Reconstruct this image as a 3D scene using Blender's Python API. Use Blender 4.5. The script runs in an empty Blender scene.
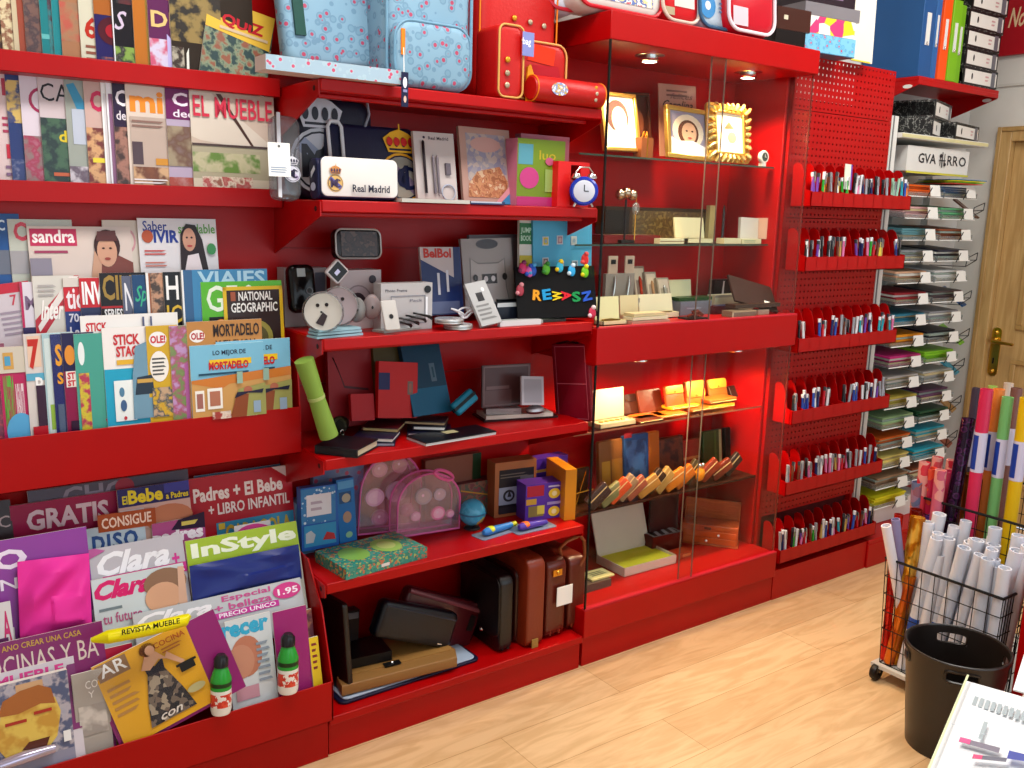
import bpy, bmesh, math, random
from mathutils import Vector, Matrix
random.seed(7)
S = bpy.context.scene
COL = S.collection
# ---------------------------------------------------------------- camera
F_PX, YAW, PITCH, ROLL = 909.685, math.radians(35.9735), math.radians(10.9226), math.radians(1.5798)
CAM = Vector((-1.8979, -2.1593, 1.53))
FW = Vector((math.sin(YAW)*math.cos(PITCH), math.cos(YAW)*math.cos(PITCH), -math.sin(PITCH)))
_rt = Vector((math.cos(YAW), -math.sin(YAW), 0)); _up = _rt.cross(FW)
RT = _rt*math.cos(ROLL)+_up*math.sin(ROLL); UP = -_rt*math.sin(ROLL)+_up*math.cos(ROLL)
cam = bpy.data.cameras.new('camera'); cam.sensor_width = 36; cam.lens = F_PX/1024*36; cam.clip_start = .02
camo = bpy.data.objects.new('camera', cam); COL.objects.link(camo)
camo.matrix_world = Matrix(((RT.x, UP.x, -FW.x, CAM.x), (RT.y, UP.y, -FW.y, CAM.y), (RT.z, UP.z, -FW.z, CAM.z), (0, 0, 0, 1)))
S.camera = camo
# ---------------------------------------------------------------- light and exposure
S.view_settings.view_transform = 'Standard'; S.view_settings.look = 'None'
S.view_settings.exposure = 0.12; S.view_settings.gamma = 1.0; S.view_settings.use_curve_mapping = False
W = bpy.data.worlds.new('world'); S.world = W; W.use_nodes = True
W.node_tree.nodes['Background'].inputs[0].default_value = (.75, .86, 1, 1)
W.node_tree.nodes['Background'].inputs[1].default_value = 1.0
def area(name, loc, rot, sx, sy, power, color=(1, 1, 1)):
    l = bpy.data.lights.new(name, 'AREA'); l.shape = 'RECTANGLE'; l.size = sx; l.size_y = sy; l.energy = power; l.color = color
    o = bpy.data.objects.new(name, l); COL.objects.link(o); o.location = loc; o.rotation_euler = rot
    return o
# daylight through the shop window in the wall opposite the shelving, and two ceiling fittings
area('window_daylight', (.1, -3.26, 1.35), (math.radians(90), 0, 0), 4.9, 1.9, 30, (.86, .93, 1))
area('ceiling_tube_light', (-.9, -.72, 2.955), (0, 0, 0), 1.3, .4, 38, (1, .97, .92))
area('ceiling_tube_light', (1.2, -.72, 2.955), (0, 0, 0), 1.3, .4, 34, (1, .97, .92))
def spot(loc, power, size=70, color=(1, .70, .38), aim=None, blend=.6, radius=.025):
    l = bpy.data.lights.new('halogen_light', 'SPOT'); l.energy = power; l.color = color; l.spot_size = math.radians(size); l.spot_blend = blend; l.shadow_soft_size = radius
    o = bpy.data.objects.new('halogen_light', l); COL.objects.link(o); o.location = loc
    if aim: o.rotation_euler = (Vector(aim)-Vector(loc)).to_track_quat('-Z', 'Y').to_euler()
    return o
spot((.29, .135, 2.0), 20, 125); spot((.79, .145, 2.0), 20, 125)
spot((.27, .085, 1.005), 17, 155, (1, .68, .38)); spot((.76, .085, 1.005), 17, 155, (1, .68, .38))

# ---------------------------------------------------------------- colours and materials
def lin(c):
    c /= 255.
    return c/12.92 if c <= .04045 else ((c+.055)/1.055)**2.4
def hexc(h):
    if isinstance(h, (tuple, list)): return (lin(h[0]), lin(h[1]), lin(h[2]), 1)
    return (lin(int(h[0:2], 16)), lin(int(h[2:4], 16)), lin(int(h[4:6], 16)), 1)
_m = {}
def M(h, rough=.5, metal=0., spec=.3, coat=0., bump=0., bscale=200.):
    k = (h, rough, metal, spec, coat, bump, bscale)
    if k in _m: return _m[k]
    m = bpy.data.materials.new('mat_%s' % str(h)); m.use_nodes = True
    nt = m.node_tree; b = nt.nodes['Principled BSDF']
    b.inputs['Roughness'].default_value = rough; b.inputs['Metallic'].default_value = metal
    b.inputs['Specular IOR Level'].default_value = spec; b.inputs['Coat Weight'].default_value = coat; b.inputs['Coat Roughness'].default_value = .12
    c = hexc(h)
    n = nt.nodes.new('ShaderNodeTexNoise'); n.inputs['Scale'].default_value = 9
    tc = nt.nodes.new('ShaderNodeTexCoord'); nt.links.new(tc.outputs['Object'], n.inputs['Vector'])
    mx = nt.nodes.new('ShaderNodeMix'); mx.data_type = 'RGBA'
    mx.inputs[6].default_value = (c[0]*.93, c[1]*.93, c[2]*.93, 1); mx.inputs[7].default_value = (min(1, c[0]*1.07), min(1, c[1]*1.07), min(1, c[2]*1.07), 1)
    nt.links.new(n.outputs['Fac'], mx.inputs[0]); nt.links.new(mx.outputs[2], b.inputs['Base Color'])
    if bump:
        n2 = nt.nodes.new('ShaderNodeTexNoise'); n2.inputs['Scale'].default_value = bscale; n2.inputs['Detail'].default_value = 4
        nt.links.new(tc.outputs['Object'], n2.inputs['Vector'])
        bp = nt.nodes.new('ShaderNodeBump'); bp.inputs['Strength'].default_value = bump; bp.inputs['Distance'].default_value = .002
        nt.links.new(n2.outputs['Fac'], bp.inputs['Height']); nt.links.new(bp.outputs['Normal'], b.inputs['Normal'])
    _m[k] = m
    return m
def MN(cols, scale=30., rough=.35, kind='noise', stretch=(1, 1, 1), sharp=True, metal=0., off=0., coat=0.):
    """printed picture or pattern: procedural patches of the given colours"""
    k = ('n', tuple(cols), scale, rough, kind, stretch, sharp, metal, off, coat)
    if k in _m: return _m[k]
    m = bpy.data.materials.new('print_%s' % cols[0]); m.use_nodes = True
    nt = m.node_tree; b = nt.nodes['Principled BSDF']; b.inputs['Roughness'].default_value = rough; b.inputs['Metallic'].default_value = metal
    b.inputs['Coat Weight'].default_value = coat
    tc = nt.nodes.new('ShaderNodeTexCoord'); mp = nt.nodes.new('ShaderNodeMapping'); mp.inputs['Scale'].default_value = stretch
    mp.inputs['Location'].default_value = (off, off*.7, 0)
    nt.links.new(tc.outputs['Object'], mp.inputs['Vector'])
    if kind == 'noise':
        n = nt.nodes.new('ShaderNodeTexNoise'); n.inputs['Scale'].default_value = scale; n.inputs['Detail'].default_value = 3; out = n.outputs['Fac']
        lo, hi = .34, .66
    elif kind == 'cell':
        n = nt.nodes.new('ShaderNodeTexVoronoi'); n.inputs['Scale'].default_value = scale; s = nt.nodes.new('ShaderNodeSeparateColor')
        nt.links.new(n.outputs['Color'], s.inputs[0]); out = s.outputs[0]; lo, hi = 0, 1
    elif kind == 'dots':
        n = nt.nodes.new('ShaderNodeTexVoronoi'); n.inputs['Scale'].default_value = scale; out = n.outputs['Distance']; lo, hi = .1, .62
    else:
        n = nt.nodes.new('ShaderNodeTexWave'); n.inputs['Scale'].default_value = scale; n.inputs['Distortion'].default_value = 1.5; out = n.outputs['Fac']; lo, hi = 0, 1
    nt.links.new(mp.outputs[0], n.inputs['Vector'])
    r = nt.nodes.new('ShaderNodeValToRGB'); cr = r.color_ramp; cr.interpolation = 'CONSTANT' if sharp else 'LINEAR'
    while len(cr.elements) > 1: cr.elements.remove(cr.elements[-1])
    cr.elements[0].position = 0; cr.elements[0].color = hexc(cols[0])
    for i, c in enumerate(cols[1:], 1):
        e = cr.elements.new(lo+(hi-lo)*i/len(cols)); e.color = hexc(c)
    nt.links.new(out, r.inputs[0]); nt.links.new(r.outputs[0], b.inputs['Base Color'])
    _m[k] = m
    return m
def glassy(name, tint, strength, rough=.03, ior=1.45, base=.04, k=.7):
    """clear sheet: what lies behind shows through, with a fresnel reflection and a little body colour"""
    kk = k; k = ('g', name)
    if k in _m: return _m[k]
    m = bpy.data.materials.new(name); m.use_nodes = True; nt = m.node_tree
    for n in list(nt.nodes): nt.nodes.remove(n)
    o = nt.nodes.new('ShaderNodeOutputMaterial'); t = nt.nodes.new('ShaderNodeBsdfTransparent'); t.inputs[0].default_value = (*hexc(tint)[:3], 1)
    g = nt.nodes.new('ShaderNodeBsdfGlossy'); g.inputs['Roughness'].default_value = rough
    lw = nt.nodes.new('ShaderNodeLayerWeight'); lw.inputs[0].default_value = .5
    pw = nt.nodes.new('ShaderNodeMath'); pw.operation = 'POWER'; pw.inputs[1].default_value = 4; nt.links.new(lw.outputs['Facing'], pw.inputs[0])
    f = nt.nodes.new('ShaderNodeMath'); f.operation = 'MULTIPLY_ADD'; f.inputs[1].default_value = kk; f.inputs[2].default_value = base; nt.links.new(pw.outputs[0], f.inputs[0])
    d = nt.nodes.new('ShaderNodeBsdfDiffuse'); d.inputs[0].default_value = (*hexc(tint)[:3], 1)
    m1 = nt.nodes.new('ShaderNodeMixShader'); m1.inputs[0].default_value = strength
    nt.links.new(t.outputs[0], m1.inputs[1]); nt.links.new(d.outputs[0], m1.inputs[2])
    m2 = nt.nodes.new('ShaderNodeMixShader'); nt.links.new(f.outputs[0], m2.inputs[0]); nt.links.new(m1.outputs[0], m2.inputs[1]); nt.links.new(g.outputs[0], m2.inputs[2])
    nt.links.new(m2.outputs[0], o.inputs[0]); _m[k] = m
    return m
def emis(name, col, st):
    m = bpy.data.materials.new(name); m.use_nodes = True; b = m.node_tree.nodes['Principled BSDF']
    b.inputs['Base Color'].default_value = hexc(col); b.inputs['Emission Color'].default_value = hexc(col); b.inputs['Emission Strength'].default_value = st
    return m
RED = M('a60204', .36, 0, .22, .0); GLASS = glassy('clear_glass', 'fbfdfc', .0, .02, base=.008, k=.4); FILM = glassy('clear_film', 'ffffff', .004, .08, base=.01, k=.35)
CHROME = M('d8d8d8', .2, 1.); STEEL = M('9a9a9c', .35, 1.); GOLD = M('d8a040', .25, 1.); BLACK = M('0c0c0e', .4); WHITE = M('eeeeea', .5)

# ---------------------------------------------------------------- mesh helpers
class B:
    """collects shapes, then links them as ONE mesh object"""
    def __init__(s): s.v = []; s.f = []; s.m = []; s.mats = []; s.sm = []
    def mi(s, m):
        if m not in s.mats: s.mats.append(m)
        return s.mats.index(m)
    def add(s, vs, fs, m, T=None, smooth=False):
        o = len(s.v); i = s.mi(m)
        for v in vs:
            v = Vector(v)
            s.v.append(tuple(T @ v) if T else tuple(v))
        for f in fs: s.f.append(tuple(a+o for a in f)); s.m.append(i); s.sm.append(smooth)
        return s
    def box(s, a, b, m, T=None):
        (x0, y0, z0), (x1, y1, z1) = a, b
        return s.add([(x0, y0, z0), (x1, y0, z0), (x1, y1, z0), (x0, y1, z0), (x0, y0, z1), (x1, y0, z1), (x1, y1, z1), (x0, y1, z1)],
                     [(0, 3, 2, 1), (4, 5, 6, 7), (0, 1, 5, 4), (1, 2, 6, 5), (2, 3, 7, 6), (3, 0, 4, 7)], m, T)
    def prism(s, pts, z0, z1, m, T=None, mside=None, smooth=False):
        """polygon in local xy pulled from z0 to z1"""
        n = len(pts)
        s.add([(x, y, z0) for x, y in pts]+[(x, y, z1) for x, y in pts], [tuple(reversed(range(n))), tuple(range(n, 2*n))], m, T)
        return s.add([(x, y, z0) for x, y in pts]+[(x, y, z1) for x, y in pts], [(i, (i+1) % n, n+(i+1) % n, n+i) for i in range(n)], mside or m, T, smooth)
    def pillow(s, pts, z0, z1, bev, m, T=None, steps=3):
        """polygon pulled from z0 to z1 with rounded front and back edges"""
        n = len(pts); cx = sum(p[0] for p in pts)/n; cy = sum(p[1] for p in pts)/n
        ex = max(abs(p[0]-cx) for p in pts); ey = max(abs(p[1]-cy) for p in pts)
        rings = []
        for k in range(steps+1):
            a = k/steps*math.pi/2; rings.append((1-math.sin(a), z0+bev*(1-math.cos(a))))
        rings = [(q, z) for q, z in rings]+[(q, z1-(z-z0)) for q, z in reversed(rings)]
        vs = []
        for q, z in rings:
            fx = (ex-bev*q)/ex; fy = (ey-bev*q)/ey
            vs += [(cx+(x-cx)*fx, cy+(y-cy)*fy, z) for x, y in pts]
        fs = [tuple(reversed(range(n))), tuple(range(n*(len(rings)-1), n*len(rings)))]
        for r in range(len(rings)-1):
            fs += [(r*n+i, r*n+(i+1) % n, (r+1)*n+(i+1) % n, (r+1)*n+i) for i in range(n)]
        return s.add(vs, fs, m, T, True)
    def tube(s, path, r, m, seg=8, closed=False, T=None, smooth=True, caps=True):
        P = [Vector(p) for p in path]; n = len(P); rr = r if isinstance(r, (list, tuple)) else [r]*n
        vs = []; nrm = None
        for i, p in enumerate(P):
            if closed: d = P[(i+1) % n]-P[i-1]
            else: d = P[min(i+1, n-1)]-P[max(i-1, 0)]
            d.normalize()
            if nrm is None:
                a = Vector((0, 0, 1)) if abs(d.z) < .9 else Vector((1, 0, 0)); nrm = d.cross(a).normalized()
            else: nrm = (nrm-d*nrm.dot(d)).normalized()
            bn = d.cross(nrm)
            vs += [tuple(p+(nrm*math.cos(2*math.pi*k/seg)+bn*math.sin(2*math.pi*k/seg))*rr[i]) for k in range(seg)]
        fs = []
        for i in range(n if closed else n-1):
            j = (i+1) % n
            fs += [(i*seg+k, i*seg+(k+1) % seg, j*seg+(k+1) % seg, j*seg+k) for k in range(seg)]
        if not closed and caps: fs += [tuple(reversed(range(seg))), tuple(range((n-1)*seg, n*seg))]
        return s.add(vs, fs, m, T, smooth)
    def lathe(s, prof, m, seg=24, T=None, smooth=True):
        n = len(prof); vs = []
        for k in range(seg):
            a = 2*math.pi*k/seg; vs += [(r*math.cos(a), r*math.sin(a), z) for r, z in prof]
        fs = [(k*n+i, ((k+1) % seg)*n+i, ((k+1) % seg)*n+i+1, k*n+i+1) for k in range(seg) for i in range(n-1)]
        return s.add(vs, fs, m, T, smooth)
    def ball(s, c, r, m, T=None, seg=16, sq=(1, 1, 1)):
        pr = [(max(1e-5, r*math.sin(math.pi*i/10)), -r*math.cos(math.pi*i/10)) for i in range(11)]
        L = Matrix.Translation(Vector(c)) @ Matrix.Diagonal((*sq, 1))
        return s.lathe(pr, m, seg, (T @ L) if T else L)
    def build(s, name, parent=None, mat=None, bevel=0, label=None, cat=None, group=None, kind=None):
        me = bpy.data.meshes.new(name); me.from_pydata(s.v, [], s.f)
        for m in s.mats: me.materials.append(m)
        me.polygons.foreach_set('material_index', s.m); me.polygons.foreach_set('use_smooth', s.sm); me.update(); me.set_sharp_from_angle(angle=math.radians(38))
        o = bpy.data.objects.new(name, me); COL.objects.link(o)
        if parent:
            o.parent = parent
            if parent.name in WINV: o.matrix_parent_inverse = WINV[parent.name]
        if mat is not None: o.matrix_basis = mat
        if bevel:
            b = o.modifiers.new('bevel', 'BEVEL'); b.width = bevel; b.segments = 2; b.limit_method = 'ANGLE'; b.angle_limit = math.radians(50)
        tag(o, label, cat, group, kind)
        return o
def tag(o, label=None, cat=None, group=None, kind=None):
    if label: o['label'] = label
    if cat: o['category'] = cat
    if group: o['group'] = group
    if kind: o['kind'] = kind
    return o
WINV = {}
def thing(name, label, cat, loc=(0, 0, 0), group=None, mat=None, world=False):
    o = bpy.data.objects.new(name, None); COL.objects.link(o); o.empty_display_size = .05
    if mat is not None: o.matrix_basis = mat
    else: o.location = loc
    if world: WINV[o.name] = Matrix.Translation(loc).inverted()   # its parts are built in room coordinates
    return tag(o, label, cat, group)
def rrect(x0, y0, x1, y1, r, n=5):
    out = []
    for cx, cy, a in ((x1-r, y0+r, -90), (x1-r, y1-r, 0), (x0+r, y1-r, 90), (x0+r, y0+r, 180)):
        for k in range(n+1):
            t = math.radians(a+90*k/n); out.append((cx+r*math.cos(t), cy+r*math.sin(t)))
    return out
def ell(cx, cy, rx, ry, n=20, a0=0, a1=360):
    full = abs(a1-a0) >= 360
    return [(cx+rx*math.cos(math.radians(a0+(a1-a0)*k/(n if full else n-1))), cy+ry*math.sin(math.radians(a0+(a1-a0)*k/(n if full else n-1)))) for k in range(n)]
# sight lines of the photograph, to read real positions off it on known planes of the shelving
def ray(px, py): return FW+RT*((px-512)/F_PX)-UP*((py-384)/F_PX)
def Y(px, py, y):
    d = ray(px, py); return CAM+d*((y-CAM.y)/d.y)
def Z(px, py, z):
    d = ray(px, py); return CAM+d*((z-CAM.z)/d.z)
def X(px, py, x):
    d = ray(px, py); return CAM+d*((x-CAM.x)/d.x)
def P(px, y, z):
    """point at distance y and height z that lies on picture column px"""
    t = (px-512)/F_PX; q = Vector((0, y, z))-CAM; q.x = 0
    n = RT-FW*t; return Vector((CAM.x-(q.dot(n))/n.x, y, z))
def frame(bl, br, tl):
    """matrix with origin bl, x towards br, y towards tl, z out of the face; returns matrix, width, height"""
    u = Vector(br)-Vector(bl); w = u.length; u.normalize(); v = Vector(tl)-Vector(bl); v -= u*v.dot(u); h = v.length; v.normalize(); n = u.cross(v)
    return Matrix(((u.x, v.x, n.x, bl[0]), (u.y, v.y, n.y, bl[1]), (u.z, v.z, n.z, bl[2]), (0, 0, 0, 1))), w, h
# lettering
_tx = {}
def glyphs(txt, bold, italic):
    k = (txt, bold, italic)
    if k in _tx: return _tx[k]
    c = bpy.data.curves.new('lettering', 'FONT'); c.body = txt; c.offset = .012*bold; c.shear = .35 if italic else 0; c.resolution_u = 2; c.fill_mode = 'FRONT'
    o = bpy.data.objects.new('lettering', c); COL.objects.link(o)
    bpy.context.view_layer.update()
    me = bpy.data.meshes.new_from_object(o.evaluated_get(bpy.context.evaluated_depsgraph_get()))
    vs = [(v.co.x, v.co.y) for v in me.vertices]; fs = [tuple(p.vertices) for p in me.polygons]
    bpy.data.objects.remove(o); bpy.data.curves.remove(c); bpy.data.meshes.remove(me)
    x0 = min(v[0] for v in vs); x1 = max(v[0] for v in vs); y0 = min(v[1] for v in vs); y1 = max(v[1] for v in vs)
    _tx[k] = ([((x-x0)/(x1-x0), (y-y0)/(y1-y0)) for x, y in vs], fs)
    return _tx[k]
def col2m(c, rough=.3):
    return c if isinstance(c, bpy.types.Material) else (MN(*c) if isinstance(c, tuple) else M(c, rough))
def draw(b, g, w, h, z=0., T=None, rough=.3, step=.0005):
    """print a list of flat marks on the face z of a board w x h (fractions of its size)"""
    for i, q in enumerate(g):
        k = q[0]; zz = z+step*(i+1)
        if k == 'r': _, x0, y0, x1, y1, c = q; pts = [(x0, y0), (x1, y0), (x1, y1), (x0, y1)]
        elif k == 'p': _, pts, c = q
        elif k == 'e': _, cx, cy, rx, ry, c = q; pts = ell(cx, cy, rx, ry)
        elif k == 'R':   # rounded outline ring
            _, x0, y0, x1, y1, t, c = q
            for a in ((x0, y0, x1, y0+t), (x0, y1-t, x1, y1), (x0, y0, x0+t*h/w, y1), (x1-t*h/w, y0, x1, y1)):
                draw(b, [('r', *a, c)], w, h, zz, T, rough, step)
            continue
        elif k == 't':
            _, txt, x0, y0, x1, y1, c = q[:7]; bold = q[7] if len(q) > 7 else 1; it = q[8] if len(q) > 8 else 0
            vs, fs = glyphs(txt, bold, it)
            b.add([((x0+(x1-x0)*a)*w, (y0+(y1-y0)*c2)*h, zz) for a, c2 in vs], fs, col2m(c, rough), T); continue
        elif k == 'l':   # n short lines of small print
            _, x0, y0, x1, y1, n, c = q; rn = random.Random(n*7+int(x0*100))
            for j in range(n):
                yy = y1-(y1-y0)*(j+.5)/n; t = (y1-y0)/n*.22
                b.add([(x0*w, (yy-t)*h, zz), ((x1-(x1-x0)*rn.random()*.4)*w, (yy-t)*h, zz), ((x1-(x1-x0)*.2)*w, (yy+t)*h, zz), (x0*w, (yy+t)*h, zz)], [(0, 1, 2, 3)], col2m(c, rough), T)
            continue
        elif k == 'head':  # head and shoulders: hair, face, body
            _, cx, cy, s, hair, skin, body = q; a = w/h
            draw(b, [('p', [(cx-.95*s, 0 if cy-2.2*s*a < 0 else cy-2.2*s*a), (cx+.95*s, 0 if cy-2.2*s*a < 0 else cy-2.2*s*a), (cx+.75*s, cy-.95*s*a), (cx+.2*s, cy-.6*s*a), (cx-.2*s, cy-.6*s*a), (cx-.75*s, cy-.95*s*a)], body),
                     ('e', cx, cy+.08*s*a, .58*s, .68*s*a, hair), ('e', cx, cy-.05*s*a, .42*s, .54*s*a, skin),
                     ('e', cx-.16*s, cy+.04*s*a, .06*s, .03*s*a, '402818'), ('e', cx+.16*s, cy+.04*s*a, .06*s, .03*s*a, '402818'), ('e', cx, cy-.3*s*a, .13*s, .045*s*a, 'b04040')], w, h, zz, T, rough, .00012)
            continue
        b.add([(x*w, y*h, zz) for x, y in pts], [tuple(range(len(pts)))], col2m(c, rough), T)
def board(name, label, cat, bl, br, tl, t, base, g=(), group=None, rough=.3, edge=None, parent=None, bevel=0, film=False, ext=0.):
    """a flat printed thing (magazine, box front, card): body of thickness t behind its face, reaching ext below bl"""
    T, w, h = frame(bl, br, tl); b = B()
    m = col2m(base, rough); e = edge or m
    b.box((0, -ext, -t), (w, h, 0), m)
    if edge:
        i = b.mi(e)
        for q in (2, 3, 4, 5): b.m[q] = i
    draw(b, list(g), w, h, 0, None, rough)
    if film: b.add([(0, 0, .005), (w, 0, .005), (w, h, .005), (0, h, .005)], [(0, 1, 2, 3)], FILM)
    return b.build(name, parent, T, bevel, label, cat, group)
PAGE = M('e6e2d8', .6)
def mag(label, l, r, ytop, ybot, y0, lean=.05, base='ffffff', g=(), tilt=0., t=.004, name='magazine', cat='magazine', group=None, **k):
    """magazine standing on its lower edge: left and right pixel of that edge, top and bottom pixel row of the left edge, distance plane, lean of the top"""
    bl = Y(l, ybot, y0); br = Vector((Y(r, ybot, y0).x, y0, bl.z)); zt = Y(l, ytop, y0+lean).z; d = zt-bl.z
    tl = Vector((bl.x+math.tan(math.radians(-tilt))*d, y0+lean, zt))
    br.z = bl.z+(br.x-bl.x)*math.tan(math.radians(tilt))
    return board(name, label, cat, bl, br, tl, t, base, g, group, edge=PAGE, **k)
def row(items, z0, y0, dy, lean, group, refpy, w=.21, h=.275, t=.0035):
    """fan of magazines, each a little in front of the one to its left"""
    for i, q in enumerate(items):
        px, base, g, label = q[:4]; ww = q[4] if len(q) > 4 else w; hh = q[5] if len(q) > 5 else h
        y = y0-i*dy; x = Y(px, refpy(px), y).x
        board('magazine', label, 'magazine', (x, y, z0), (x+ww, y, z0), (x-.004, y+lean, z0+math.sqrt(hh*hh-lean*lean)), t, base, g, group, edge=PAGE)
def quad(label, name, cat, bl, br, tl, y0, y1, t, base, g=(), **k):
    return board(name, label, cat, Y(*bl, y0), Y(*br, y0), Y(*tl, y1), t, base, g, **k)
def quadt(label, name, cat, tl, tr, bl, y1, y0, t, base, g=(), **k):
    """as quad, from its top edge and its lower left corner"""
    A, Bq, C2 = Y(*tl, y1), Y(*tr, y1), Y(*bl, y0); u = (Bq-A); w = u.length; u.normalize(); v = A-C2; v -= u*v.dot(u)
    o = A-v
    return board(name, label, cat, o, o+u*w, A, t, base, g, **k)
RX90 = Matrix.Rotation(math.radians(90), 4, 'X')
def lay(fl, fr):
    """matrix with origin fl, x towards fr, y away from the viewer, z up"""
    fl = Vector(fl); fr = Vector(fr); u = fr-fl; u.z = 0; w = u.length; u.normalize(); a = Vector((-u.y, u.x, 0))
    return Matrix(((u.x, a.x, 0, fl.x), (u.y, a.y, 0, fl.y), (0, 0, 1, fl.z), (0, 0, 0, 1))), w
def boxon(name, label, cat, fl, fr, z, d, h, base, front=(), top=(), left=(), bevel=.002, group=None, parent=None, rough=.35, world=None):
    """box standing at height z: fl, fr are the pixels (or points) of its lower front edge"""
    if len(fl) == 2: fl = Z(*fl, z); fr = Z(*fr, z)
    L, w = lay(fl, fr); L[2][3] = z; m = col2m(base, rough)
    b = B(); b.box((0, 0, 0), (w, d, h), m)
    if front: draw(b, front, w, h, 0, RX90, rough)
    if top: draw(b, top, w, d, 0, Matrix.Translation((0, 0, h)), rough)
    if left: draw(b, left, d, h, 0, Matrix(((0, 0, -1, 0), (-1, 0, 0, d), (0, 1, 0, 0), (0, 0, 0, 1))), rough)
    return b.build(name, parent, L, 0, label, cat, group)
def copy_tree(o, parent=None, mat=None, label=None):
    c = o.copy(); COL.objects.link(c)
    if parent: c.parent = parent
    if mat is not None: c.matrix_basis = mat
    if label: c['label'] = label
    for ch in o.children:
        d = ch.copy(); COL.objects.link(d); d.parent = c
        for g in ch.children:
            e = g.copy(); COL.objects.link(e); e.parent = d
    return c
# ================================================================ the room
def floor_mat():
    m = bpy.data.materials.new('laminate_floor'); m.use_nodes = True; nt = m.node_tree; b = nt.nodes['Principled BSDF']
    L = nt.links.new; N = nt.nodes.new
    tc = N('ShaderNodeTexCoord'); mp = N('ShaderNodeMapping'); L(tc.outputs['Object'], mp.inputs[0])
    mp.inputs['Rotation'].default_value = (0, 0, 0)
    br = N('ShaderNodeTexBrick'); br.offset = .37; br.inputs['Scale'].default_value = 1; br.inputs['Brick Width'].default_value = 1.28; br.inputs['Row Height'].default_value = .19
    br.inputs['Mortar Size'].default_value = .0012; br.inputs['Color1'].default_value = hexc('cfa97c'); br.inputs['Color2'].default_value = hexc('dab98e'); br.inputs['Mortar'].default_value = hexc('b08a5c')
    L(mp.outputs[0], br.inputs[0])
    mp2 = N('ShaderNodeMapping'); mp2.inputs['Scale'].default_value = (1.6, 9, 1); L(tc.outputs['Object'], mp2.inputs[0])
    n = N('ShaderNodeTexNoise'); n.inputs['Scale'].default_value = 2.2; n.inputs['Detail'].default_value = 6; n.inputs['Distortion'].default_value = 1.6; L(mp2.outputs[0], n.inputs[0])
    r = N('ShaderNodeValToRGB'); r.color_ramp.elements[0].position = .38; r.color_ramp.elements[0].color = (.80, .74, .66, 1); r.color_ramp.elements[1].position = .6; r.color_ramp.elements[1].color = (1, 1, 1, 1)
    L(n.outputs['Fac'], r.inputs[0])
    mx = N('ShaderNodeMix'); mx.data_type = 'RGBA'; mx.blend_type = 'MULTIPLY'; mx.inputs[0].default_value = .8; L(br.outputs[0], mx.inputs[6]); L(r.outputs[0], mx.inputs[7])
    L(mx.outputs[2], b.inputs['Base Color']); b.inputs['Roughness'].default_value = .33
    return m
def wallmat(h):
    return M(h, .8, 0, .3, 0, .25, 60)
RX, WY, FY, LX, CH = 2.8, .40, -3.3, -2.7, 3.0
B().box((LX, FY, -.05), (RX, WY, 0), floor_mat()).build('floor', kind='structure')
B().box((LX, FY, CH), (RX, WY, CH+.05), wallmat('efece6')).build('ceiling', kind='structure')
B().box((LX-.1, WY, -.05), (RX+.1, WY+.1, CH+.05), wallmat('cfccc6')).build('wall_back', kind='structure')
DY0, DY1, DZ = -.68, .235, 1.99     # door opening with its frame
b = B().box((RX, FY, -.05), (RX+.1, DY0, CH+.05), wallmat('cbc7bf')).box((RX, DY1, -.05), (RX+.1, WY, CH+.05), wallmat('cbc7bf')).box((RX, DY0, DZ), (RX+.1, DY1, CH+.05), wallmat('cbc7bf'))
b.build('wall_right', kind='structure')
B().box((LX-.1, FY, -.05), (LX, WY, CH+.05), wallmat('cfccc6')).build('wall_left', kind='structure')
wx0, wx1, wz0, wz1 = -2.4, 2.6, .35, 2.4
w = wallmat('e0ded8')
B().box((LX-.1, FY-.1, -.05), (wx0, FY, CH+.05), w).box((wx1, FY-.1, -.05), (RX+.1, FY, CH+.05), w).box((wx0, FY-.1, -.05), (wx1, FY, wz0), w).box((wx0, FY-.1, wz1), (wx1, FY, CH+.05), w).build('wall_front', kind='structure')
wn = B()
for x in (wx0, (wx0+wx1)/2-.02, wx1-.04): wn.box((x, FY-.08, wz0), (x+.04, FY-.02, wz1), M('8a8c90', .4, .6))
for z in (wz0, wz1-.04): wn.box((wx0, FY-.08, z), (wx1, FY-.02, z+.04), M('8a8c90', .4, .6))
wn.box((wx0, FY-.052, wz0), (wx1, FY-.048, wz1), GLASS)
wn.build('window_1', kind='structure')
# wooden door in the right wall
def woodmat(a, b_, sc=(18, 18, 1.6), rough=.4):
    m = bpy.data.materials.new('wood_%s' % a); m.use_nodes = True; nt = m.node_tree; b = nt.nodes['Principled BSDF']
    tc = nt.nodes.new('ShaderNodeTexCoord'); mp = nt.nodes.new('ShaderNodeMapping'); mp.inputs['Scale'].default_value = sc; nt.links.new(tc.outputs['Object'], mp.inputs[0])
    n = nt.nodes.new('ShaderNodeTexNoise'); n.inputs['Scale'].default_value = 3; n.inputs['Detail'].default_value = 5; n.inputs['Distortion'].default_value = .6; nt.links.new(mp.outputs[0], n.inputs[0])
    r = nt.nodes.new('ShaderNodeValToRGB'); r.color_ramp.elements[0].position = .35; r.color_ramp.elements[0].color = hexc(a); r.color_ramp.elements[1].position = .65; r.color_ramp.elements[1].color = hexc(b_)
    nt.links.new(n.outputs['Fac'], r.inputs[0]); nt.links.new(r.outputs[0], b.inputs['Base Color']); b.inputs['Roughness'].default_value = rough
    return m
OAK = woodmat('a88450', 'bc9a64'); OAKD = woodmat('9a7844', 'b08c56')
dr = B()
dr.box((RX+.02, DY0+.07, 0), (RX+.06, DY1-.07, DZ-.07), OAK)
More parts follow.
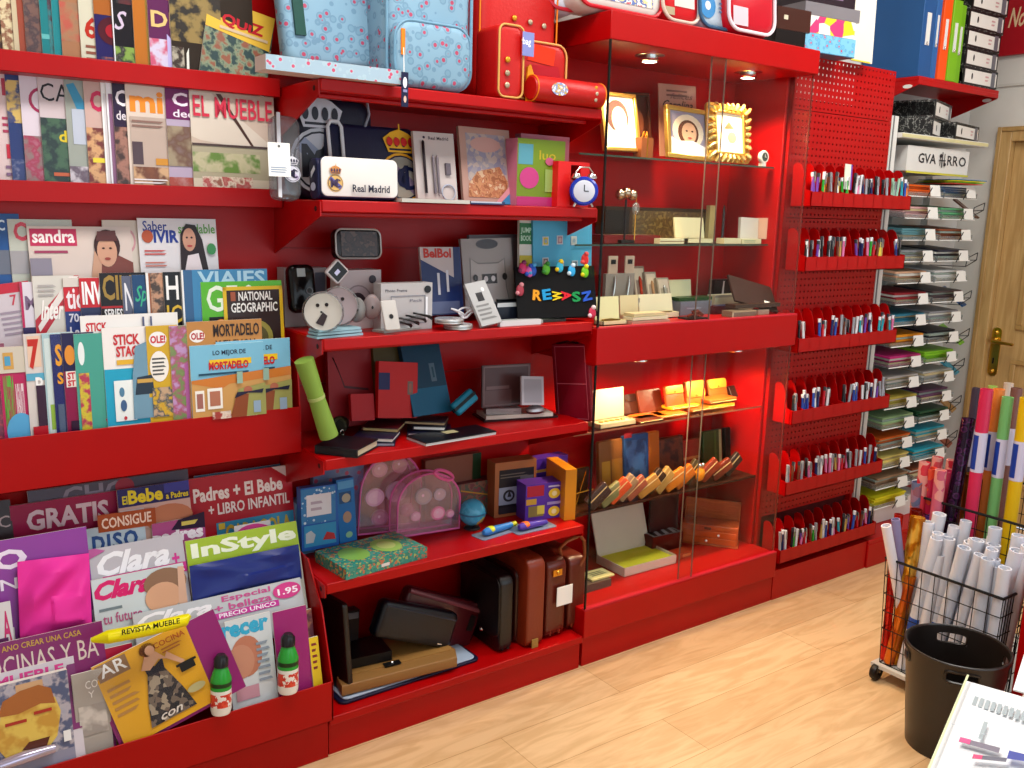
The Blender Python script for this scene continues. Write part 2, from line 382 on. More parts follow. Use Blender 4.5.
for (a, b_, c, d) in ((DY0+.19, DY1-.19, .2, .85), (DY0+.19, DY1-.19, 1.0, DZ-.2)):
    for (y0, y1, z0, z1) in ((a, b_, c, c+.025), (a, b_, d-.025, d), (a, a+.025, c+.025, d-.025), (b_-.025, b_, c+.025, d-.025)):
        dr.box((RX+.008, y0, z0), (RX+.02, y1, z1), OAKD)
door = dr.build('door_1', kind='structure', bevel=.003)
fr = B()
for (y0, y1) in ((DY0, DY0+.07), (DY1-.07, DY1)):
    fr.box((RX-.022, y0, 0), (RX+.08, y1, DZ), OAK)
fr.box((RX-.0222, DY0+.07, DZ-.07), (RX+.08, DY1-.07, DZ), OAK)
fr.box((RX-.03, DY1-.022, 0), (RX-.02, DY1, DZ), OAKD).box((RX-.03, DY0, 0), (RX-.02, DY0+.022, DZ), OAKD).box((RX-.0302, DY0+.022, DZ-.022), (RX-.02, DY1-.022, DZ), OAKD)
fr.build('trim_1', kind='structure', bevel=.003)
BR = M('c9a040', .28, 1.)
hp = X(993, 352, RX)
h = B()
h.prism(rrect(hp.y-.024, hp.z-.125, hp.y+.024, hp.z+.125, .022), -.006, 0, BR, Matrix(((0, 0, 1, RX+.02), (1, 0, 0, 0), (0, 1, 0, 0), (0, 0, 0, 1))))
for zz in (hp.z-.1, hp.z+.1): h.ball((RX+.013, hp.y, zz), .012, BR)
h.tube([(RX+.012, hp.y, hp.z+.06), (RX-.03, hp.y, hp.z+.06), (RX-.045, hp.y-.012, hp.z+.06), (RX-.047, hp.y-.05, hp.z+.058), (RX-.045, hp.y-.115, hp.z+.055)], [.011, .011, .011, .009, .007], BR, 10)
h.ball((RX+.01, hp.y, hp.z+.06), .017, BR); h.box((RX+.008, hp.y-.003, hp.z-.06), (RX+.0135, hp.y+.003, hp.z-.03), BLACK)
h.build('door_handle', door, label='brass lever handle with long plate')
# picture rail line on the right wall and red sign
B().box((RX-.012, FY, 2.185), (RX, WY, 2.197), wallmat('c0bcb4')).build('trim_2', kind='structure')
sg = B(); sg.box((RX-.03, -1.6, 2.33), (RX-.002, WY-.004, 2.68), M('a00818', .5))
T = Matrix(((0, 0, -1, RX-.0305), (-1, 0, 0, WY-.004), (0, 1, 0, 2.33), (0, 0, 0, 1)))
draw(sg, [('t', 'No', .30, .36, .46, .62, 'd8b890', 1.5, 1), ('t', 'velda', .48, .36, .86, .62, 'd8b890', 1.5, 1)], .5, .35, 0, T)
sg.build('shop_sign', label='dark red wall sign with pale italic letters above the door', cat='sign')
B().box((LX, WY-.015, 0), (LX+.9, WY, .08), WHITE).build('baseboard_back', kind='structure')
# ceiling fittings
for i, (cx, wh) in enumerate(((-.9, 'over the magazine rack'), (1.2, 'over the glass cabinet'))):
    t = thing('ceiling_light', 'white ceiling light fitting '+wh, 'ceiling light', (cx, -.72, 3.0))
    b = B()
    for (a, c, d, e) in ((-.7, -.3, .7, -.27), (-.7, .27, .7, .3), (-.7, -.27, -.67, .27), (.67, -.27, .7, .27)): b.box((a, c, -.05), (d, e, 0), WHITE)
    b.build('light_housing', t); B().box((-.67, -.27, -.035), (.67, .27, -.03), WHITE).build('reflector', t)
# ================================================================ red shelving
XA, X0, X1, X2 = -.93, 0., 1.0, 1.645
YB = .33
PEGM = RED
def shelf_part(parent, x0, x1, z, yf, yb, th=.03, lip=None, br=True, label=None):
    """steel shelf with rolled front edge, stiffening rib below and a bracket at each end"""
    b = B(); b.box((x0+.004, yf, z-th), (x1-.004, yb, z), RED)
    b.box((x0+.02, yf+.05, z-th-.012), (x1-.02, yf+.065, z-th), RED)
    if lip: b.box((x0+.004, yf-.003, z-th), (x1-.004, yf+.003, z+lip), RED)
    s = b.build('shelf', parent, bevel=.003)
    if br:
        for xx in (x0, x1-.004):
            c = B(); pts = [(yf+.004, z-.004), (yf+.004, z-.04), (yb, z-.15), (yb, z-.004)]
            T = Matrix(((0, 0, 1, xx), (1, 0, 0, 0), (0, 1, 0, 0), (0, 0, 0, 1)))
            c.prism(pts, 0, .004, RED, T); c.prism(ell(yf+.03, z-.022, .007, .007, 10), -.0006, .0046, M('200004', .6), T)
            c.build('bracket', s)
    return s
# --- magazine rack (left)
rack = thing('magazine_rack', 'red magazine rack with ledges and tiered trays at the left', 'magazine rack', (-1.4, .1, 0), world=True)
XL = -1.88
B().box((XL, YB, 0), (XA, YB+.02, 2.5), RED).build('back_panel', rack)
for z in (1.2, 1.5, 1.0): pass
def ledge(z0, z1, yf, name='shelf'):
    b = B(); b.box((XL, yf, z0), (XA-.004, yf+.003, z1), RED); b.box((XL, yf, z0), (XA-.004, YB, z0+.003), RED)
    for xx in (XL, XA-.007): b.box((xx, yf, z0), (xx+.003, YB, z1), RED)
    return b.build(name, rack, bevel=.0015)
ledge(1.803, 1.85, .252); ledge(1.514, 1.563, .252)
ledge(2.15, 2.2, .252)
def sidepanel(pts, xx, name='side_panel'):
    T = Matrix(((0, 0, 1, xx), (1, 0, 0, 0), (0, 1, 0, 0), (0, 0, 0, 1)))
    return B().prism(pts, 0, .004, RED, T).build(name, rack)
# tiered tray, middle
b = B(); b.box((XL, .158, .848), (XA-.004, .162, .979), RED); b.box((XL, .158, .848), (XA-.004, YB, .852), RED)
b.box((XL, .206, .852), (XA-.008, .209, 1.00), RED); b.box((XL, .206, 1.0), (XA-.008, .272, 1.004), RED)
b.box((XL, .2725, 1.0), (XA-.008, .275, 1.25), RED); b.box((XL, .2725, 1.25), (XA-.008, YB, 1.254), RED)
b.build('tiered_tray', rack, bevel=.0015)
for xx in (XL, XA-.006): sidepanel([(.158, .848), (.158, .979), (.17, 1.09), (.235, 1.11), (.27, 1.21), (YB, 1.22), (YB, .848)], xx)
# tiered tray, bottom
b = B(); b.box((XL, -.033, .128), (XA-.001, -.029, .246), RED); b.box((XL, -.033, .128), (XA-.001, YB, .132), RED)
b.box((XL, .20, .132), (XA-.008, .204, .36), RED); b.box((XL, .20, .36), (XA-.008, YB, .364), RED)
b.build('tiered_tray', rack, bevel=.0015)
for xx in (XL, XA-.006): sidepanel([(-.033, .128), (-.033, .246), (.03, .44), (.12, .55), (YB, .56), (YB, .128)], xx)
B().box((XL, 0, 0), (XA-.004, .02, .126), RED).box((XL, .02, 0), (XA-.004, YB, .01), RED).build('plinth', rack)
# --- open shelf unit (second bay)
unit = thing('shelf_unit', 'red shelf unit with five open shelves of school goods and bags', 'shelf unit', (-.46, .1, 0), world=True)
B().box((XA, YB, 0), (X0-.008, YB+.02, 2.5), RED).box((XA, YB-.004, 1.0), (X0-.008, YB, 1.004), M('900008', .5)).box((XA, YB-.004, 1.4), (X0-.008, YB, 1.404), M('900008', .5)).build('back_panel', unit)
for zz in (1.832, 1.538, 1.184, .86, .509):
    shelf_part(unit, XA, X0-.008, zz, .014, YB)
sh = B(); sh.box((XA, -.005, .095), (X0-.01, YB, .12), RED); sh.build('base_shelf', unit, bevel=.003)
B().box((XA+.002, .008, 0), (X0-.012, .03, .095), RED).build('plinth', unit)
# --- glass display cabinet
cab = thing('display_cabinet', 'tall red display cabinet with sliding glass doors and glass shelves', 'cabinet', (.5, .1, 0), world=True)
b = B()
b.box((X0, .004, 1.04), (X0+.016, YB+.02, 1.163), RED); b.box((X1-.016, .12, .2), (X1, YB+.06, 2.04), RED)
b.box((X0, YB+.04, 0), (X1, YB+.06, 2.12), RED)
b.build('carcass', cab, bevel=.002)
b = B().box((X0-.002, 0, 2.035), (X1+.002, YB+.06, 2.118), RED); b.build('canopy', cab, bevel=.003)
b = B().box((X0-.002, 0, 1.045), (X1+.002, YB+.05, 1.163), RED); b.build('middle_shelf', cab, bevel=.003)
b = B().box((X0-.002, 0, .105), (X1+.002, YB+.05, .206), RED); b.build('base_shelf', cab, bevel=.003)
B().box((X0+.002, .01, 0), (X1-.002, .03, .105), RED).build('plinth', cab)
for zz in (1.705, 1.415):
    B().box((X0+.018, .15, zz), (X1-.018, YB+.038, zz+.006), GLASS).box((X0+.018, .149, zz), (X1-.018, .151, zz+.006), M('3a4a40', .2)).build('glass_shelf', cab)
B().box((X0+.018, .12, .782), (X1-.018, YB+.038, .788), GLASS).box((X0+.018, .119, .782), (X1-.018, .121, .788), M('7a5040', .2)).build('glass_shelf', cab)
EDGE = M('181c1a', .15); EDG2 = M('6a5c54', .2)
for (z0, z1) in ((1.163, 2.035), (.208, 1.045)):
    b = B().box((X0+.001, .004, z0), (X0+.515, .008, z1), GLASS); b.box((X0, .002, z0), (X0+.005, .009, z1), EDGE); b.box((X0+.514, .003, z0), (X0+.5148, .009, z1), EDG2)
    b.build('glass_door', cab)
    b = B().box((X0+.455, .012, z0), (X1-.001, .016, z1), GLASS); b.box((X0+.454, .011, z0), (X0+.4548, .017, z1), EDG2)
    b.build('glass_door', cab)
    B().box((X0+.001, .012, z0), (X0+.006, YB+.035, z1), GLASS).build('glass_side', cab)
    B().box((X1-.006, .02, z0), (X1-.001, .12, z1), GLASS).box((X1-.006, .017, z0), (X1-.001, .02, z1), M('701810', .2)).build('glass_side', cab)
    b = B().box((X0, .0, z0-.001), (X1, .018, z0+.004), M('c02030', .3)); b.build('door_track', cab)
LAMP = emis('halogen_lens', 'fff2dc', 18)
for (cx, cy, zz) in ((.29, .135, 2.035), (.79, .145, 2.035), (.27, .085, 1.045), (.76, .085, 1.045)):
    T = Matrix.Translation((cx, cy, zz))
    l = B().lathe([(.028, -.004), (.045, -.002), (.05, 0)], CHROME, 24, T).lathe([(.028, -.004), (.03, -.016), (.024, -.02), (.024, -.004)], CHROME, 24, T).build('spotlight', cab, label='chrome recessed halogen lamp')
    B().lathe([(.0001, -.018), (.024, -.018)], LAMP, 20, T).build('lamp_lens', l)
# --- pegboard unit with pen trays
peg = thing('pegboard_unit', 'red perforated panel unit that carries the pen trays', 'pegboard', (1.32, .1, 0), world=True)
PY = .1
def pegboard(x0, x1, z0, z1, y, parent, pitch=.0245, hr=.0038):
    nx = int((x1-x0)/pitch); nz = int((z1-z0)/pitch); sx = (x1-x0)/nx; sz = (z1-z0)/nz; vs = []; fs = []
    for i in range(nx):
        for j in range(nz):
            cx = x0+(i+.5)*sx; cz = z0+(j+.5)*sz; o = len(vs)
            vs += [(cx-sx/2, y, cz-sz/2), (cx+sx/2, y, cz-sz/2), (cx+sx/2, y, cz+sz/2), (cx-sx/2, y, cz+sz/2),
                   (cx-hr, y, cz-hr), (cx+hr, y, cz-hr), (cx+hr, y, cz+hr), (cx-hr, y, cz+hr)]
            vs += [(a, b_+.0015, c) for a, b_, c in vs[-4:]]
            fs += [(o, o+1, o+5, o+4), (o+1, o+2, o+6, o+5), (o+2, o+3, o+7, o+6), (o+3, o, o+4, o+7)]
            fs += [(o+4, o+5, o+9, o+8), (o+5, o+6, o+10, o+9), (o+6, o+7, o+11, o+10), (o+7, o+4, o+8, o+11)]
    return B().add(vs, fs, RED).build('perforated_panel', parent)
zz = 2.125
for i, z0 in enumerate((1.925, 1.525, 1.125, .725, .325)):
    pegboard(X1+.003, X2-.002, z0, zz-.003, PY, peg); zz = z0
B().box((X1+.003, PY+.03, .12), (X2-.002, PY+.034, 1.97), M('500006', .6)).box((X1+.42, PY+.03, 1.97), (X2-.002, PY+.034, 2.12), M('500006', .6)).build('hole_shade_sheet', peg)  # added dark sheets stand in for the shade behind the holes
B().box((X1+.002, .008, 0), (X2-.004, .03, .125), RED).box((X1+.002, .03, .12), (X2-.004, .36, .125), RED).build('plinth', peg)
for xx in (X1+.003, X2-.02):
    B().box((xx, PY+.005, .125), (xx+.018, PY+.028, 2.1), RED).build('upright', peg)
# grey/white upright visible right of the panel
B().box((X2+.002, .1, .2), (X2+.05, .13, 1.95), M('cfcdc8', .4)).box((X2+.012, .098, .2), (X2+.02, .1, 1.95), M('6a6a6a', .4)).build('upright', peg, label='pale grey slotted post')
# low red base under the paper rack
lb = thing('low_base_unit', 'low red base unit below the paper rack', 'base unit', (2.2, .2, 0), world=True)
B().box((X2, .0, .0), (RX-.005, .02, .11), RED).box((X2, .0, .11), (RX-.005, WY-.005, .128), RED).build('plinth', lb, bevel=.003)
# pen trays
ORD = ['top', 'second', 'third', 'fourth', 'fifth', 'bottom']
LIPZ = [1.622, 1.38, 1.068, .783, .493, .208]
HT = [.052, .058, .055, .055, .055, .068]
XT0, XT1 = 1.022, 1.685
NS = 10
def tray_profile(n=6):
    p = [(0, 0), (0, .06)]
    for k in range(n+1):
        a = math.pi/2*k/n; p.append((.035+.02-.055*math.cos(a)*1.0, .06+.03+.055*math.sin(a)))
    p += [(.095, .145), (.095, 0)]
    return p
PROF = [(0, 0), (0, .057), (.028, .062), (.034, .09), (.042, .124), (.053, .150), (.067, .161), (.082, .160), (.092, .152), (.092, 0)]
tray0 = None
for i, (z, ht) in enumerate(zip(LIPZ, HT)):
    lab = 'red hook-on pen tray with rounded dividers, %s one of the six' % (ORD[i] if i not in (1, 2, 3, 4) else ORD[i]+' from the top')
    if tray0 is None:
        t = thing('pen_tray', lab, 'pen tray', (XT0, 0, z-.055), 'red pen trays on the perforated panel')
        w = XT1-XT0
        b = B().box((0, 0, 0), (w, .003, .055), RED).box((0, 0, 0), (w, .092, .003), RED).box((0, .089, 0), (w, .092, .12), RED)
        b.build('tray_body', t)
        for k in range(NS+1):
            T = Matrix(((0, 0, 1, k*(w-.003)/NS), (1, 0, 0, 0), (0, 1, 0, 0), (0, 0, 0, 1)))
            B().prism(PROF, 0, .003, RED, T).build('divider', t)
        tray0 = t
    else:
        m = Matrix.Translation((XT0, 0, z-.055)); copy_tree(tray0, None, m, lab)
# ================================================================ magazines
NP = lambda *c, s=22, o=0.: MN(tuple(c), s*1.3, .35, 'noise', (1, 1, 1), False, 0., o)
GT, G1 = 'magazines on the top ledge', 'home magazines on the second ledge'
row([
 (-14, '5a3020', [('r', .1, .1, .9, .6, NP('6a4030', '3a2018', 'a08050'))], 'brown-covered magazine at the far left of the top ledge'),
 (3, 'b09070', [('r', 0, 0, .5, .9, NP('c0a080', '8a5a40', 'd8c8a0', s=40))], 'tan-covered magazine on the top ledge, between a brown and a beige one'),
 (15, 'c8b898', [('r', .05, .05, .12, .95, '9a4a38'), ('r', .14, .05, .5, .7, NP('b09a70', '7a4030', s=30))], 'beige magazine with rusty red stripe on the top ledge'),
 (27, '2a2840', [('r', 0, .12, .4, .8, NP('b09078', '403038', '705048', s=30)), ('r', 0, 0, .5, .14, '1c1c50')], 'dark blue magazine with brownish picture on the top ledge'),
 (43, '1d7a80', [('r', .08, .1, .28, .95, NP('a86850', '1d7a80', '4a3040', s=26)), ('r', .0, .3, .08, .34, '60b0b0')], 'teal magazine with reddish letters on the top ledge, left of its twin teal issue'),
 (55, '1f8088', [('r', .10, .1, .28, .9, NP('96604a', '1f8088', s=26))], 'narrow strip of teal magazine right behind the brown and green one'),
 (63, 'a07050', [('r', 0, .3, .6, .62, NP('1d6a60', 'a07050', 'b05040', s=18)), ('r', 0, .86, .6, .92, 'a82838')], 'brown magazine with green and red patches on the top ledge'),
 (82, 'c8c4b0', [('t', '60', .05, .34, .33, .52, 'b02818', 2), ('l', .05, .04, .3, .3, 5, '8a5040')], 'pale magazine with red number sixty on the top ledge'),
 (97, '221a58', [('r', 0, .55, .9, .9, 'a05a20'), ('e', .2, .42, .17, .12, '4a1020'), ('e', .2, .42, .09, .06, 'a01828'), ('r', .05, .05, .5, .2, NP('9a8030', '221a58', '905040', s=30))], 'dark blue magazine with orange band and red ring on the top ledge'),
 (115, '141018', [('t', 'S', .02, .44, .16, .6, 'c8b8d0', 1, 1), ('r', .05, .66, .9, .99, NP('9a1020', '141018', s=16)), ('r', 0, .02, .25, .3, NP('d0d0b0', '141018', '7a9a40', s=30)), ('r', 0, 0, .012, 1, 'e8e8f0')], 'black magazine with red title and white spine on the top ledge'),
 (136, 'b06820', [('r', .14, 0, .2, 1, '8a7030')], 'plain orange magazine on the top ledge'),
 (151, '5a2050', [('t', 'AU', .05, .74, .42, .93, 'b07040', 1.5), ('t', 'DEFI', .03, .5, .55, .64, 'd8b878', 2), ('r', 0, 0, .3, .4, NP('a89ac8', 'c8c0d8', 'c05070', s=20)), ('p', [(.2, 0), (.33, 0), (.26, .4), (.2, .45)], 'b0a8d8'), ('r', .3, 0, .34, .25, 'a08a20')], 'purple magazine with orange and cream title on the top ledge'),
 (173, '2a2018', [('r', 0, .4, .6, .9, NP('3a2c18', '1a1410', '8a7440', s=20)), ('p', [(.16, 0), (.19, 0), (.2, .35), (.17, .3)], 'd8d8d0'), ('r', 0, 0, .14, .35, NP('805040', '2a2018', 'a8a090', s=30))], 'dark brown magazine leaning beside the yellow puzzle booklet'),
], 1.806, .312, .0042, .012, GT, lambda px: 48.7+px*.125)
quadt('tilted yellow puzzle booklet with red title at the end of the top ledge', 'magazine', 'magazine', (209, -5), (275, 19), (191, 66), .275, .256, .004, '2c4a50',
      [('r', 0, 0, 1, .62, NP('2c4a50', '203a3c', '7a8a70', '88503c', s=26)), ('p', [(0, .60), (.97, .52), (1, 1), (0, 1)], 'd8b040'), ('t', 'EXPERT', .05, .82, .6, .97, 'ead890', 1), ('t', 'QUIZ', .22, .66, .85, .84, 'b01828', 3), ('r', .2, .62, .93, .66, 'c8b090')], edge=PAGE, ext=.02)
def shelfrow_ref(px): return 180.5+px*.0276
row([
 (-22, '8a3050', [('r', .1, .1, .5, .9, NP('c0a0a0', '8a3050', '503040', s=30))], 'pink-brown magazine cut by the photo edge on the second ledge'),
 (-3, 'd8c0c0', [('t', 'M', .12, .82, .34, .96, 'b03048', 2), ('l', .1, .5, .35, .66, 3, 'a83858'), ('t', 'Ba', .12, .3, .35, .42, 'c02840', 2), ('l', .1, .08, .3, .26, 3, '806080')], 'white magazine with big red letters at the left end of the second ledge'),
 (13, '2a3a70', [('r', 0, .6, .3, .95, NP('b89030', '2a3a70', 'd0b060', s=24)), ('r', 0, .1, .3, .3, NP('c0c0d0', '2a3a70', s=50))], 'blue magazine with yellow picture on the second ledge'),
 (27, 'd8ccd8', [('e', .22, .80, .14, .11, 'a82858'), ('e', .22, .80, .11, .085, 'd8ccd8'), ('r', 0, 0, .4, .5, NP('ccc0d0', 'a03050', '8a7070', s=24))], 'lilac magazine with pink ring title on the second ledge'),
 (45, 'cbbcc0', [('t', 'CASA', .02, .80, .58, .95, '18141c', 0), ('r', 0, 0, .6, .66, NP('2a4038', '1c3030', '406048', s=24)), ('t', 'duo', .18, .46, .46, .56, 'd8c030', 2), ('r', 0, 0, .45, .1, '3a6a30'), ('r', .1, .17, .3, .2, 'c06040')], 'grey-pink home magazine with black title over a dark tree'),
 (71, '9aa098', [('p', [(.02, .95), (.14, .7), (.22, .78), (.1, .97)], '3a90b8'), ('r', .06, .45, .26, .75, 'b8c0d0'), ('r', .22, .3, .3, .8, '403840'), ('r', 0, 0, .3, .26, NP('a8a0a8', '605060', 'c8c0c8', s=24))], 'grey home magazine with window picture on the second ledge'),
 (90, 'c8a8a0', [('t', 'CI', .06, .74, .24, .92, 'c82858', 3), ('r', 0, 0, .3, .6, NP('a07050', 'd0a070', '702c28', s=26)), ('r', .05, .3, .2, .34, 'e0d040')], 'rosy magazine with crimson title on the second ledge'),
 (107, 'f0f0f0', [('r', .02, 0, .2, .9, 'd8d4d8')], 'edge of a white magazine on the second ledge beside the rosy one'),
 (112, 'e8e8f0', [('r', .02, 0, .2, .9, '8a6080')], 'edge of a white and mauve magazine on the second ledge'),
 (118, '2a1a38', [('t', 'C', .03, .80, .16, .94, 'f0e8f0', 2), ('t', 'decor', .03, .68, .3, .76, 'e0d8e0', 1), ('r', .0, 0, .3, .62, NP('6a4038', 'a07060', '3a2420', s=22))], 'dark magazine with small white title on the second ledge'),
 (131, 'd8c8bc', [('t', 'mi', .04, .76, .42, .95, 'e88a28', 3), ('t', 'casa', .44, .76, .95, .93, 'e88a28', 3), ('r', .03, .04, .62, .72, 'b8a498'), ('r', .04, .3, .16, .5, '504048'), ('r', .04, .06, .6, .28, NP('a86838', '6a3820', 'c8a078', s=18)), ('r', .3, .3, .55, .36, 'c88a30'), ('l', .05, .62, .5, .7, 2, '8a6a60'), ('l', .04, .1, .5, .18, 3, 'e8e0e0')], 'magazine with fat orange title over a living room on the second ledge'),
 (170, 'b0a0b8', [('r', 0, .72, .5, 1, '6a1858'), ('t', 'C', .08, .84, .26, .96, 'f0e0f0', 2), ('t', 'decor', .08, .74, .5, .81, 'f0e0f0', 1), ('r', 0, .3, .5, .66, NP('b8b0c0', '6a4a38', '9a8a70', s=12)), ('r', 0, 0, .3, .2, NP('d0c0c0', 'a04030', s=26))], 'purple-topped home magazine left of the widest one'),
 (194, 'cdbcae', [('p', [(0, .46), (1, .42), (1, 1), (0, 1)], 'c4b0a0'), ('p', [(0, .98), (.25, .98), (1, .5), (1, .45), (.1, .55), (0, .58)], 'd2c6b8'), ('p', [(.3, .98), (.36, .98), (.75, .5), (.7, .52)], '4a3028'), ('r', 0, .18, 1, .5, 'a8a088'), ('r', 0, .26, .8, .44, NP('8a9a60', 'b8b090', '608038', s=16)),
        ('r', 0, 0, 1, .2, 'c8bca8'), ('r', .1, .05, .7, .22, NP('c8bca8', 'a84040', 'd8ccb8', '905848', s=26)), ('r', 0, .5, .95, .52, '4a3a38'), ('t', 'EL MUEBLE', .03, .76, .97, .95, 'c83048', 1)], 'wide home magazine with red title and garden terrace picture', .222),
], 1.53, .314, .0042, .012, G1, shelfrow_ref)
# --- middle display, back row
GA, GB, GC = 'magazines in the back row of the middle display', 'magazines in the middle row of the middle display', 'comics in the front row of the middle display'
mag('blue magazine with white letter at the far left of the back row', -30, 24, 213, 275, .306, .015, '1e5090', [('t', 'C', .58, .72, .72, .9, 'd0e0f0', 2), ('r', 0, 0, 1, .4, '6a7080')], group=GA, ext=.06)
mag('pale wrapped magazine with red letter behind the knitting one', 12, 76, 219, 274, .302, .015, 'bcc0b4', [('t', 'C', .08, .6, .28, .95, 'c83048', 3), ('r', 0, 0, 1, .42, 'a09ca0')], group=GA, ext=.06, film=True)
mag('pale magazine with pink ring between two portrait covers', 106, 146, 220, 272, .298, .015, 'd0c4b8', [('e', .6, .6, .2, .24, 'c89098'), ('e', .6, .6, .15, .18, 'd0c4b8')], group=GA, ext=.06)
mag('magazine with white title on pink and dark-haired portrait', 31, 134, 226, 276, .292, .015, 'd6c6be', [('r', .02, .6, .46, .95, 'c02c58'), ('t', 'sandra', .04, .66, .44, .93, 'fff0f0', 2), ('l', .05, .42, .44, .54, 1, 'a04060'), ('p', [(.55, -.3), (1, -.3), (1, .25), (.86, .4), (.62, .3)], '7a4038'), ('p', [(.56, -.2), (.66, -.2), (.70, .5), (.62, .5)], 'c89a80'),
    ('e', .75, .60, .13, .34, '3a1c1c'), ('e', .745, .48, .10, .32, 'cc9a80'), ('e', .71, .55, .015, .02, '402018'), ('e', .78, .55, .015, .02, '402018'), ('e', .745, .33, .03, .03, '9a4038'), ('p', [(.64, .7), (.85, .7), (.84, .92), (.66, .9)], '5a3030'), ('r', 0, 0, .2, .35, '8a8494')], group=GA, ext=.06)
mag('white magazine with dark blue title and long-haired woman portrait', 141, 219, 218, 272, .29, .015, 'dcd8dc', [('t', 'Saber', .06, .76, .36, .95, '203890', 1), ('t', 'VIVIR', .06, .54, .5, .78, '203890', 3), ('t', 'saludable', .5, .72, .98, .9, '5a9a40', 1), ('e', .11, .66, .07, .12, 'b05030'), ('l', .06, .3, .4, .42, 2, 'c04038'), ('l', .06, .08, .4, .2, 2, 'c07060'),
    ('p', [(.5, 0), (.86, 0), (.8, .6), (.72, .88), (.6, .9), (.52, .7)], '241418'), ('p', [(.55, 0), (.78, 0), (.74, .34), (.6, .3)], 'e4d8dc'), ('e', .63, .6, .085, .22, 'c8947c'), ('e', .60, .64, .014, .02, '301818'), ('e', .66, .64, .014, .02, '301818'), ('e', .63, .48, .035, .02, 'b04040'), ('e', .91, .42, .06, .11, '3a8a50')], group=GA, ext=.06)
# middle row
quad('tilted white and red magazine leaning at the left of the middle row', 'magazine', 'magazine', (0, 352), (42, 345), (-14, 286), .262, .275, .004, 'cfc4cc', [('r', 0, .85, 1, 1, 'c02038'), ('t', '7', .5, .66, .65, .82, 'c03048', 1), ('l', .2, .2, .9, .6, 5, 'a090a0')], group=GB, ext=.05, edge=PAGE)
def mrow(l, r, yt, k, base, g, lab, **kw): return mag(lab, l, r, yt, 352 if l < 100 else 345, .258-.0042*k, .01, base, g, group=GB, ext=.09, **kw)
mrow(25, 66, 282, 0, 'c02058', [('r', .06, 0, .4, 1, 'dcd4e0'), ('t', 'M', .1, .6, .38, .8, '7a6080', 2), ('r', 0, 0, 1, .35, '302858')], 'crimson-edged magazine left of the tilted white title')
mrow(38, 84, 276, 1, 'd8d4cc', [('p', [(0, .2), (.15, .2), (1, .9), (1, 1), (.9, 1), (0, .42)], 'b82838'), ('p', [(.05, .34), (.08, .26), (1, .99), (.8, .99)], 'e8e0dc'), ('t', 'Inter', .12, .42, .62, .68, 'fff4f0', 2, 1), ('l', .1, .04, .6, .2, 2, '202030'), ('l', .1, .72, .5, .9, 3, 'b0aaa8')], 'white magazine with a slanting red band across')
mrow(68, 112, 278, 2, '2c3f80', [('r', 0, .55, 1, .9, 'c82030'), ('t', 'tic', .05, .58, .42, .86, 'f4e8ee', 2), ('r', 0, .88, 1, 1, 'd8d0c8'), ('t', '70', .08, .4, .3, .52, 'e0e0f0', 2), ('t', 'La', .08, .2, .3, .34, 'e0e0f0', 2), ('t', 'de', .1, .02, .36, .15, 'e0e0f0', 2)], 'red and blue magazine with stacked white letters')
mrow(84, 128, 278, 3, '2c3458', [('r', 0, .6, 1, 1, 'c41c28'), ('t', 'INV', .05, .64, .5, .95, 'ffffff', 3), ('l', .08, .2, .45, .52, 4, 'a0a0c0')], 'magazine with white title on a red head, blue below')
mrow(104, 150, 273, 4, '140c10', [('t', 'CINE', .05, .62, .9, .97, 'a08038', 2), ('t', 'SERIES', .06, .36, .45, .5, 'f0f0f0', 2), ('r', 0, .51, .5, .54, 'b02028'), ('t', '66', .1, .1, .44, .34, 'd82020', 3)], 'black magazine with gold title and red number')
mrow(126, 168, 276, 5, '5a6078', [('t', 'N', .05, .5, .26, .9, 'e8e8f0', 1), ('r', .26, 0, .4, 1, '303850')], 'slate grey magazine with white initial')
mrow(136, 180, 275, 6, '1c4470', [('t', 'Sp', .05, .55, .32, .85, '38b088', 1, 1), ('e', .22, .35, .14, .1, '38a868'), ('l', .08, .04, .34, .14, 1, 'd0e0e0')], 'dark blue magazine with green script title')
mrow(150, 190, 273, 7, '9a5a38', [('r', 0, 0, .06, 1, 'eeeeee'), ('r', .1, 0, .4, 1, NP('9a5a38', 'c09070', '403028', s=30))], 'brown magazine with thin white spine')
mrow(167, 206, 272, 8, '101014', [('t', 'HI', .06, .62, .5, .95, 'f0f0f0', 1), ('t', 'IO', .05, .3, .5, .55, 'd8b030', 1), ('r', .42, 0, .45, 1, '707070')], 'black magazine with yellow letters beside the light blue travel one')
mrow(185, 270, 270, 9, '3c84b4', [('t', 'VIAJES', .18, .72, .97, .98, 'a8d0e4', 2), ('r', 0, 0, .12, 1, '34608c'), ('r', 0, 0, .02, 1, 'f0f0f0')], 'light blue travel magazine with pale title')
mrow(204, 284, 282, 10, '58b428', [('t', 'GEO', .06, .52, .7, .94, 'e8f4e0', 1), ('r', .08, 0, .6, .44, '141414'), ('t', 'Co', .12, .2, .4, .4, 'f09030', 2), ('t', 'Un pe', .12, .02, .5, .15, 'e8e8e8', 2)], 'green magazine with large white title, behind the yellow-bordered one')
mag('yellow-bordered magazine with white title on dark brown', 226, 285, 287, 352, .212, .012, '301c18', [('R', 0, 0, 1, 1, .055, 'e0b818'), ('t', 'NATIONAL', .25, .78, .82, .92, 'f0ece8', 2), ('t', 'GEOGRAPHIC', .12, .6, .9, .75, 'f0ece8', 2), ('r', .12, .78, .2, .92, 'a05030'), ('e', .5, .2, .3, .28, '9a9040'), ('e', .5, .2, .22, .2, '5a5020'), ('t', 'INDIA', .5, .05, .9, .17, 'e0d8d0', 2)], group=GB, ext=.05)
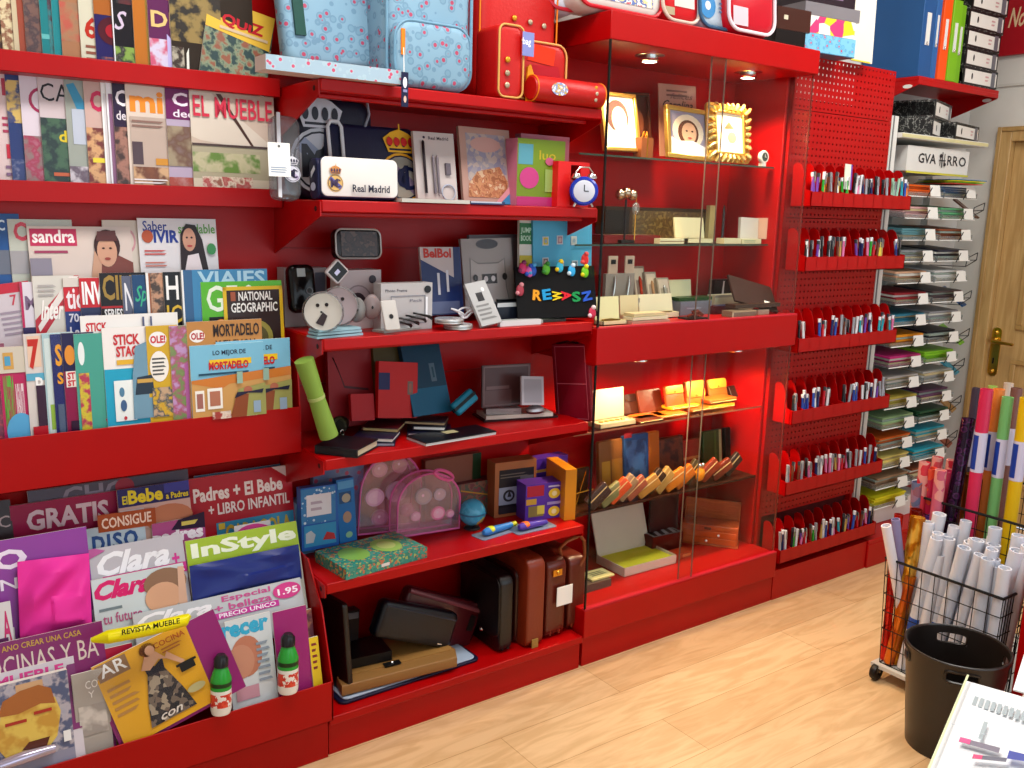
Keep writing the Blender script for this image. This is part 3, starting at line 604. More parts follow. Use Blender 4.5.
# front row, bottoms behind the lip
def frow(l, r, yt, yb, k, base, g, lab, **kw): return mag(lab, l, r, yt, yb, .2-.0042*k*.8, .006, base, g, group=GC, ext=.04, **kw)
def lipy(px): return 439.6-px*.113+1
frow(-30, 12, 345, lipy(-10), -1, '8a4a60', [('r', .3, 0, 1, .9, NP('c8b0c0', 'b84858', '7a3850', s=40))], 'purple-brown comic cut by the left photo edge')
frow(5, 34, 347, lipy(5), 0, 'b8205a', [('t', 'MAESTRO', .1, .05, .45, .7, '60b040', 2), ('t', 'INFANTIL', .5, .15, .8, .6, 'f0d8e0', 2), ('e', .6, .08, .5, .2, '58a8d8'), ('r', 0, .72, 1, 1, 'd0c8b8'), ('r', .15, .76, .5, .94, 'd0a050'), ('r', .2, .8, .4, .9, '50a0c8')], 'crimson children booklet with green and white letters')
frow(31, 60, 334, lipy(31), 1, 'd8d0cc', [('r', .1, .68, .55, .98, 'e8c8b0'), ('t', '7', .12, .66, .5, .95, 'c02818', 4), ('r', 0, .55, 1, .62, '58a8c8'), ('t', 'P', .3, .42, .55, .58, 'f8f8f8', 2), ('r', .3, .1, .9, .5, '3a2038'), ('r', .1, 0, 1, .1, 'b81828')], 'comic with big red number seven')
frow(49, 80, 333, lipy(49), 2, 'a8c8d0', [('r', .05, 0, .3, .95, 'd0e0e0'), ('r', .12, .05, .3, .3, '90b840')], 'light blue comic wrapped in film', film=True)
frow(57, 88, 334, lipy(57), 3, '1c2468', [('t', 'S', .12, .68, .34, .9, 'e8a020', 3), ('t', 'S', .14, .5, .34, .62, 'e8a020', 3), ('r', .1, 0, .3, .3, '50607c')], 'dark blue comic with orange letters')
frow(68, 100, 333, lipy(68), 4, '8a1848', [('r', 0, .62, 1, 1, '201a48'), ('e', .22, .78, .16, .1, 'e09030'), ('r', .06, .46, .4, .62, 'f0e8e0'), ('t', 'ST', .1, .54, .34, .61, 'c82030', 3), ('t', 'ST', .1, .47, .34, .53, 'c82030', 3), ('r', .12, 0, .4, .12, '301030')], 'crimson and navy comic with white title box')
frow(80, 112, 334, lipy(80), 5, '48a090', [('e', .2, .8, .1, .12, 'e8f0f0'), ('r', .08, .0, .4, .6, NP('302838', 'd0c030', 'b03050', s=34))], 'teal comic with dark busy picture')
mag('white sticker album with red title and red-orange picture', 87, 183, 316, 415, .188, .012, 'eae8e6', [('t', 'STICK', .05, .84, .26, .93, 'c82830', 3), ('r', .06, .68, .22, .71, 'e0b030'), ('t', 'Co', .08, .73, .2, .80, 'c8a0a8', 0), ('e', .14, .48, .16, .09, 'e8b820'), ('r', .02, .28, .3, .3, 'd8e8c8'), ('r', .03, .38, .3, .40, 'e8e0b8'), ('e', .3, .05, .14, .22, 'd02838'), ('r', .62, .87, .64, .97, '505878'), ('r', .7, .87, .72, .97, '505878')], group=GC, ext=.05)
mag('sticker album with doubled red title over blue', 108, 160, 328, lipy(125), .179, .01, 'eeeae8', [('r', 0, 0, 1, .58, '20a0c4'), ('t', 'STICK', .2, .82, .7, .93, 'c82830', 3), ('t', 'STACK', .24, .70, .78, .81, 'c82830', 3), ('r', .24, .62, .6, .67, 'e0b030'), ('r', .16, .04, .56, .46, 'e8f0f0'), ('e', .3, .34, .05, .05, '5080a0'), ('e', .32, .2, .06, .06, '40608c'), ('e', .34, .07, .03, .02, 'c03040'),
    ('p', [(.5, .05), (.95, .05), (.95, .6), (.85, .85), (.6, .8), (.52, .5)], '7098b0'), ('p', [(.55, .3), (.92, .3), (.9, .5), (.6, .48)], '283848'), ('r', .6, .42, .9, .46, 'c8a050')], group=GC, ext=.05)
mag('narrow yellow comic with speech bubble', 151, 182, 326, lipy(160), .175, .008, 'd0a828', [('e', .36, .86, .28, .08, 'f0f0f0'), ('t', 'OLE!', .12, .82, .6, .9, 'c82030', 3), ('e', .36, .58, .3, .16, 'f0ece4'), ('l', .14, .48, .6, .68, 5, '505050'), ('r', .1, .05, .8, .36, NP('a03828', 'd0a828', '304858', 'c0a080', s=30))], group=GC, ext=.05)
mag('narrow green and pink comic next to the orange one', 174, 200, 326, lipy(178), .171, .008, '90a868', [('r', 0, 0, 1, 1, NP('a8a060', '708a50', 'a85070', 'b890c0', s=24)), ('r', .5, .0, .9, .6, 'b060a0')], group=GC, ext=.05)
mag('orange-brown comic with black title behind the light blue ones', 191, 265, 322, 412, .168, .01, 'b88040', [('e', .13, .84, .1, .07, 'f0ece8'), ('t', 'OLE!', .05, .8, .22, .88, 'b02030', 3), ('t', 'MORTADELO', .34, .82, .96, .96, '281810', 2), ('t', 'Y FILEMON', .36, .66, .9, .78, '281810', 2), ('r', 0, 0, 1, .5, 'c09850')], group=GC, ext=.05)
for (l, r, k, lab) in ((219, 292, 0, 'light blue comic at the right end of the front row, partly behind its twin'), (193, 266, 1, 'light blue comic with yellow and red title, in front of its twin')):
    mag(lab, l, r, 346-(4 if k == 0 else 0), lipy(l+4)+3, .1655-.0036*k-.001, .006, '78b8d4', [('t', 'LO MEJOR DE', .3, .84, .75, .92, '203048', 2), ('r', .25, .72, .82, .8, 'e8c020'), ('t', 'MORTADELO', .24, .66, .78, .77, 'c02028', 4), ('l', .1, .58, .95, .64, 1, '204860'), ('r', 0, 0, 1, .54, 'c89858'), ('p', [(0, .54), (1, .62), (1, .5), (.5, .46), (.4, .4), (0, .5)], 'c87830'),
        ('r', .04, .12, .16, .4, 'f0ece4'), ('r', .06, .16, .14, .36, 'a06860'), ('r', .2, .14, .4, .42, 'f0ece4'), ('r', .23, .18, .37, .38, 'b07058'), ('p', [(.55, .0), (1, 0), (1, .44), (.62, .38)], '9a9a58'), ('p', [(.5, 0), (.72, 0), (.76, .3), (.6, .34)], '8a4828'), ('e', .75, .36, .06, .05, 'b06850'),
        ('p', [(.56, .26), (.75, .32), (.95, .3), (.97, .36), (.8, .34), (.6, .34)], '202038'), ('r', .82, .04, .92, .2, '90a8c0'), ('r', .25, 0, .5, .1, NP('382830', 'e0d0c0', 'a03830', s=40)), ('r', .6, .46, .68, .62, '90b0a0')], group=GC, ext=.03)
# --- bottom rack
GD = 'magazines in the bottom rack'
def bm(lab, bl, br, tl, y0, y1, base, g, t=.006, name='magazine', cat='magazine', film=False, ext=.08, **k):
    a = Y(*bl, y0); c = Y(*br, y0); c.z = a.z
    return board(name, lab, cat, a, c, Y(*tl, y1), t, base, g, edge=PAGE, film=film, group=GD, ext=ext, **k)
bm('dark magazines strip peeping out at the left behind the crimson pack', (-30, 545), (14, 538), (-30, 505), .27, .29, '2c1418', [('t', 'FC', .5, .3, .95, .6, 'c0a8a8', 0)])
bm('grey and red magazine peeping over the crimson pack', (30, 520), (190, 500), (30, 491), .285, .295, '504858', [('t', 'CHO', .2, .3, .6, .95, '8a8090', 2), ('e', .58, .7, .06, .3, 'a82038')])
bm('blue-topped magazine peeping over the red parents pack', (196, 500), (282, 485), (196, 476), .285, .295, '1c5068', [('l', .1, .5, .9, .9, 1, '6098a8')])
bm('crimson pack with large pale word and white small print', (18, 600), (160, 570), (11, 506), .262, .282, '9a1848', [('t', 'GRATIS', .10, .70, .66, .92, 'e0c4cc', 3), ('t', 'CO', .72, .82, .86, .92, 'e0b8c4', 1), ('t', 'GR', .72, .70, .86, .79, 'e0b8c4', 1)])
bm('red pack with white writing and a blue story booklet, at the right end', (196, 568), (297, 546), (191, 479), .248, .285, 'b41828', [('t', 'Padres + El Bebe', .03, .72, .9, .88, 'f0e0dc', 3), ('t', '+ LIBRO INFANTIL', .16, .55, .96, .68, 'f0e0dc', 2), ('p', [(.8, 1), (1, 1), (1, .82)], 'd8c8c8'), ('r', .22, .12, .99, .46, '3890b8'), ('t', 'CARACOLA', .3, .22, .96, .42, 'c8b040', 3), ('r', .24, .38, .3, .45, 'e0c040'), ('p', [(0, 0), (.2, 0), (.2, .4), (0, .45)], 'b41828')], t=.012)
bm('baby magazine with yellow title on dark blue', (123, 560), (194, 548), (119, 490), .235, .262, 'c8a090', [('r', 0, .74, 1, 1, '241c60'), ('t', 'El', .06, .78, .13, .9, 'e0d020', 2), ('t', 'Bebe', .14, .77, .62, .97, 'e8d020', 3), ('r', .64, .86, 1, 1, '3a3890'), ('t', 'a Padres', .66, .77, .98, .86, 'e8d020', 2), ('r', 0, .4, 1, .74, 'd0a8a0'), ('e', .68, .5, .34, .2, 'c07858'), ('p', [(0, .45), (.3, .5), (.34, .7), (0, .7)], 'dcd0d0')])
bm('white magazine with dark blue title and rust paper band', (30, 610), (150, 580), (18, 541), .215, .24, 'b8c8d4', [('t', 'el', .2, .62, .4, .86, '204a78', 1), ('t', 'piso.', .54, .52, .98, .98, '284c88', 1), ('p', [(.6, .92), (1.1, .90), (1.1, 1.16), (.6, 1.18)], 'a84818'), ('t', 'CONSIGUE', .63, .96, 1.06, 1.12, 'f4d8c8', 2), ('p', [(0, .5), (.5, .8), (.5, .9), (0, .7)], 'dce4ea')])
bm('pink and purple magazine with fat white title', (156, 590), (208, 578), (153, 524), .225, .236, 'b05088', [('t', 'padres', .0, .62, .96, .88, 'f4ecf4', 4), ('p', [(.35, .86), (1, .82), (1, 1.06), (.5, 1)], '281838'), ('l', .55, .86, .95, 1, 1, 'd0c060')], ext=.03)
# middle tier
bm('purple pack with pale letters, holding a folded pink garment', (2, 668), (98, 640), (-2, 541), .13, .19, '8a3a98', [('t', 'CLO', -.5, .76, .36, .92, 'e8dcf0', 3), ('t', 'CAN', -.3, .60, .24, .69, 'e8dcf0', 1), ('r', 0, 0, .16, .3, 'd8d0d0'), ('t', 'A', .02, .12, .14, .28, 'c03060', 2)])
# pink garment folded in the bag
t = B(); T, w, h = frame(Y(20, 640, .12), Y(92, 628, .12), Y(16, 562, .165))
def fold(b, w, h, n=14, amp=.012, mat=None, T=None, seed=1, base=.016):
    vs = []; N = n
    for j in range(N+1):
        for i in range(N+1):
            u, v = i/N, j/N; e = min(u, 1-u, v, 1-v)*6; e = min(1, e)
            z = base*e+amp*e*(math.sin(u*9+3*math.sin(v*4+seed))*.5+math.sin(v*5-u*7+seed)*.4)
            if .45 < u < .9 and .12 < v < .5: z += .006*e
            vs.append((u*w, v*h, z))
    for j in range(N+1):
        for i in range(N+1): vs.append((i/N*w, j/N*h, 0))
    q = (N+1)**2; fs = [(j*(N+1)+i, j*(N+1)+i+1, (j+1)*(N+1)+i+1, (j+1)*(N+1)+i) for j in range(N) for i in range(N)]
    fs += [tuple(a+q for a in reversed(f)) for f in fs]
    b.add(vs, fs, mat, T, True)
fold(t, w, h, 28, .020, M('e02c98', .6), None, 1)
t.build('folded_garment', None, T, label='folded bright pink garment in clear bag on the purple pack', cat='garment')
bm('grey pack with white title, two magazines and pink strip', (94, 625), (192, 610), (93, 549), .135, .2, 'b4b0b8', [('t', 'Clara', .1, .60, .84, .92, 'e8e8ee', 3, 1), ('t', '+', .86, .60, .94, .74, 'c82888', 3), ('r', .14, .46, 1, .60, 'c02080'), ('t', 'DOS REVISTAS A UN PR', .16, .48, .98, .57, 'f8e8f4', 3), ('p', [(0, .85), (.2, .95), (.1, 1), (0, 1)], 'b05090')])
bm('women magazine with crimson title and woman with raised arms', (98, 645), (190, 628), (96, 580), .11, .15, 'c4d0d4', [('t', 'Clara', .02, .66, .62, .96, 'd01868', 4, 1), ('l', .05, .46, .35, .56, 1, '708088'), ('t', 'tu futuro', .08, .28, .5, .44, 'b05080', 1), ('e', .78, .74, .24, .24, '8a6850'), ('e', .74, .52, .2, .24, 'd0a080'), ('p', [(.9, .3), (1, .3), (1, .95), (.93, .96)], 'd0a890'), ('p', [(.5, .0), (1, 0), (1, .3), (.6, .3)], 'dfe4e8')])
bm('small pink and white magazine at the left edge below the purple pack', (-40, 672), (16, 655), (-44, 612), .10, .13, 'd0ccd0', [('t', 'A', .82, .3, .97, .85, 'c02868', 2), ('r', 0, 0, .9, .4, '5a2858')])
bm('lime-headed magazine pack with folded navy cloth', (193, 605), (304, 580), (187, 541), .135, .185, 'cfd4c8', [('r', 0, .56, 1, 1, '9ab820'), ('t', 'InStyle', .04, .64, .98, .94, 'e8f0d8', 3), ('r', 0, .5, 1, .56, 'a8c040')])
bm('round pink price sticker strip above the lime magazine', (236, 548), (272, 540), (236, 526), .19, .2, 'b8b4b8', [('e', .5, .5, .5, .46, 'b03078'), ('t', 'SOLO', .2, .35, .8, .65, 'f4e0ec', 2)], t=.002, name='price_strip', cat='price tag', ext=0, film=False)
t = B(); T, w, h = frame(Y(193, 603, .125), P(302, .125, Y(193, 603, .125).z), Y(190, 566, .145))
fold(t, w, h, 24, .005, M('1c2c78', .35), None, 3, .008)
t.build('folded_cloth', None, T, label='folded navy blue cloth in clear wrap below a lime title', cat='garment')
bm('grey pack with pink round price sticker and beauty special title', (136, 640), (304, 600), (144, 612), .085, .11, 'b8bcc0', [('t', 'Clara', .02, .35, .44, .9, 'ececf0', 3, 1), ('t', 'Especial', .50, .62, .80, .92, 'c04888', 2), ('t', '+ belleza', .45, .32, .80, .60, 'c04888', 2), ('r', .36, .02, .84, .28, 'c02890'), ('t', 'UN PRECIO UNICO', .38, .06, .82, .24, 'f4e4f0', 2), ('e', .9, .58, .09, .34, 'c83080'), ('t', '1.95', .84, .42, .97, .7, 'f4e4f0', 2)])
bm('purple pack with thin white bathroom title above the monster cover', (0, 745), (112, 700), (-30, 650), .02, .085, '7a2060', [('t', 'COCINAS Y BA', -.15, .64, .94, .85, 'd0c0b8', 0), ('t', 'ANO CREAR UNA CASA', .1, .90, .8, .96, 'c09838', 1), ('p', [(.6, 0), (1, 0), (1, .5), (.62, .5)], '8a8078')])
bm('white magazine with cropped pink title behind the orange-haired cover', (2, 750), (82, 722), (-6, 675), .005, .06, 'c8c0c8', [('t', 'MUEBLE', .0, .80, .86, .94, 'd03888', 3), ('p', [(.6, 0), (1, 0), (1, .9), (.9, .9)], '7a3068')])
bm('yellow-green topped magazine between purple pack and food cover', (66, 726), (138, 690), (68, 658), .03, .07, 'b0a838', [('t', 'IDEAS', .0, .7, .5, .86, '303828', 2), ('r', .5, .6, 1, 1, 'a81838')])
bm('pale grey home magazine with a white interior picture', (78, 742), (112, 726), (70, 676), .0, .03, 'a8a098', [('t', 'CO', .36, .74, .72, .86, 'e8e4e0', 0), ('t', 'Y', .42, .6, .6, .7, 'e8e4e0', 0), ('r', .1, .05, .9, .5, NP('b0a8a0', '98908a', 'c8c0b8', s=14))])
bm('wrapped toy magazine with orange furry picture at the front left', (0, 768), (75, 746), (-8, 688), -.018, .02, '8a8aa0', [('r', 0, 0, 1, 1, NP('8088a8', 'b0a8b0', '505878', s=30)), ('r', .3, .86, .66, .96, 'c8a078'), ('p', [(.02, .2), (.1, .08), (.6, .04), (.78, .2), (.86, .5), (.8, .7), (.1, .7), (.02, .45)], MN(('d0a838', 'd8b850', 'c09030'), 20, .4, 'noise', (1, 1, 1), False)),
    ('p', [(.04, .62), (.12, .8), (.35, .88), (.6, .9), (.76, .82), (.8, .62), (.6, .66), (.3, .6)], MN(('a86020', 'c07828', '8a4818'), 60, .5, 'wave', (6, 1, 1), False)), ('p', [(.3, .14), (.62, .1), (.68, .22), (.4, .22)], '5a2818'), ('r', .12, .48, .4, .52, 'a83020'), ('r', .5, .54, .74, .58, 'a83020'), ('r', .86, .1, .96, .24, 'e8e8e8')], t=.02)
sl = B(); sl.tube([Y(0, 766, -.03), Y(25, 757, -.03), Y(55, 748, -.03)], [.012, .014, .010], M('b8b0c8', .12, .6), 10)
sl.build('film_roll', None, None, label='crumpled shiny silver wrapper lying at the front lip', cat='wrapper')
# food magazine on purple card, baby magazine on purple card, bottles
quadt('tilted purple card behind the yellow food magazine, a green bottle stands before it', 'backing_card', 'card', (87, 672), (213, 609), (121, 742), .045, -.012, .003, '8a2068', [], group=GD, edge=PAGE, ext=.03)
quadt('tilted yellow food magazine with woman in a patterned skirt', 'magazine', 'magazine', (91, 668), (184, 622), (126, 744), .034, -.02, .006, 'd8a020', [('r', .02, .78, .34, .98, '8a6848'), ('t', 'AR', .05, .82, .32, .97, 'e8e8e8', 1), ('l', .05, .3, .34, .7, 5, 'b08040'), ('t', 'COCINA', .62, .86, .96, .93, 'b05018', 1), ('l', .68, .76, .92, .84, 2, 'b06828'),
    ('p', [(.30, .02), (.80, .02), (.74, .3), (.64, .62), (.46, .62), (.36, .3)], MN(('2a2428', '6a5c50', '18141a', '9a8c78'), 90, .5, 'cell')), ('p', [(.46, .6), (.64, .6), (.66, .74), (.56, .68), (.45, .76)], '201c28'), ('p', [(.42, .7), (.5, .66), (.62, .74), (.7, .7), (.62, .84), (.5, .84)], 'd0a080'), ('p', [(.68, .72), (.82, .56), (.86, .58), (.72, .78)], 'd0a080'), ('e', .55, .9, .085, .08, '5a2c18'), ('e', .57, .88, .05, .06, 'd0a080'),
    ('r', .78, .46, .94, .57, '1c1c1c'), ('r', .75, .54, .97, .57, '1c1c1c'), ('e', .86, .22, .1, .05, 'b0a878'), ('t', 'con', .42, .05, .66, .12, 'd8d0c8', 1, 1)], ext=.012, group=GD, edge=PAGE, film=True)
# yellow rolled leaflet
sl = B(); sl.tube([Y(92, 640, .0), Y(108, 637, -.02), Y(150, 629, -.02), Y(185, 620, 0), Y(190, 615, 0)], [.006, .016, .016, .015, .005], M('e4d800', .3), 12)
T, w, h = frame(Y(122, 638, -.038), Y(180, 626, -.038), Y(120, 629, -.036)); draw(sl, [('t', 'REVISTA MUEBLE', 0, .3, 1, .9, '303010', 2)], w, h, 0, T)
sl.build('rolled_leaflet', None, None, label='bright yellow rolled leaflet with black print lying across magazines', cat='leaflet')
bm('baby magazine with light blue title and sleeping baby face', (233, 708), (278, 692), (222, 623), -.006, .04, 'ccd4d8', [('t', 'crecer', -.3, .80, .94, .95, '38a8d0', 4), ('e', .40, .55, .34, .24, 'b87860'), ('e', .26, .5, .3, .2, 'c08870'), ('r', .1, .05, .6, .2, 'c090a0'), ('l', .62, .2, .95, .7, 7, '8a98a8')], ext=.02)
bm('purple card behind the right green bottle', (280, 702), (313, 686), (276, 612), -.005, .035, '9a2470', [], t=.003, name='backing_card', cat='card', film=True, ext=.02)
bm('brown and purple magazine strip at the right end of the bottom rack', (300, 680), (318, 674), (298, 612), .02, .06, '7a4048', [('r', 0, 0, 1, 1, NP('7a4048', 'a06850', '582838', s=20))])
bm('small narrow yellow booklet at the right end of the bottom rack', (313, 680), (322, 676), (310, 638), -.005, .02, 'e0c028', [('l', .2, .2, .8, .9, 5, '803030')], ext=.02)
for (px, py, top, lab) in ((221, 713, 655, 'left of the two green and white drink bottles on the rack lip'), (288, 692, 634, 'right of the two green and white drink bottles on the rack lip')):
    p = Y(px, py, -.025); tp = Y(px, top, -.015); H = (tp-p).length; d = (tp-p).normalized()
    p = p+Vector((0, 0, .002)); r = H*.17
    T = Matrix.Translation(p) @ Vector((0, 0, 1)).rotation_difference(d).to_matrix().to_4x4()
    t = thing('drink_bottle', lab, 'bottle', group='small drink bottles given with magazines', mat=T)
    B().lathe([(.0001, 0), (r*.9, 0), (r, .01), (r, H*.42)], M('e8e8e2', .25), 20).lathe([(r, H*.42), (r*1.0, H*.6), (r*.62, H*.78), (r*.55, H*.8), (.0001, H*.8)], M('2c9a38', .2), 20).lathe([(r*1.01, H*.48), (r*1.01, H*.55)], M('183818', .3), 20).build('bottle_body', t)
    c = B().lathe([(r*1.012, H*.14), (r*1.012, H*.36)], MN(('e8e4dc', 'c83020', 'd84830'), 60, .3), 20).build('label_band', t)
    B().lathe([(.0001, H*.8), (r*.7, H*.8), (r*.7, H*.93), (r*.4, H), (.0001, H)], M('202024', .2), 16).build('cap', t)
# ================================================================ goods on the open shelves (second bay)
FLORAL = MN(('a83858', '6c92a8', '62869e', '769ab0'), 42, .6, 'dots'); FLORAL2 = MN(('c04868', 'a0b8c4', '98b0c0'), 60, .5, 'dots')
REDBAG = M('b40a06', .45, 0, .4, 0, .4, 120); ORANGE = M('e07810', .5); STUD = M('c8b090', .3, .8); NAVY = M('12163a', .5)
def crest(cx, cy, s, w, h, ring, ink, crown, band='b0a0c0', fill=None):
    """round club crest: ring, band, letters and a crown on top; s is a fraction of the width"""
    a = w/h
    g = [('e', cx, cy, s, s*a, ring), ('e', cx, cy, s*.9, s*.9*a, ink), ('e', cx, cy, s*.84, s*.84*a, fill or ring), ('p', [(cx-s*.8, cy+s*.35*a), (cx-s*.5, cy+s*.7*a), (cx+s*.8, cy-s*.35*a), (cx+s*.5, cy-s*.7*a)], band),
         ('t', 'M', cx-s*.62, cy-s*.5*a, cx+s*.3, cy+s*.5*a, ink, 2), ('t', 'C', cx-s*.3, cy-s*.5*a, cx+s*.6, cy+s*.45*a, ink, 1)]
    y0 = cy+s*1.0*a
    g += [('p', [(cx-s*.55, y0), (cx+s*.55, y0), (cx+s*.75, y0+s*.55*a), (cx+s*.4, y0+s*.8*a), (cx, y0+s*.95*a), (cx-s*.4, y0+s*.8*a), (cx-s*.75, y0+s*.55*a)], crown), ('r', cx-s*.5, y0+s*.08*a, cx+s*.5, y0+s*.16*a, ink)]
    for k in (-.48, -.16, .16, .48): g.append(('e', cx+s*k, y0+s*.42*a, s*.11, s*.2*a, ink))
    g.append(('r', cx-s*.03, y0+s*.9*a, cx+s*.03, y0+s*1.15*a, crown))
    return g
def pad(name, bl, br, tl, dep, m, r=.03, bev=.02, parent=None, z0=0, **k):
    """soft rounded slab whose front face carries the given frame"""
    T, w, h = frame(bl, br, tl)
    return B().pillow(rrect(0, 0, w, h, r, 6), z0-dep, z0, bev, m).build(name, parent, T, **k), T, w, h
# ---- top shelf z 1.832
z = 1.834
boxon('flat_gift_box', 'flat pale blue box with small red flowers jutting out over the left shelf end', 'box', Y(266, 75, -.02), Y(401, 77.5, -.02), z, .07, .034, 'd0c0b8', front=[('r', 0, 0, 1, 1, FLORAL2)], top=[('r', 0, 0, 1, 1, FLORAL2)])
t = thing('hanging_tag', 'navy swing tag hanging over the top shelf edge by the pale blue box', 'tag', Y(404, 72, -.03))
B().tube([(0, 0, 0), (.001, .004, .06)], .0012, WHITE, 6).build('cord', t)
b = B(); b.box((-.008, -.0015, -.085), (.012, 0, .0), NAVY); draw(b, [('e', .5, .7, .3, .16, 'e0e0e8'), ('e', .5, .22, .2, .1, 'd8b0a0'), ('r', .2, .42, .8, .5, '8080a8')], .02, .085, 0, Matrix.Translation((-.008, -.0016, -.085)) @ RX90); b.build('tag_card', t)
# soft floral folder bag
t = thing('folder_bag', 'soft light blue floral bag with dark green strap, left on the top shelf', 'bag', Y(290, 62, .14))
T, w, h = frame(Y(288, 64, .14), Y(386, 70, .14), Y(288, 64, .14)+Vector((0, .05, .4))); WI = Matrix.Translation(Y(290, 62, .14)).inverted()
bb, _, _, _ = pad('bag_body', Y(288, 64, .14), Y(386, 70, .14), Y(288, 64, .14)+Vector((0, .05, .4)), .06, FLORAL, .03, .02, t); bb.matrix_basis = WI @ T
B().box((w*.1, h*.18, .001), (w*.2, h, .008), M('0c4038', .6)).build('strap', t, WI @ T)
# floral backpack
o = Y(384, 82, .05); t = thing('school_backpack', 'light blue school backpack with red flowers and rounded front pocket', 'backpack', o); WI = Matrix.Translation(o).inverted()
bl, br = Y(386, 82, .05), Y(472, 90, .05); bl.z = br.z = z; tl = Vector((bl.x-.001, .05, z+.40)); T, w, h = frame(bl, br, tl)
bb, _, _, _ = pad('bag_body', bl, br, tl, .16, FLORAL, .05, .035, t); bb.matrix_basis = WI @ T
B().pillow(rrect(w*.04, .004, w*.93, h*.43, .05, 6), -.02, .03, .02, FLORAL).build('front_pocket', t, WI @ T)
PIP = M('6890a8', .5)
B().tube([(x, y, .022) for x, y in rrect(w*.05, .012, w*.92, h*.425, .05, 6)[6:]], .004, PIP, 8).build('pocket_zip', t, WI @ T)
B().tube([(x, y, -.004) for x, y in rrect(.004, .01, w-.004, h-.01, .05, 6)], .0045, PIP, 8, closed=True).build('piping', t, WI @ T)
b = B(); draw(b, [('e', .55, .82, .2, .07, 'a0bcc8'), ('t', 'by bunny', .54, .68, .88, .73, '304858', 1, 1)], w, h*.97, .002); b.build('printed_patch', t, WI @ T)
B().box((w*.10, h*.2, .03), (w*.14, h*.36, .034), ORANGE).build('zip_pull', t, WI @ T, label='small orange zip pull')
# red backpack
o = Y(475, 90, .08); t = thing('school_backpack', 'red school backpack with orange piping, studs and a yellow strap', 'backpack', o); WI = Matrix.Translation(o).inverted()
bl, br = Y(478, 88, .12), Y(556, 96, .12); bl.z = br.z = z; tl = Vector((bl.x-.001, .12, z+.40)); T, w, h = frame(bl, br, tl)
bb, _, _, _ = pad('bag_body', bl, br, tl, .14, REDBAG, .05, .03, t); bb.matrix_basis = WI @ T
B().tube([(x, y, -.003) for x, y in rrect(.004, .01, w-.004, h-.01, .05, 6)], .0025, ORANGE, 8, closed=True).build('piping', t, WI @ T)
B().pillow(rrect(w*.30, .0, w*.985, h*.44, .035, 6), -.02, .055, .018, REDBAG).build('front_pocket', t, WI @ T)
B().tube([(x, y, .054) for x, y in rrect(w*.31, .012, w*.975, h*.435, .035, 6)[5:]], .003, M('d8a058', .5), 8).build('pocket_piping', t, WI @ T)
b = B(); draw(b, [('p', [(.46, .30), (.8, .28), (.82, .40), (.5, .42)], 'd83010'), ('p', [(.44, .10), (.92, .12), (.86, .28), (.5, .27)], 'a81020')], w, h, .0565); b.build('pocket_print', t, WI @ T)
B().pillow(rrect(0, .0, w*.30, h*.5, .02, 5), -.02, .10, .015, REDBAG).build('side_pocket', t, WI @ T)
B().tube([(x, y, .10) for x, y in rrect(.002, .005, w*.30, h*.495, .02, 5)], .003, M('c89850', .5), 8, closed=True).build('pocket_piping', t, WI @ T)
for k, (fx, fy, zz, m) in enumerate(((.42, .60, .004, 'c89020'), (.62, .59, .004, 'a09078'), (.80, .58, .004, 'b0a088'), (.1, .26, .105, 'c89020'), (.1, .17, .105, 'a09078'), (.1, .09, .105, 'b0a088'))):
    B().ball((w*fx, h*fy, zz), .0085, M(m, .35, .5), None, 12, (1, 1, .5)).build('stud', t, WI @ T)
b = B(); b.box((w*.26, h*.30, .108), (w*.40, h*.46, .110), M('7880b8', .5)); draw(b, [('t', 'bag', .26, .36, .36, .42, 'e8e8f4')], w, h, .110); b.build('swing_tag', t, WI @ T)
B().prism([(w*.40, 0), (w*.52, 0), (w*.50, h*.16), (w*.44, h*.26), (w*.40, h*.24)], .075, .083, M('e89810', .5)).build('strap', t, WI @ T, label='yellow strap')
# red cylinder pencil case
p0, p1 = Y(530, 90, .02), Y(600, 93, .02); r = .036; p0.z = p1.z = z+r
t = thing('pencil_case', 'small red barrel pencil case with studs at the right end of the top shelf', 'pencil case', p0); WI = Matrix.Translation(p0).inverted()
ax = (p1-p0); B().tube([p0+ax*k for k in (0, .03, .5, .97, 1)], [r*.85, r, r*1.02, r, r*.85], REDBAG, 20).build('case_body', t, WI)
for q in (.02, .98): B().tube([p0+ax*q+Vector((0, math.sin(a)*r*.99, math.cos(a)*r*.99)) for a in [k*math.pi/12 for k in range(24)]], .002, ORANGE, 6, closed=True).build('piping', t, WI)
for k, dz in enumerate((.5, 0, -.5)): B().ball(p0+ax*.84+Vector((0, -math.cos(dz)*r, math.sin(dz)*r)), .006, M('c89020' if k == 0 else 'b0a088', .35, .5), None, 10, (1, .5, 1)).build('stud', t, WI)
b = B(); b.prism(ell(0, 0, .03, .018, 16), 0, .002, MN(('d8d0d8', 'c8a030', '8090c0', 'e0e0e8'), 60, .4), Matrix.Translation(p0+ax*.3+Vector((0, -r-.001, 0))) @ RX90); b.build('printed_patch', t, WI)
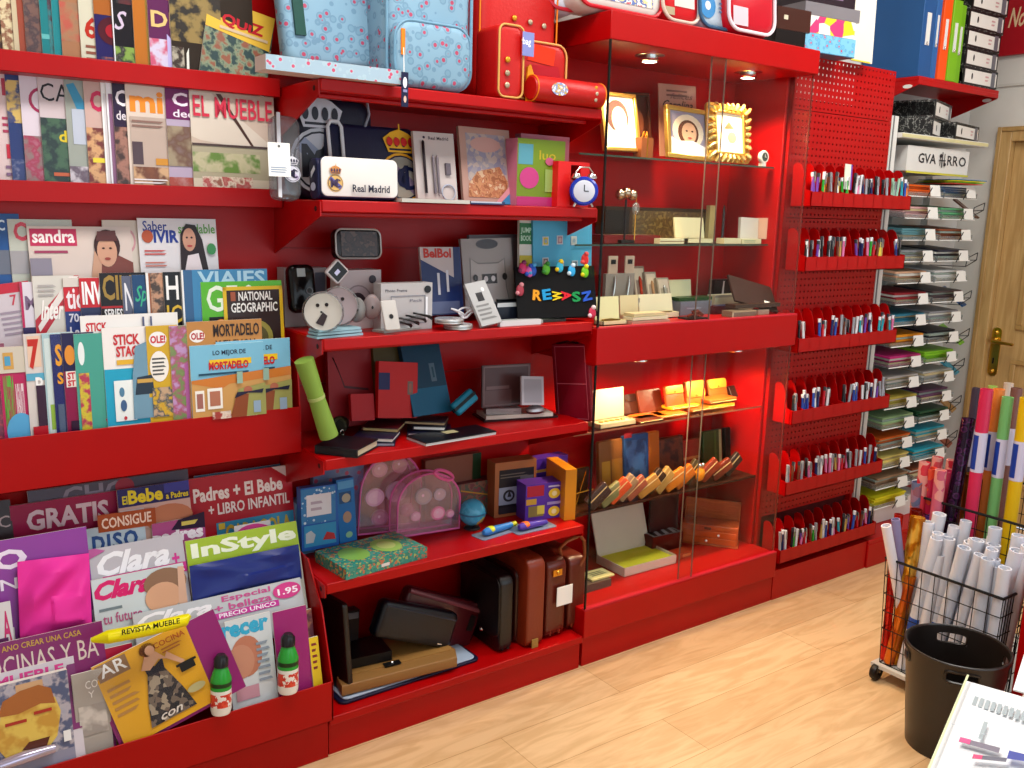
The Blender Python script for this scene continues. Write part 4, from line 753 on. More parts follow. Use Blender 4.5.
# ---- second shelf z 1.538 : football goods
z = 1.540
o = Y(285, 198, .16); t = thing('school_backpack', 'navy backpack with big white round crest and crown, left on the second shelf', 'backpack', o); WI = Matrix.Translation(o).inverted()
bl, br = Vector((-.922, .17, z)), Y(376, 198, .17); bl.z = br.z = z; T, w, h = frame(bl, br, Vector((bl.x, .18, z+.27)))
bb, _, _, _ = pad('bag_body', bl, br, Vector((bl.x, .18, z+.27)), .12, M('101228', .55, 0, .4, 0, .3, 150), .05, .03, t); bb.matrix_basis = WI @ T
b = B(); draw(b, crest(.28, .36, .38, w, h, 'b8b8c0', '20202c', 'c0c0c8', '8890a8'), w, h, .002); b.build('crest_print', t, WI @ T)
B().tube([(w*.85, h*.7, .003), (w*.92, h*.85, .004), (w*.9, h*.97, .003)], .004, M('8a8a94', .5), 6).build('piping', t, WI @ T)
o = Y(270, 196, .06); t = thing('clear_bag', 'clear plastic zip bag with white paper tag at the left shelf end', 'bag', o); WI = Matrix.Translation(o).inverted()
T, w, h = frame(Y(275, 197, .05), Y(303, 200, .05), Y(273, 112, .09))
B().pillow(rrect(0, 0, w, h, .02, 4), -.05, 0, .015, glassy('grey_film', 'd8dce4', .08, .15, base=.06)).build('bag_body', t, WI @ T)
B().box((w*.1, 0, .002), (w*.22, h, .006), M('c8c8d0', .4)).build('zip_strip', t, WI @ T)
b = B(); draw(b, crest(.62, .3, .30, w, h, 'c8c8d4', '24243c', 'd0d0d8'), w, h, .002); b.build('crest_print', t, WI @ T)
b = B(); T2, w2, h2 = frame(Y(269, 176, .03), Y(291, 177, .03), Y(269, 142, .035)); b.box((0, 0, -.0008), (w2, h2, 0), WHITE); draw(b, [('l', .1, .1, .9, .3, 3, '90a0b8'), ('e', .5, .9, .06, .04, '606060')], w2, h2); b.build('paper_tag', t, WI @ T2)
# folder bag with gold crest
o = Y(335, 196, .13); t = thing('folder_bag', 'navy document bag with red and gold crown crest behind the white pencil case', 'bag', o); WI = Matrix.Translation(o).inverted()
bl, br = Y(331, 198, .13), Y(421, 200, .13); bl.z = br.z = z; T, w, h = frame(bl, br, Y(333, 126, .17))
bb, _, _, _ = pad('bag_body', bl, br, Y(333, 126, .17), .04, M('0c1234', .5, 0, .4, 0, .3, 150), .02, .014, t); bb.matrix_basis = WI @ T
b = B(); cc = crest(.80, .28, .25, w, h, 'd89820', '0c1234', 'e0a828', '6a5a70', '8a8478'); cc += [('e', .80+q, .28+.25*w/h*1.42, .035, .06, 'c02020') for q in (-.12, -.04, .04, .12)]
draw(b, cc+[('t', 'Real Madrid', .16, .36, .58, .44, '8088a8', 0)], w, h, .0015); b.build('crest_print', t, WI @ T)
B().tube([(w*.02, h*.15, .006), (w*.02, h*.92, .008), (w*.05, h*.99, .01), (w*.13, h*.99, .01), (w*.16, h*.92, .01), (w*.16, h*.2, .006)], .005, M('d8d8dc', .4), 8).build('handle', t, WI @ T, label='white loop handle')
# white pencil case
o = Y(318, 200, .0); t = thing('pencil_case', 'white flap pencil case with round crest and club name on the second shelf', 'pencil case', o); WI = Matrix.Translation(o).inverted()
bl, br = Y(320, 199, .03), Y(398, 200, .03); bl.z = br.z = z; T, w, h = frame(bl, br, Vector((bl.x, .035, z+.105)))
B().pillow(rrect(-.002, 0, w+.004, h*.97, .015, 5), -.055, -.004, .012, NAVY).build('case_body', t, WI @ T)
fl = B(); fl.pillow(rrect(0, .003, w, h, .018, 5), -.006, .004, .003, NAVY); fl.build('flap_edge', t, WI @ T)
fl = B(); fl.pillow(rrect(.003, .007, w-.003, h, .016, 5), 0, .006, .002, M('dcd8d4', .5)); g = crest(.18, .38, .10, w, h, 'd0a860', '403050', 'c88848', '6060a0')
draw(fl, g+[('t', 'Real Madrid', .38, .18, .86, .36, '181830', 2)], w, h, .0065); fl.build('flap', t, WI @ T, label='white flap with crest and lettering')
sd = B(); sd.pillow(rrect(0, .0, .055, h*.97, .02, 5), -.012, .0, .004, NAVY); draw(sd, [('e', .5, .3, .28, .1, 'b0b8d0'), ('p', [(.3, .5), (.8, .7), (.7, .8), (.3, .65)], 'c8ccd8')], .055, h, .001)
sd.build('side_panel', t, WI @ T @ Matrix.Translation((-.004, 0, -.055)) @ Matrix.Rotation(math.radians(-90), 4, 'Y'))
# stationery set, picture sets, green box
t = thing('pen_set', 'white stationery set card with two pens, sharpener and ruler', 'stationery set', Y(418, 198, .12)); WI = Matrix.Translation(Y(418, 198, .12)).inverted()
T, w, h = frame(Y(418, 200, .10), Y(458, 201, .10), Y(413.5, 131, .13))
b = B(); b.box((0, 0, -.012), (w, h, 0), M('b8aca8', .4)); draw(b, [('t', 'Real Madrid', .36, .89, .86, .94, '302838', 1), ('e', .25, .92, .03, .02, '302838')], w, h); b.build('card', t, WI @ T)
for x in (.2, .42, .52): B().tube([(w*x, h*.1, .006), (w*x, h*(.85 if x == .2 else .62), .006), (w*x, h*(.87 if x == .2 else .66), .006)], [.004, .004, .001], M('2a2228' if x == .2 else '807880', .3, .5), 8).build('pen', t, WI @ T)
B().box((w*.72, h*.38, 0), (w*.84, h*.55, .008), M('605860', .4)).build('sharpener', t, WI @ T)
B().tube([(w*.76+.022*math.cos(a), h*.12+.022*math.sin(a), .004) for a in [k*math.pi/8 for k in range(16)]], .002, M('a0a8b8', .3), 6, closed=True).build('ring', t, WI @ T)
quad('beige picture booklet with chequered border and teddy-brown scene on the second shelf', 'picture_booklet', 'booklet', (464, 203), (514, 205), (458, 126), .10, .14, .012, 'a88478', [('r', .12, .3, .9, .92, MN(('908890', 'a89890', '807c90'), 80, .4, 'cell')), ('e', .5, .78, .3, .1, 'b89088'), ('p', [(.1, .08), (.85, .08), (.9, .3), (.75, .5), (.3, .42), (.12, .25)], MN(('8a5030', 'b07850', 'a06040', 'c0a080'), 50, .4)), ('p', [(.7, 0), (1, 0), (1, .2)], '3a80b0'), ('p', [(.6, 0), (.7, 0), (1, .2), (1, .3)], 'c88890')])
boxon('gift_box', 'green and pink box with blue square and pink round stickers on the second shelf', 'box', Y(516, 205.5, .07), Y(563, 206, .07), z, .06, .195, 'c07088', front=[('r', 0, .14, 1, 1, '6a8418'), ('r', .02, .62, .32, .92, '5090a0'), ('t', 'luo', .45, .7, .8, .84, 'b0a020', 1), ('e', .25, .42, .2, .16, 'b83878'), ('r', .58, .22, .9, .56, '90a858'), ('r', 0, 0, 1, .14, 'a82868'), ('e', .66, .68, .09, .06, 'b05070')])
boxon('pink_box', 'flat pink box peeping over the green box on the second shelf', 'box', Y(519, 206, .14), Y(567, 207, .14), z, .03, .215, 'b06070')
o = Y(556, 206, .03); t = thing('wooden_frame_stand', 'red painted box frame standing beside the blue alarm clock', 'frame', o); WI = Matrix.Translation(o).inverted()
bl, br = Y(557, 206, .04), Y(588, 207, .04); bl.z = br.z = z; T, w, h = frame(bl, br, Vector((bl.x, .04, z+.135))); m = M('d01818', .4)
B().box((0, 0, -.06), (w*.40, h, 0), m).box((w*.72, 0, -.06), (w*1.0, h, 0), m).box((w*.4, h*.93, -.06), (w*.72, h, 0), m).box((w*.4, 0, -.06), (w*.72, .006, 0), m).box((w*.4, 0, -.06), (w*.72, h, -.055), M('400810', .5)).build('frame_body', t, WI @ T)
B().ball((w*.56, h*.55, -.03), .014, M('a03030', .4)).build('ornament', t, WI @ T)
o = Y(583, 206, -.0); o.z = z; t = thing('alarm_clock', 'small round blue alarm clock with silver bells at the right shelf end', 'clock', o); t.scale = (1.35, 1.35, 1.35)
F = Matrix.Translation((0, 0, .034)) @ Matrix.Rotation(math.radians(-35), 4, 'Z') @ RX90
B().lathe([(.0001, -.022), (.024, -.022), (.032, -.012), (.032, .010), (.028, .014), (.0001, .013)], M('1830a0', .25), 28, F).build('clock_body', t)
b = B().lathe([(.0001, .0), (.022, 0), (.024, -.001)], M('c8ccd8', .3), 28, F @ Matrix.Translation((0, 0, .0155))); b.box((-.001, 0, .016), (.001, .014, .0165), BLACK, F).box((0, -.001, .016), (.010, .001, .0165), BLACK, F); b.build('dial', t)
for s_ in (-1, 1):
    B().lathe([(.0001, .012), (.008, .010), (.012, .002), (.012, 0)], CHROME, 16, Matrix.Translation((s_*.014, -s_*.01, .062))).build('bell', t)
    B().tube([(s_*.018, -s_*.012, 0), (s_*.012, -s_*.008, .012)], .003, CHROME, 8).build('leg', t)
B().tube([(-.016, .011, .074), (-.008, .006, .086), (.008, -.006, .086), (.016, -.011, .074)], .002, CHROME, 8).build('handle', t)
boxon('flat_pack', 'flat white and blue wrapped set lying at the front of the second shelf', 'packet', Y(402, 201, .0), Y(470, 203, .0), z, .07, .010, 'b8b4ac', top=[('r', .1, .1, .9, .9, '8088a0')])
boxon('flat_pack', 'thin navy and silver wrapped set lying right of the flat white one', 'packet', Y(471, 203, .01), Y(505, 204, .01), z, .06, .008, '283058', front=[('r', 0, .5, .9, 1, 'b0b8c8')])
# ---- third shelf z 1.184 : clocks, small electronics
z = 1.186
SIL = M('b8b4b0', .3, .4)
t = thing('small_case', 'black rounded square tin with silver rim standing on the white boxes', 'case', Y(335, 260, .22)); WI = Matrix.Translation(Y(335, 260, .22)).inverted()
T, w, h = frame(Y(336, 259, .2), Y(382, 259, .2), Y(337, 228, .21))
B().pillow(rrect(0, 0, w, h, .02, 6), -.035, 0, .008, M('181214', .25)).build('case_body', t, WI @ T)
B().tube([(x, y, .0) for x, y in rrect(.002, .002, w-.002, h-.002, .02, 6)], .0028, SIL, 8, closed=True).build('rim', t, WI @ T)
b = B(); draw(b, [('r', .12, .1, .9, .9, MN(('3a2420', '241818', '503830'), 60, .3))], w, h, .001); b.build('window_print', t, WI @ T)
boxon('device_box', 'white device box with coloured squares behind the black case, left on the third shelf', 'box', P(285, .27, z), P(327, .27, z), z, .05, .165, 'a8a0a0', front=[('r', .06, .62, .3, .88, '7098a0'), ('r', .1, .4, .25, .55, '70a050'), ('r', .72, .3, .96, .92, '606878')])
t = thing('hanging_case', 'glossy black rounded camera case leaning on a white box', 'case', Y(290, 325, .12)); WI = Matrix.Translation(Y(290, 325, .12)).inverted()
T, w, h = frame(Y(292, 302, .21), Y(318, 301, .21), Y(290, 264, .23))
B().pillow(rrect(0, -.03, w, h, .02, 6), -.04, 0, .012, M('0a0a0c', .12)).build('case_body', t, WI @ T)
b = B(); draw(b, [('r', .28, .66, .6, .88, 'a8b0b0'), ('e', .7, .28, .14, .1, '686c70'), ('e', .7, .28, .09, .07, '0a0a0c')], w, h, .0015); b.build('front_print', t, WI @ T)
t = thing('desk_clock', 'small square black and white clock balanced on its corner', 'clock', Y(338, 282, .1)); WI = Matrix.Translation(Y(338, 282, .1)).inverted()
T, w, h = frame(Y(338, 285, .1), Y(350, 271, .1), Y(326, 272, .1))
b = B(); b.pillow(rrect(0, 0, w, h, .006, 4), -.015, 0, .004, M('d0c8c8', .3)); draw(b, [('r', .1, .1, .9, .9, '141414'), ('r', .3, .4, .6, .62, 'c8c8e8')], w, h); b.build('clock_body', t, WI @ T)
boxon('device_box', 'white box printed with a large circle window in the middle of the third shelf', 'box', Y(340, 328, .16), Y(381, 325, .16), z, .06, .165, 'b8a8a8', front=[('e', .44, .45, .34, .30, '8a7c80'), ('e', .44, .45, .31, .275, 'b0a0a4'), ('e', .42, .42, .22, .2, '302028'), ('e', .42, .36, .16, .1, 'a89098'), ('e', .78, .84, .09, .07, '302830'), ('r', .84, .66, .92, .71, '303040'), ('r', .92, .26, .98, .46, '6870a0')])
# round disc holders
for k, (px, py, rr, yy, cc, lab) in enumerate(((323, 312, .048, .02, 'c8c4bc', 'round clear holder with white disc and two dark eyes, front left'), (339, 306, .048, .07, 'a8989c', 'round clear holder with grey disc behind the eyed one'))):
    c = Y(px, py, yy); t = thing('disc_holder', lab, 'disc holder', c, 'round disc holders'); F = Matrix.Rotation(math.radians(-28), 4, 'Z') @ RX90
    B().lathe([(rr*1.05, -.012), (rr*1.12, 0), (rr*1.05, .012)], glassy('clear_plastic', 'd0d4d4', .2, .1, base=.08), 32, F).build('clear_shell', t)
    b = B().lathe([(.0001, .0), (rr, 0), (rr, -.006), (.0001, -.006)], M(cc, .3), 32, F)
    draw(b, [('e', .36, .68, .05, .05, '282020'), ('e', .6, .7, .05, .05, '282020'), ('p', [(.3, .2), (.5, .5), (.62, .4), (.5, .12)], '383034'), ('e', .46, .5, .03, .03, '303030')], 2*rr, 2*rr, .001, F @ Matrix.Translation((-rr, -rr, 0))); b.build('disc', t)
for k, (px, py, w_, lab) in enumerate(((357, 310, 16, 'oval grey speaker pod leaning beside the disc holders'), (372, 307, 14, 'right-hand oval pink-grey speaker pod'))):
    c = Y(px, py, .08); t = thing('speaker_pod', lab, 'speaker', c, 'oval speaker pods')
    F = Matrix.Rotation(math.radians(-20), 4, 'Z') @ RX90 @ Matrix.Diagonal((1, 1.45, 1, 1))
    B().lathe([(.0001, .010), (.014, .009), (.022, .003), (.024, -.004), (.02, -.012), (.0001, -.014)], M('8a7c7c' if k else '7c7a78', .35, .2), 24, F).build('pod_body', t)
    B().lathe([(.0001, .0115), (.003, .0115)], BLACK, 12, F).build('centre_dot', t)
boxon('device_box', 'white box with pale frame print and dark camera corner, centre of the third shelf', 'box', Y(381, 324, .08), Y(432, 322, .08), z, .045, .132, 'b0acac', front=[('t', 'Photo Frame', .08, .82, .5, .88, '404048', 1), ('R', .18, .14, .86, .74, .02, '808088'), ('t', 'Pack', .55, .60, .8, .66, '606070', 0), ('e', .9, .86, .07, .08, '141418'), ('r', .86, .2, .9, .7, 'e8e8ec')])
for k in range(3):
    boxon('notepad', ['bottom', 'middle', 'top'][k]+' of three pale blue slim notepads at the front of the third shelf', 'notepad', P(317+k*1.2, .02, z), P(363-k, .04, z), z+.0075*k, .05, .006, '90b8c4', group='slim pale blue notepads')
quad('white blister pack with navy body, two metal pens and red title', 'blister_pack', 'pack', (424, 316), (464, 314), (413, 247), .13, .16, .008, 'b0a4a4', [('p', [(0, 0), (1, 0), (1, 1), (.82, 1), (.8, .55), (0, .82)], '182858'), ('t', 'BelBol', .08, .84, .76, .98, 'b02818', 3), ('r', .38, .3, .44, .62, 'c0c0c8'), ('r', .6, .34, .66, .66, 'c0c0c8'), ('r', 0, .02, .9, .2, '505878')])
quad('large clear pack with cassette-shaped white case, back of the third shelf', 'cassette_case', 'case', (466, 311), (516, 307), (460, 239), .17, .2, .012, '908884', [('p', [(.08, .02), (.9, .02), (.84, .3), (.84, .72), (.7, .66), (.3, .66), (.14, .74), (.12, .3)], '6c6866'), ('p', [(.1, .04), (.88, .04), (.82, .3), (.82, .7), (.7, .64), (.3, .64), (.16, .72), (.14, .3)], 'a09894'), ('e', .5, .92, .22, .07, '3a3a40'), ('R', .35, .36, .65, .5, .02, '403c3c'), ('r', .36, .37, .64, .49, '343030'), ('e', .43, .43, .04, .04, 'c0b8b8'), ('e', .57, .43, .04, .04, 'c0b8b8'), ('e', .22, .45, .05, .05, '2c2828'), ('e', .8, .45, .05, .05, '2c2828')], film=True)
quad('second clear pack with dark top edge just behind the cassette-shaped one', 'clear_pack', 'pack', (474, 309), (528, 305), (468, 235), .2, .23, .012, '585054', [('r', .05, .1, .95, .95, '6a6264')])
quad('tall green and white booklet standing before the blue picture board', 'booklet', 'booklet', (519, 272), (532, 272), (518, 216), .16, .17, .01, 'c8c8c0', [('r', 0, .5, 1, .88, '206838'), ('t', 'JUMP', .1, .68, .9, .8, 'b0d0b8', 2), ('t', 'BOOK', .1, .56, .9, .66, 'b0d0b8', 2), ('r', 0, 0, 1, .3, 'b0a010')], ext=.12)
t = thing('picture_board', 'light blue board with small square pictures, right end of the third shelf', 'board', Y(534, 300, .15)); WI = Matrix.Translation(Y(534, 300, .15)).inverted()
T, w, h = frame(Y(533, 310, .15), Y(591, 306, .15), Y(531, 214, .16)); b = B(); b.box((0, 0, -.01), (w, h, 0), M('4aa0c4', .5)); b.build('panel', t, WI @ T)
for k, (fx, fy, c) in enumerate(((.2, .72, 'c0b020'), (.44, .73, 'a07888'), (.68, .72, 'b8c0b8'), (.2, .5, '705858'), (.46, .46, 'b0b028'), (.7, .46, '586878'))):
    b = B(); b.box((w*fx-.012, h*fy-.014, 0), (w*fx+.012, h*fy+.014, .002), M('c8ccd0', .4)); draw(b, [('r', .12, .1, .88, .9, c), ('e', .5, .5, .25, .25, 'c0a8a0' if k in (1, 3) else '88a0b0')], .024, .028, .002, Matrix.Translation((w*fx-.012, h*fy-.014, 0))); b.build('small_picture', t, WI @ T)
# black display cloth with coloured letters and clips
t = thing('display_board', 'black velvet display board for the coloured letters at the right shelf end', 'display board', Y(519, 320, .03)); WI = Matrix.Translation(Y(519, 320, .03)).inverted()
T, w, h = frame(Y(518, 323, .1), Y(597, 320, .03), Y(519, 271, .13)); B().box((0, 0, -.006), (w, h, 0), M('08080a', .9)).build('panel', t, WI @ T); B().box((w*.06, 0, -.05), (w*.94, .004, -.006), M('08080a', .9)).build('foot', t, WI @ T)
DB = (T, w, h)
for k, (ch, fx, fy, c, rot) in enumerate((('R', .25, .52, 'e09818', -8), ('E', .37, .53, '1890c8', 6), ('W', .50, .50, 'e8c810', 92), ('A', .615, .50, 'd81828', -88), ('S', .74, .47, '109048', 4), ('N', .88, .48, '2858c8', -80))):
    vs, fs = glyphs(ch, 3, 0); q = B(); s_ = .030
    R = Matrix.Translation((w*fx, h*fy, .001)) @ Matrix.Rotation(math.radians(rot), 4, 'Z')
    # raised letter: front face, back face and rim
    V2 = [((a-.5)*s_, (c2-.5)*s_*1.1) for a, c2 in vs]; q.add([(a, c2, .006) for a, c2 in V2], fs, M(c, .4), R); q.add([(a, c2, 0) for a, c2 in V2], [tuple(reversed(f)) for f in fs], M(c, .4), R)
    ed = {}
    for f in fs:
        for i in range(len(f)):
            e = (f[i], f[(i+1) % len(f)]); ed[e] = 1
    n = len(V2); rim = [(a, b_, n+b_, n+a) for a, b_ in ed if (b_, a) not in ed]
    q.add([(a, c2, 0) for a, c2 in V2]+[(a, c2, .006) for a, c2 in V2], rim, M(c, .4), R)
    cn = {'e09818': 'orange', '1890c8': 'light blue', 'e8c810': 'yellow', 'd81828': 'red', '109048': 'green', '2858c8': 'blue'}[c]
    q.build('wooden_letter', None, T, label='%s wooden letter %s on the black velvet board' % (cn, ch), cat='letter', group='coloured letters on the black board')
for k, (fx, fy, c, c2, cn) in enumerate(((.09, 1.05, 'c83068', '803060', 'crimson'), (.17, .98, 'd060a8', '2858c0', 'pink and blue'), (.21, 1.0, '2050b0', '50a0d0', 'dark blue'), (.38, 1.02, '50a028', '308030', 'green'), (.55, 1.06, '30a8c8', 'e8c820', 'turquoise and yellow'), (.70, .98, '30a0d8', 'c8e0f0', 'bright blue'), (.87, .95, '70c020', 'e0d020', 'lime'), (.88, 1.2, 'd02828', 'e05050', 'red'), (.04, .62, 'a03848', 'd08890', 'dull rose'), (.93, .14, 'c83050', 'f0d8e0', 'red and white'))):
    b = B(); b.ball((w*fx, h*fy, .008), .013, M(c, .4), None, 12, (1, 1.4, .5)); b.ball((w*fx+.005, h*fy+.017, .010), .008, M(c2, .4), None, 10); b.ball((w*fx-.010, h*fy-.008, .010), .007, M(c2, .4), None, 10)
    b.build('wooden_clip', None, T, label='%s wooden animal clip on the edge of the black letter board' % cn, cat='clip', group='wooden animal clips')
# cables and boxes of small electronics at the front
t = thing('flip_case', 'open grey case with white lid, front left of the silver discs', 'case', Y(382, 330, -.0)); WI = Matrix.Translation(Y(382, 330, .0)).inverted()
T, w, h = frame(Y(386, 330, .01), Y(401, 329, .01), Y(378, 300, .04)); b = B(); b.pillow(rrect(0, 0, w, h, .005, 4), -.008, 0, .003, M('b8b4b0', .35)); draw(b, [('e', .5, .45, .14, .08, '202024')], w, h, .001); b.build('lid', t, WI @ T)
L, w = lay(Z(384, 333, z), Z(428, 328, z)); b = B().box((0, 0, 0), (w, .05, .006), M('a0a4a0', .3, .3)); draw(b, [('l', .1, .1, .9, .9, 5, 'd8dcdc')], w, .05, .006); b.build('base', t, WI @ L)
for k, (px, py, lab) in enumerate(((458, 327, 'lower'), (449, 321, 'upper'))):
    c = P(px, .05, z); c.z = z+.0165*k; t = thing('disc_tin', lab+' of two round silver disc tins on the third shelf', 'tin', c, 'round silver tins')
    B().lathe([(.0001, 0), (.040, 0), (.042, .002), (.042, .012), (.040, .014), (.0001, .014)], M('c8c8c8', .25, .6), 32).build('tin_body', t); B().lathe([(.0425, .006), (.0432, .007), (.0425, .008)], M('404040', .3), 32).build('rim', t)
cab_ = B(); rn = random.Random(3)
for j in range(4):
    p = P(402+j*7, .06, z); PT = [p+Vector((.03*math.cos(a)+rn.uniform(-.004, .004), .016*math.sin(a), .01+.012*j*.5+.02*abs(math.sin(a*.5)))) for a in [k*2*math.pi/14 for k in range(14)]]
    cab_.tube(PT, .0028, BLACK, 6, closed=True)
cab_.build('coiled_cable', label='coiled black cable on the open grey case', cat='cable')
cab_ = B()
for j in range(3):
    p = P(458+j*7, .1, z); cab_.tube([p+Vector((.022*math.cos(a), .012*math.sin(a), .02+.03*abs(math.sin(a*.5+j)))) for a in [k*2*math.pi/14 for k in range(14)]], .003, M('e0e0e4', .3), 6, closed=True)
cab_.build('coiled_cable', label='loose white earphone cable behind the silver tins', cat='cable')
quad('tilted white blister pack with small black keypad shape, front of the third shelf', 'blister_pack', 'pack', (482, 333), (502, 328), (472, 289), .02, .09, .012, 'a8a8a8', [('r', .3, .55, .62, .75, '202024'), ('l', .1, .1, .9, .5, 4, '787878'), ('e', .7, .8, .08, .05, 'd8d8d8')])
boxon('slim_case', 'long white slim case lying at the front beside the tilted blister pack', 'case', P(500, 0.03, z), P(541, 0.03, z), z, .014, .016, 'd0d0d0')
boxon('flat_device', 'pale wedge of small boxed gadget behind the silver tins', 'device', P(400, .10, z), P(428, .10, z), z, .05, .03, 'c8c8c8', front=[('l', .1, .1, .9, .9, 3, '808080')])
boxon('flat_device', 'flat grey device with rounded corner lying at the front', 'device', P(511, 0.05, z), P(543, 0.05, z), z, .06, .010, '9aa09c', top=[('l', .2, .2, .9, .8, 4, 'd0d4d4')])
boxon('flat_device', 'black and silver flat pack lying in front of the letter board', 'device', P(541, 0.06, z), P(566, 0.06, z), z, .05, .008, '282c28', top=[('r', .1, .2, .9, .8, '70786c')])
boxon('open_tray', 'dark tray with white edge lying across behind the front devices', 'tray', P(497, 0.13, z), P(546, 0.13, z), z, .05, .058, '141a26', front=[('r', 0, .78, 1, 1, 'c0c4c4')])
boxon('camera_module', 'black gadget heap piece with grey side under the cassette case', 'device', P(498, 0.16, z), P(524, 0.16, z), z, .04, .065, '0c0c10', front=[('r', .6, .2, .95, .7, '808488')])
# ---- fourth shelf z .86 : notebooks and cases
z = .862
t = thing('rolled_paper', 'tall green paper roll tied with a band leaning at the left end', 'roll', Y(330, 434, .1)); WI = Matrix.Translation(Y(330, 434, .1)).inverted()
p0, p1 = Y(329, 436, .06), Y(304, 360, .05); GR = M('7c9c40', .6)
B().tube([p0, p0.lerp(p1, .5), p1], [.026, .022, .026], GR, 16).build('roll', t, WI); c = p0.lerp(p1, .52)
B().tube([p0.lerp(p1, .5), p0.lerp(p1, .54)], .0235, M('a0b068', .6), 16).build('band', t, WI)
t = thing('rolled_case', 'open olive-black rolled case with metal ring beside the green roll', 'case', Y(345, 438, .04)); WI = Matrix.Translation(Y(345, 438, .04)).inverted(); p = Z(341, 438, z)
B().tube([p+Vector((.02*math.cos(a), .01+.012*math.sin(a)*.4, .028+.026*math.sin(a))) for a in [k*2*math.pi/16 for k in range(14)]], .005, M('303018', .4), 8).tube([p+Vector((0, .02, .028)), p+Vector((.05, .09, .03))], .026, M('1c1c10', .5), 14).build('case_body', t, WI)
B().tube([p+Vector((.002+.006*math.cos(a), -.004, .014+.009*math.sin(a))) for a in [k*2*math.pi/10 for k in range(10)]], .0015, CHROME, 6, closed=True).build('ring', t, WI)
def binder(lab, bl, br, tl, y0, y1, base, t_, g=(), name='folder', cat='folder', rough=.5, **k): return quad(lab, name, cat, bl, br, tl, y0, y1, t_, base, g, rough=rough, **k)
binder('tall dark red folder with black tie cord at the back of the fourth shelf', (330, 428), (374, 424), (329, 350), .24, .27, '8c0410', .02, [('p', [(.1, .9), (.13, .9), (.35, .5), (.9, .45), (.9, .48), (.36, .53)], '400008')])
binder('small red folder with dark flap before the tall dark red one', (352, 421), (375, 420), (350, 394), .18, .2, 'a80814', .015)
binder('bright red folder with metal clasp plate on the fourth shelf', (378, 418), (417, 418), (376, 361), .17, .2, 'b80c0c', .02, [('r', .74, .42, .88, .66, '706058'), ('r', .78, .46, .84, .62, 'a06050'), ('r', 0, .5, .28, .8, '181c50')])
binder('olive folder peeping above the bright red one', (375, 372), (403, 370), (375, 345), .24, .26, '4a3c10', .02, ext=.12)
binder('tall dark teal folder with metal clasp plate', (414, 417), (452, 411), (404, 340), .16, .24, '0c3850', .022, [('r', 0, 0, 1, .35, '105878'), ('r', .62, .42, .76, .66, '506878'), ('r', .67, .47, .72, .61, '204858')])
t = thing('pencil_roll', 'teal cylinder pencil roll with black elastic strap', 'pencil case', Z(460, 418, z)); WI = Matrix.Translation(Z(460, 418, z)).inverted()
T, w, h = frame(Y(460, 416, .1), Y(480, 398, .1), Y(450, 405, .12)); TEAL = M('10708c', .5)
B().pillow(rrect(0, 0, w, h, .008, 4), -.03, 0, .010, TEAL).build('case_body', t, WI @ T); B().box((0, h*.4, -.031), (w, h*.62, .0015), M('081018', .6)).build('strap', t, WI @ T)
def nb(lab, fl, fr, zz, d, h, cov, page='c0b498', spine=0, **k):
    """closed notebook lying flat: cover, page block showing at the right, bottom cover"""
    L, w = lay(Z(*fl, zz), Z(*fr, zz)); L[2][3] = zz; b = B(); m = M(cov, .35)
    b.box((0, 0, 0), (w, d, h*.16), m).box((0, 0, h*.84), (w, d, h), m).box((0, 0, h*.16), (w, h*.2, h*.84) if spine else (h*.4, d, h*.84), m).box((h*.4, h*.2+.0001 if spine else .002, h*.16), (w-.003, d-.002, h*.84), M(page, .7))
    return b.build('notebook', None, L, .0012, lab, 'notebook', 'notebooks lying on the fourth shelf')
nb('thick black notebook lying at the front left corner of the fourth shelf', (302, 455), (345, 460), z, .13, .024, '101218', spine=1)
L, w = lay(Z(345, 459, z), Z(364, 451, z))
nb('dark blue notebook lying under a brown one', (362, 446), (395, 446), z, .12, .010, '0c1030', 'a0a8b8')
nb('navy notebook with bright white fore edge lying on the blue one', (352, 441), (393, 443), z+.010, .11, .012, '101430', 'd8d8d0')
nb('brown-red leather notebook on top of the left pile', (361, 431), (398, 433), z+.022, .12, .012, '300c14', 'b09868')
nb('lowest navy notebook of the right-hand pile', (407, 436), (452, 436), z, .12, .010, '0a0e2c', 'c8ccd0')
nb('black notebook with white edge in the middle of the right-hand pile', (412, 430), (445, 431), z+.012, .11, .012, '0c0c1c', 'd8d8d8')
nb('brown notebook on top of the right-hand pile', (400, 424), (445, 426), z+.026, .09, .010, '241014', 'a08868')
L, w = lay(Z(426, 446, z), Z(496, 434, z)); b = B(); b.box((0, 0, 0), (w, .10, .008), M('c8ccd0', .5)).box((-.002, -.002, .008), (w, .1, .011), M('080a12', .3)); draw(b, [('r', .42, .5, .6, .8, 'b0a880')], w, .1, .011)
b.build('notebook', None, L, 0, 'large black pad with white pages at the shelf edge', 'notebook', 'notebooks lying on the fourth shelf')
boxon('leather_tray', 'dark leather desk tray holding white paper on the fourth shelf', 'tray', (484, 422), (558, 417), z, .11, .006, '2a0c10')
boxon('paper_stack', 'stack of white paper lying in the leather desk tray', 'paper', (486, 420), (553, 416), z+.0065, .095, .012, 'c8c4b8')
boxon('desk_box', 'long grey metal desk box on the white paper stack', 'box', (486, 415), (521, 414), z+.019, .05, .020, '807878', front=[('l', 0, .1, 1, .9, 4, 'b0aca8')])
quad('smoked clear letter rack standing behind the desk tray', 'letter_rack', 'letter rack', (482, 408), (530, 404), (479, 366), .17, .18, .006, '4a3030', [('R', .02, .02, .98, .98, .04, '705858'), ('r', .05, .05, .6, .4, '5c4444'), ('r', .08, .42, .55, .5, '6c5454')])
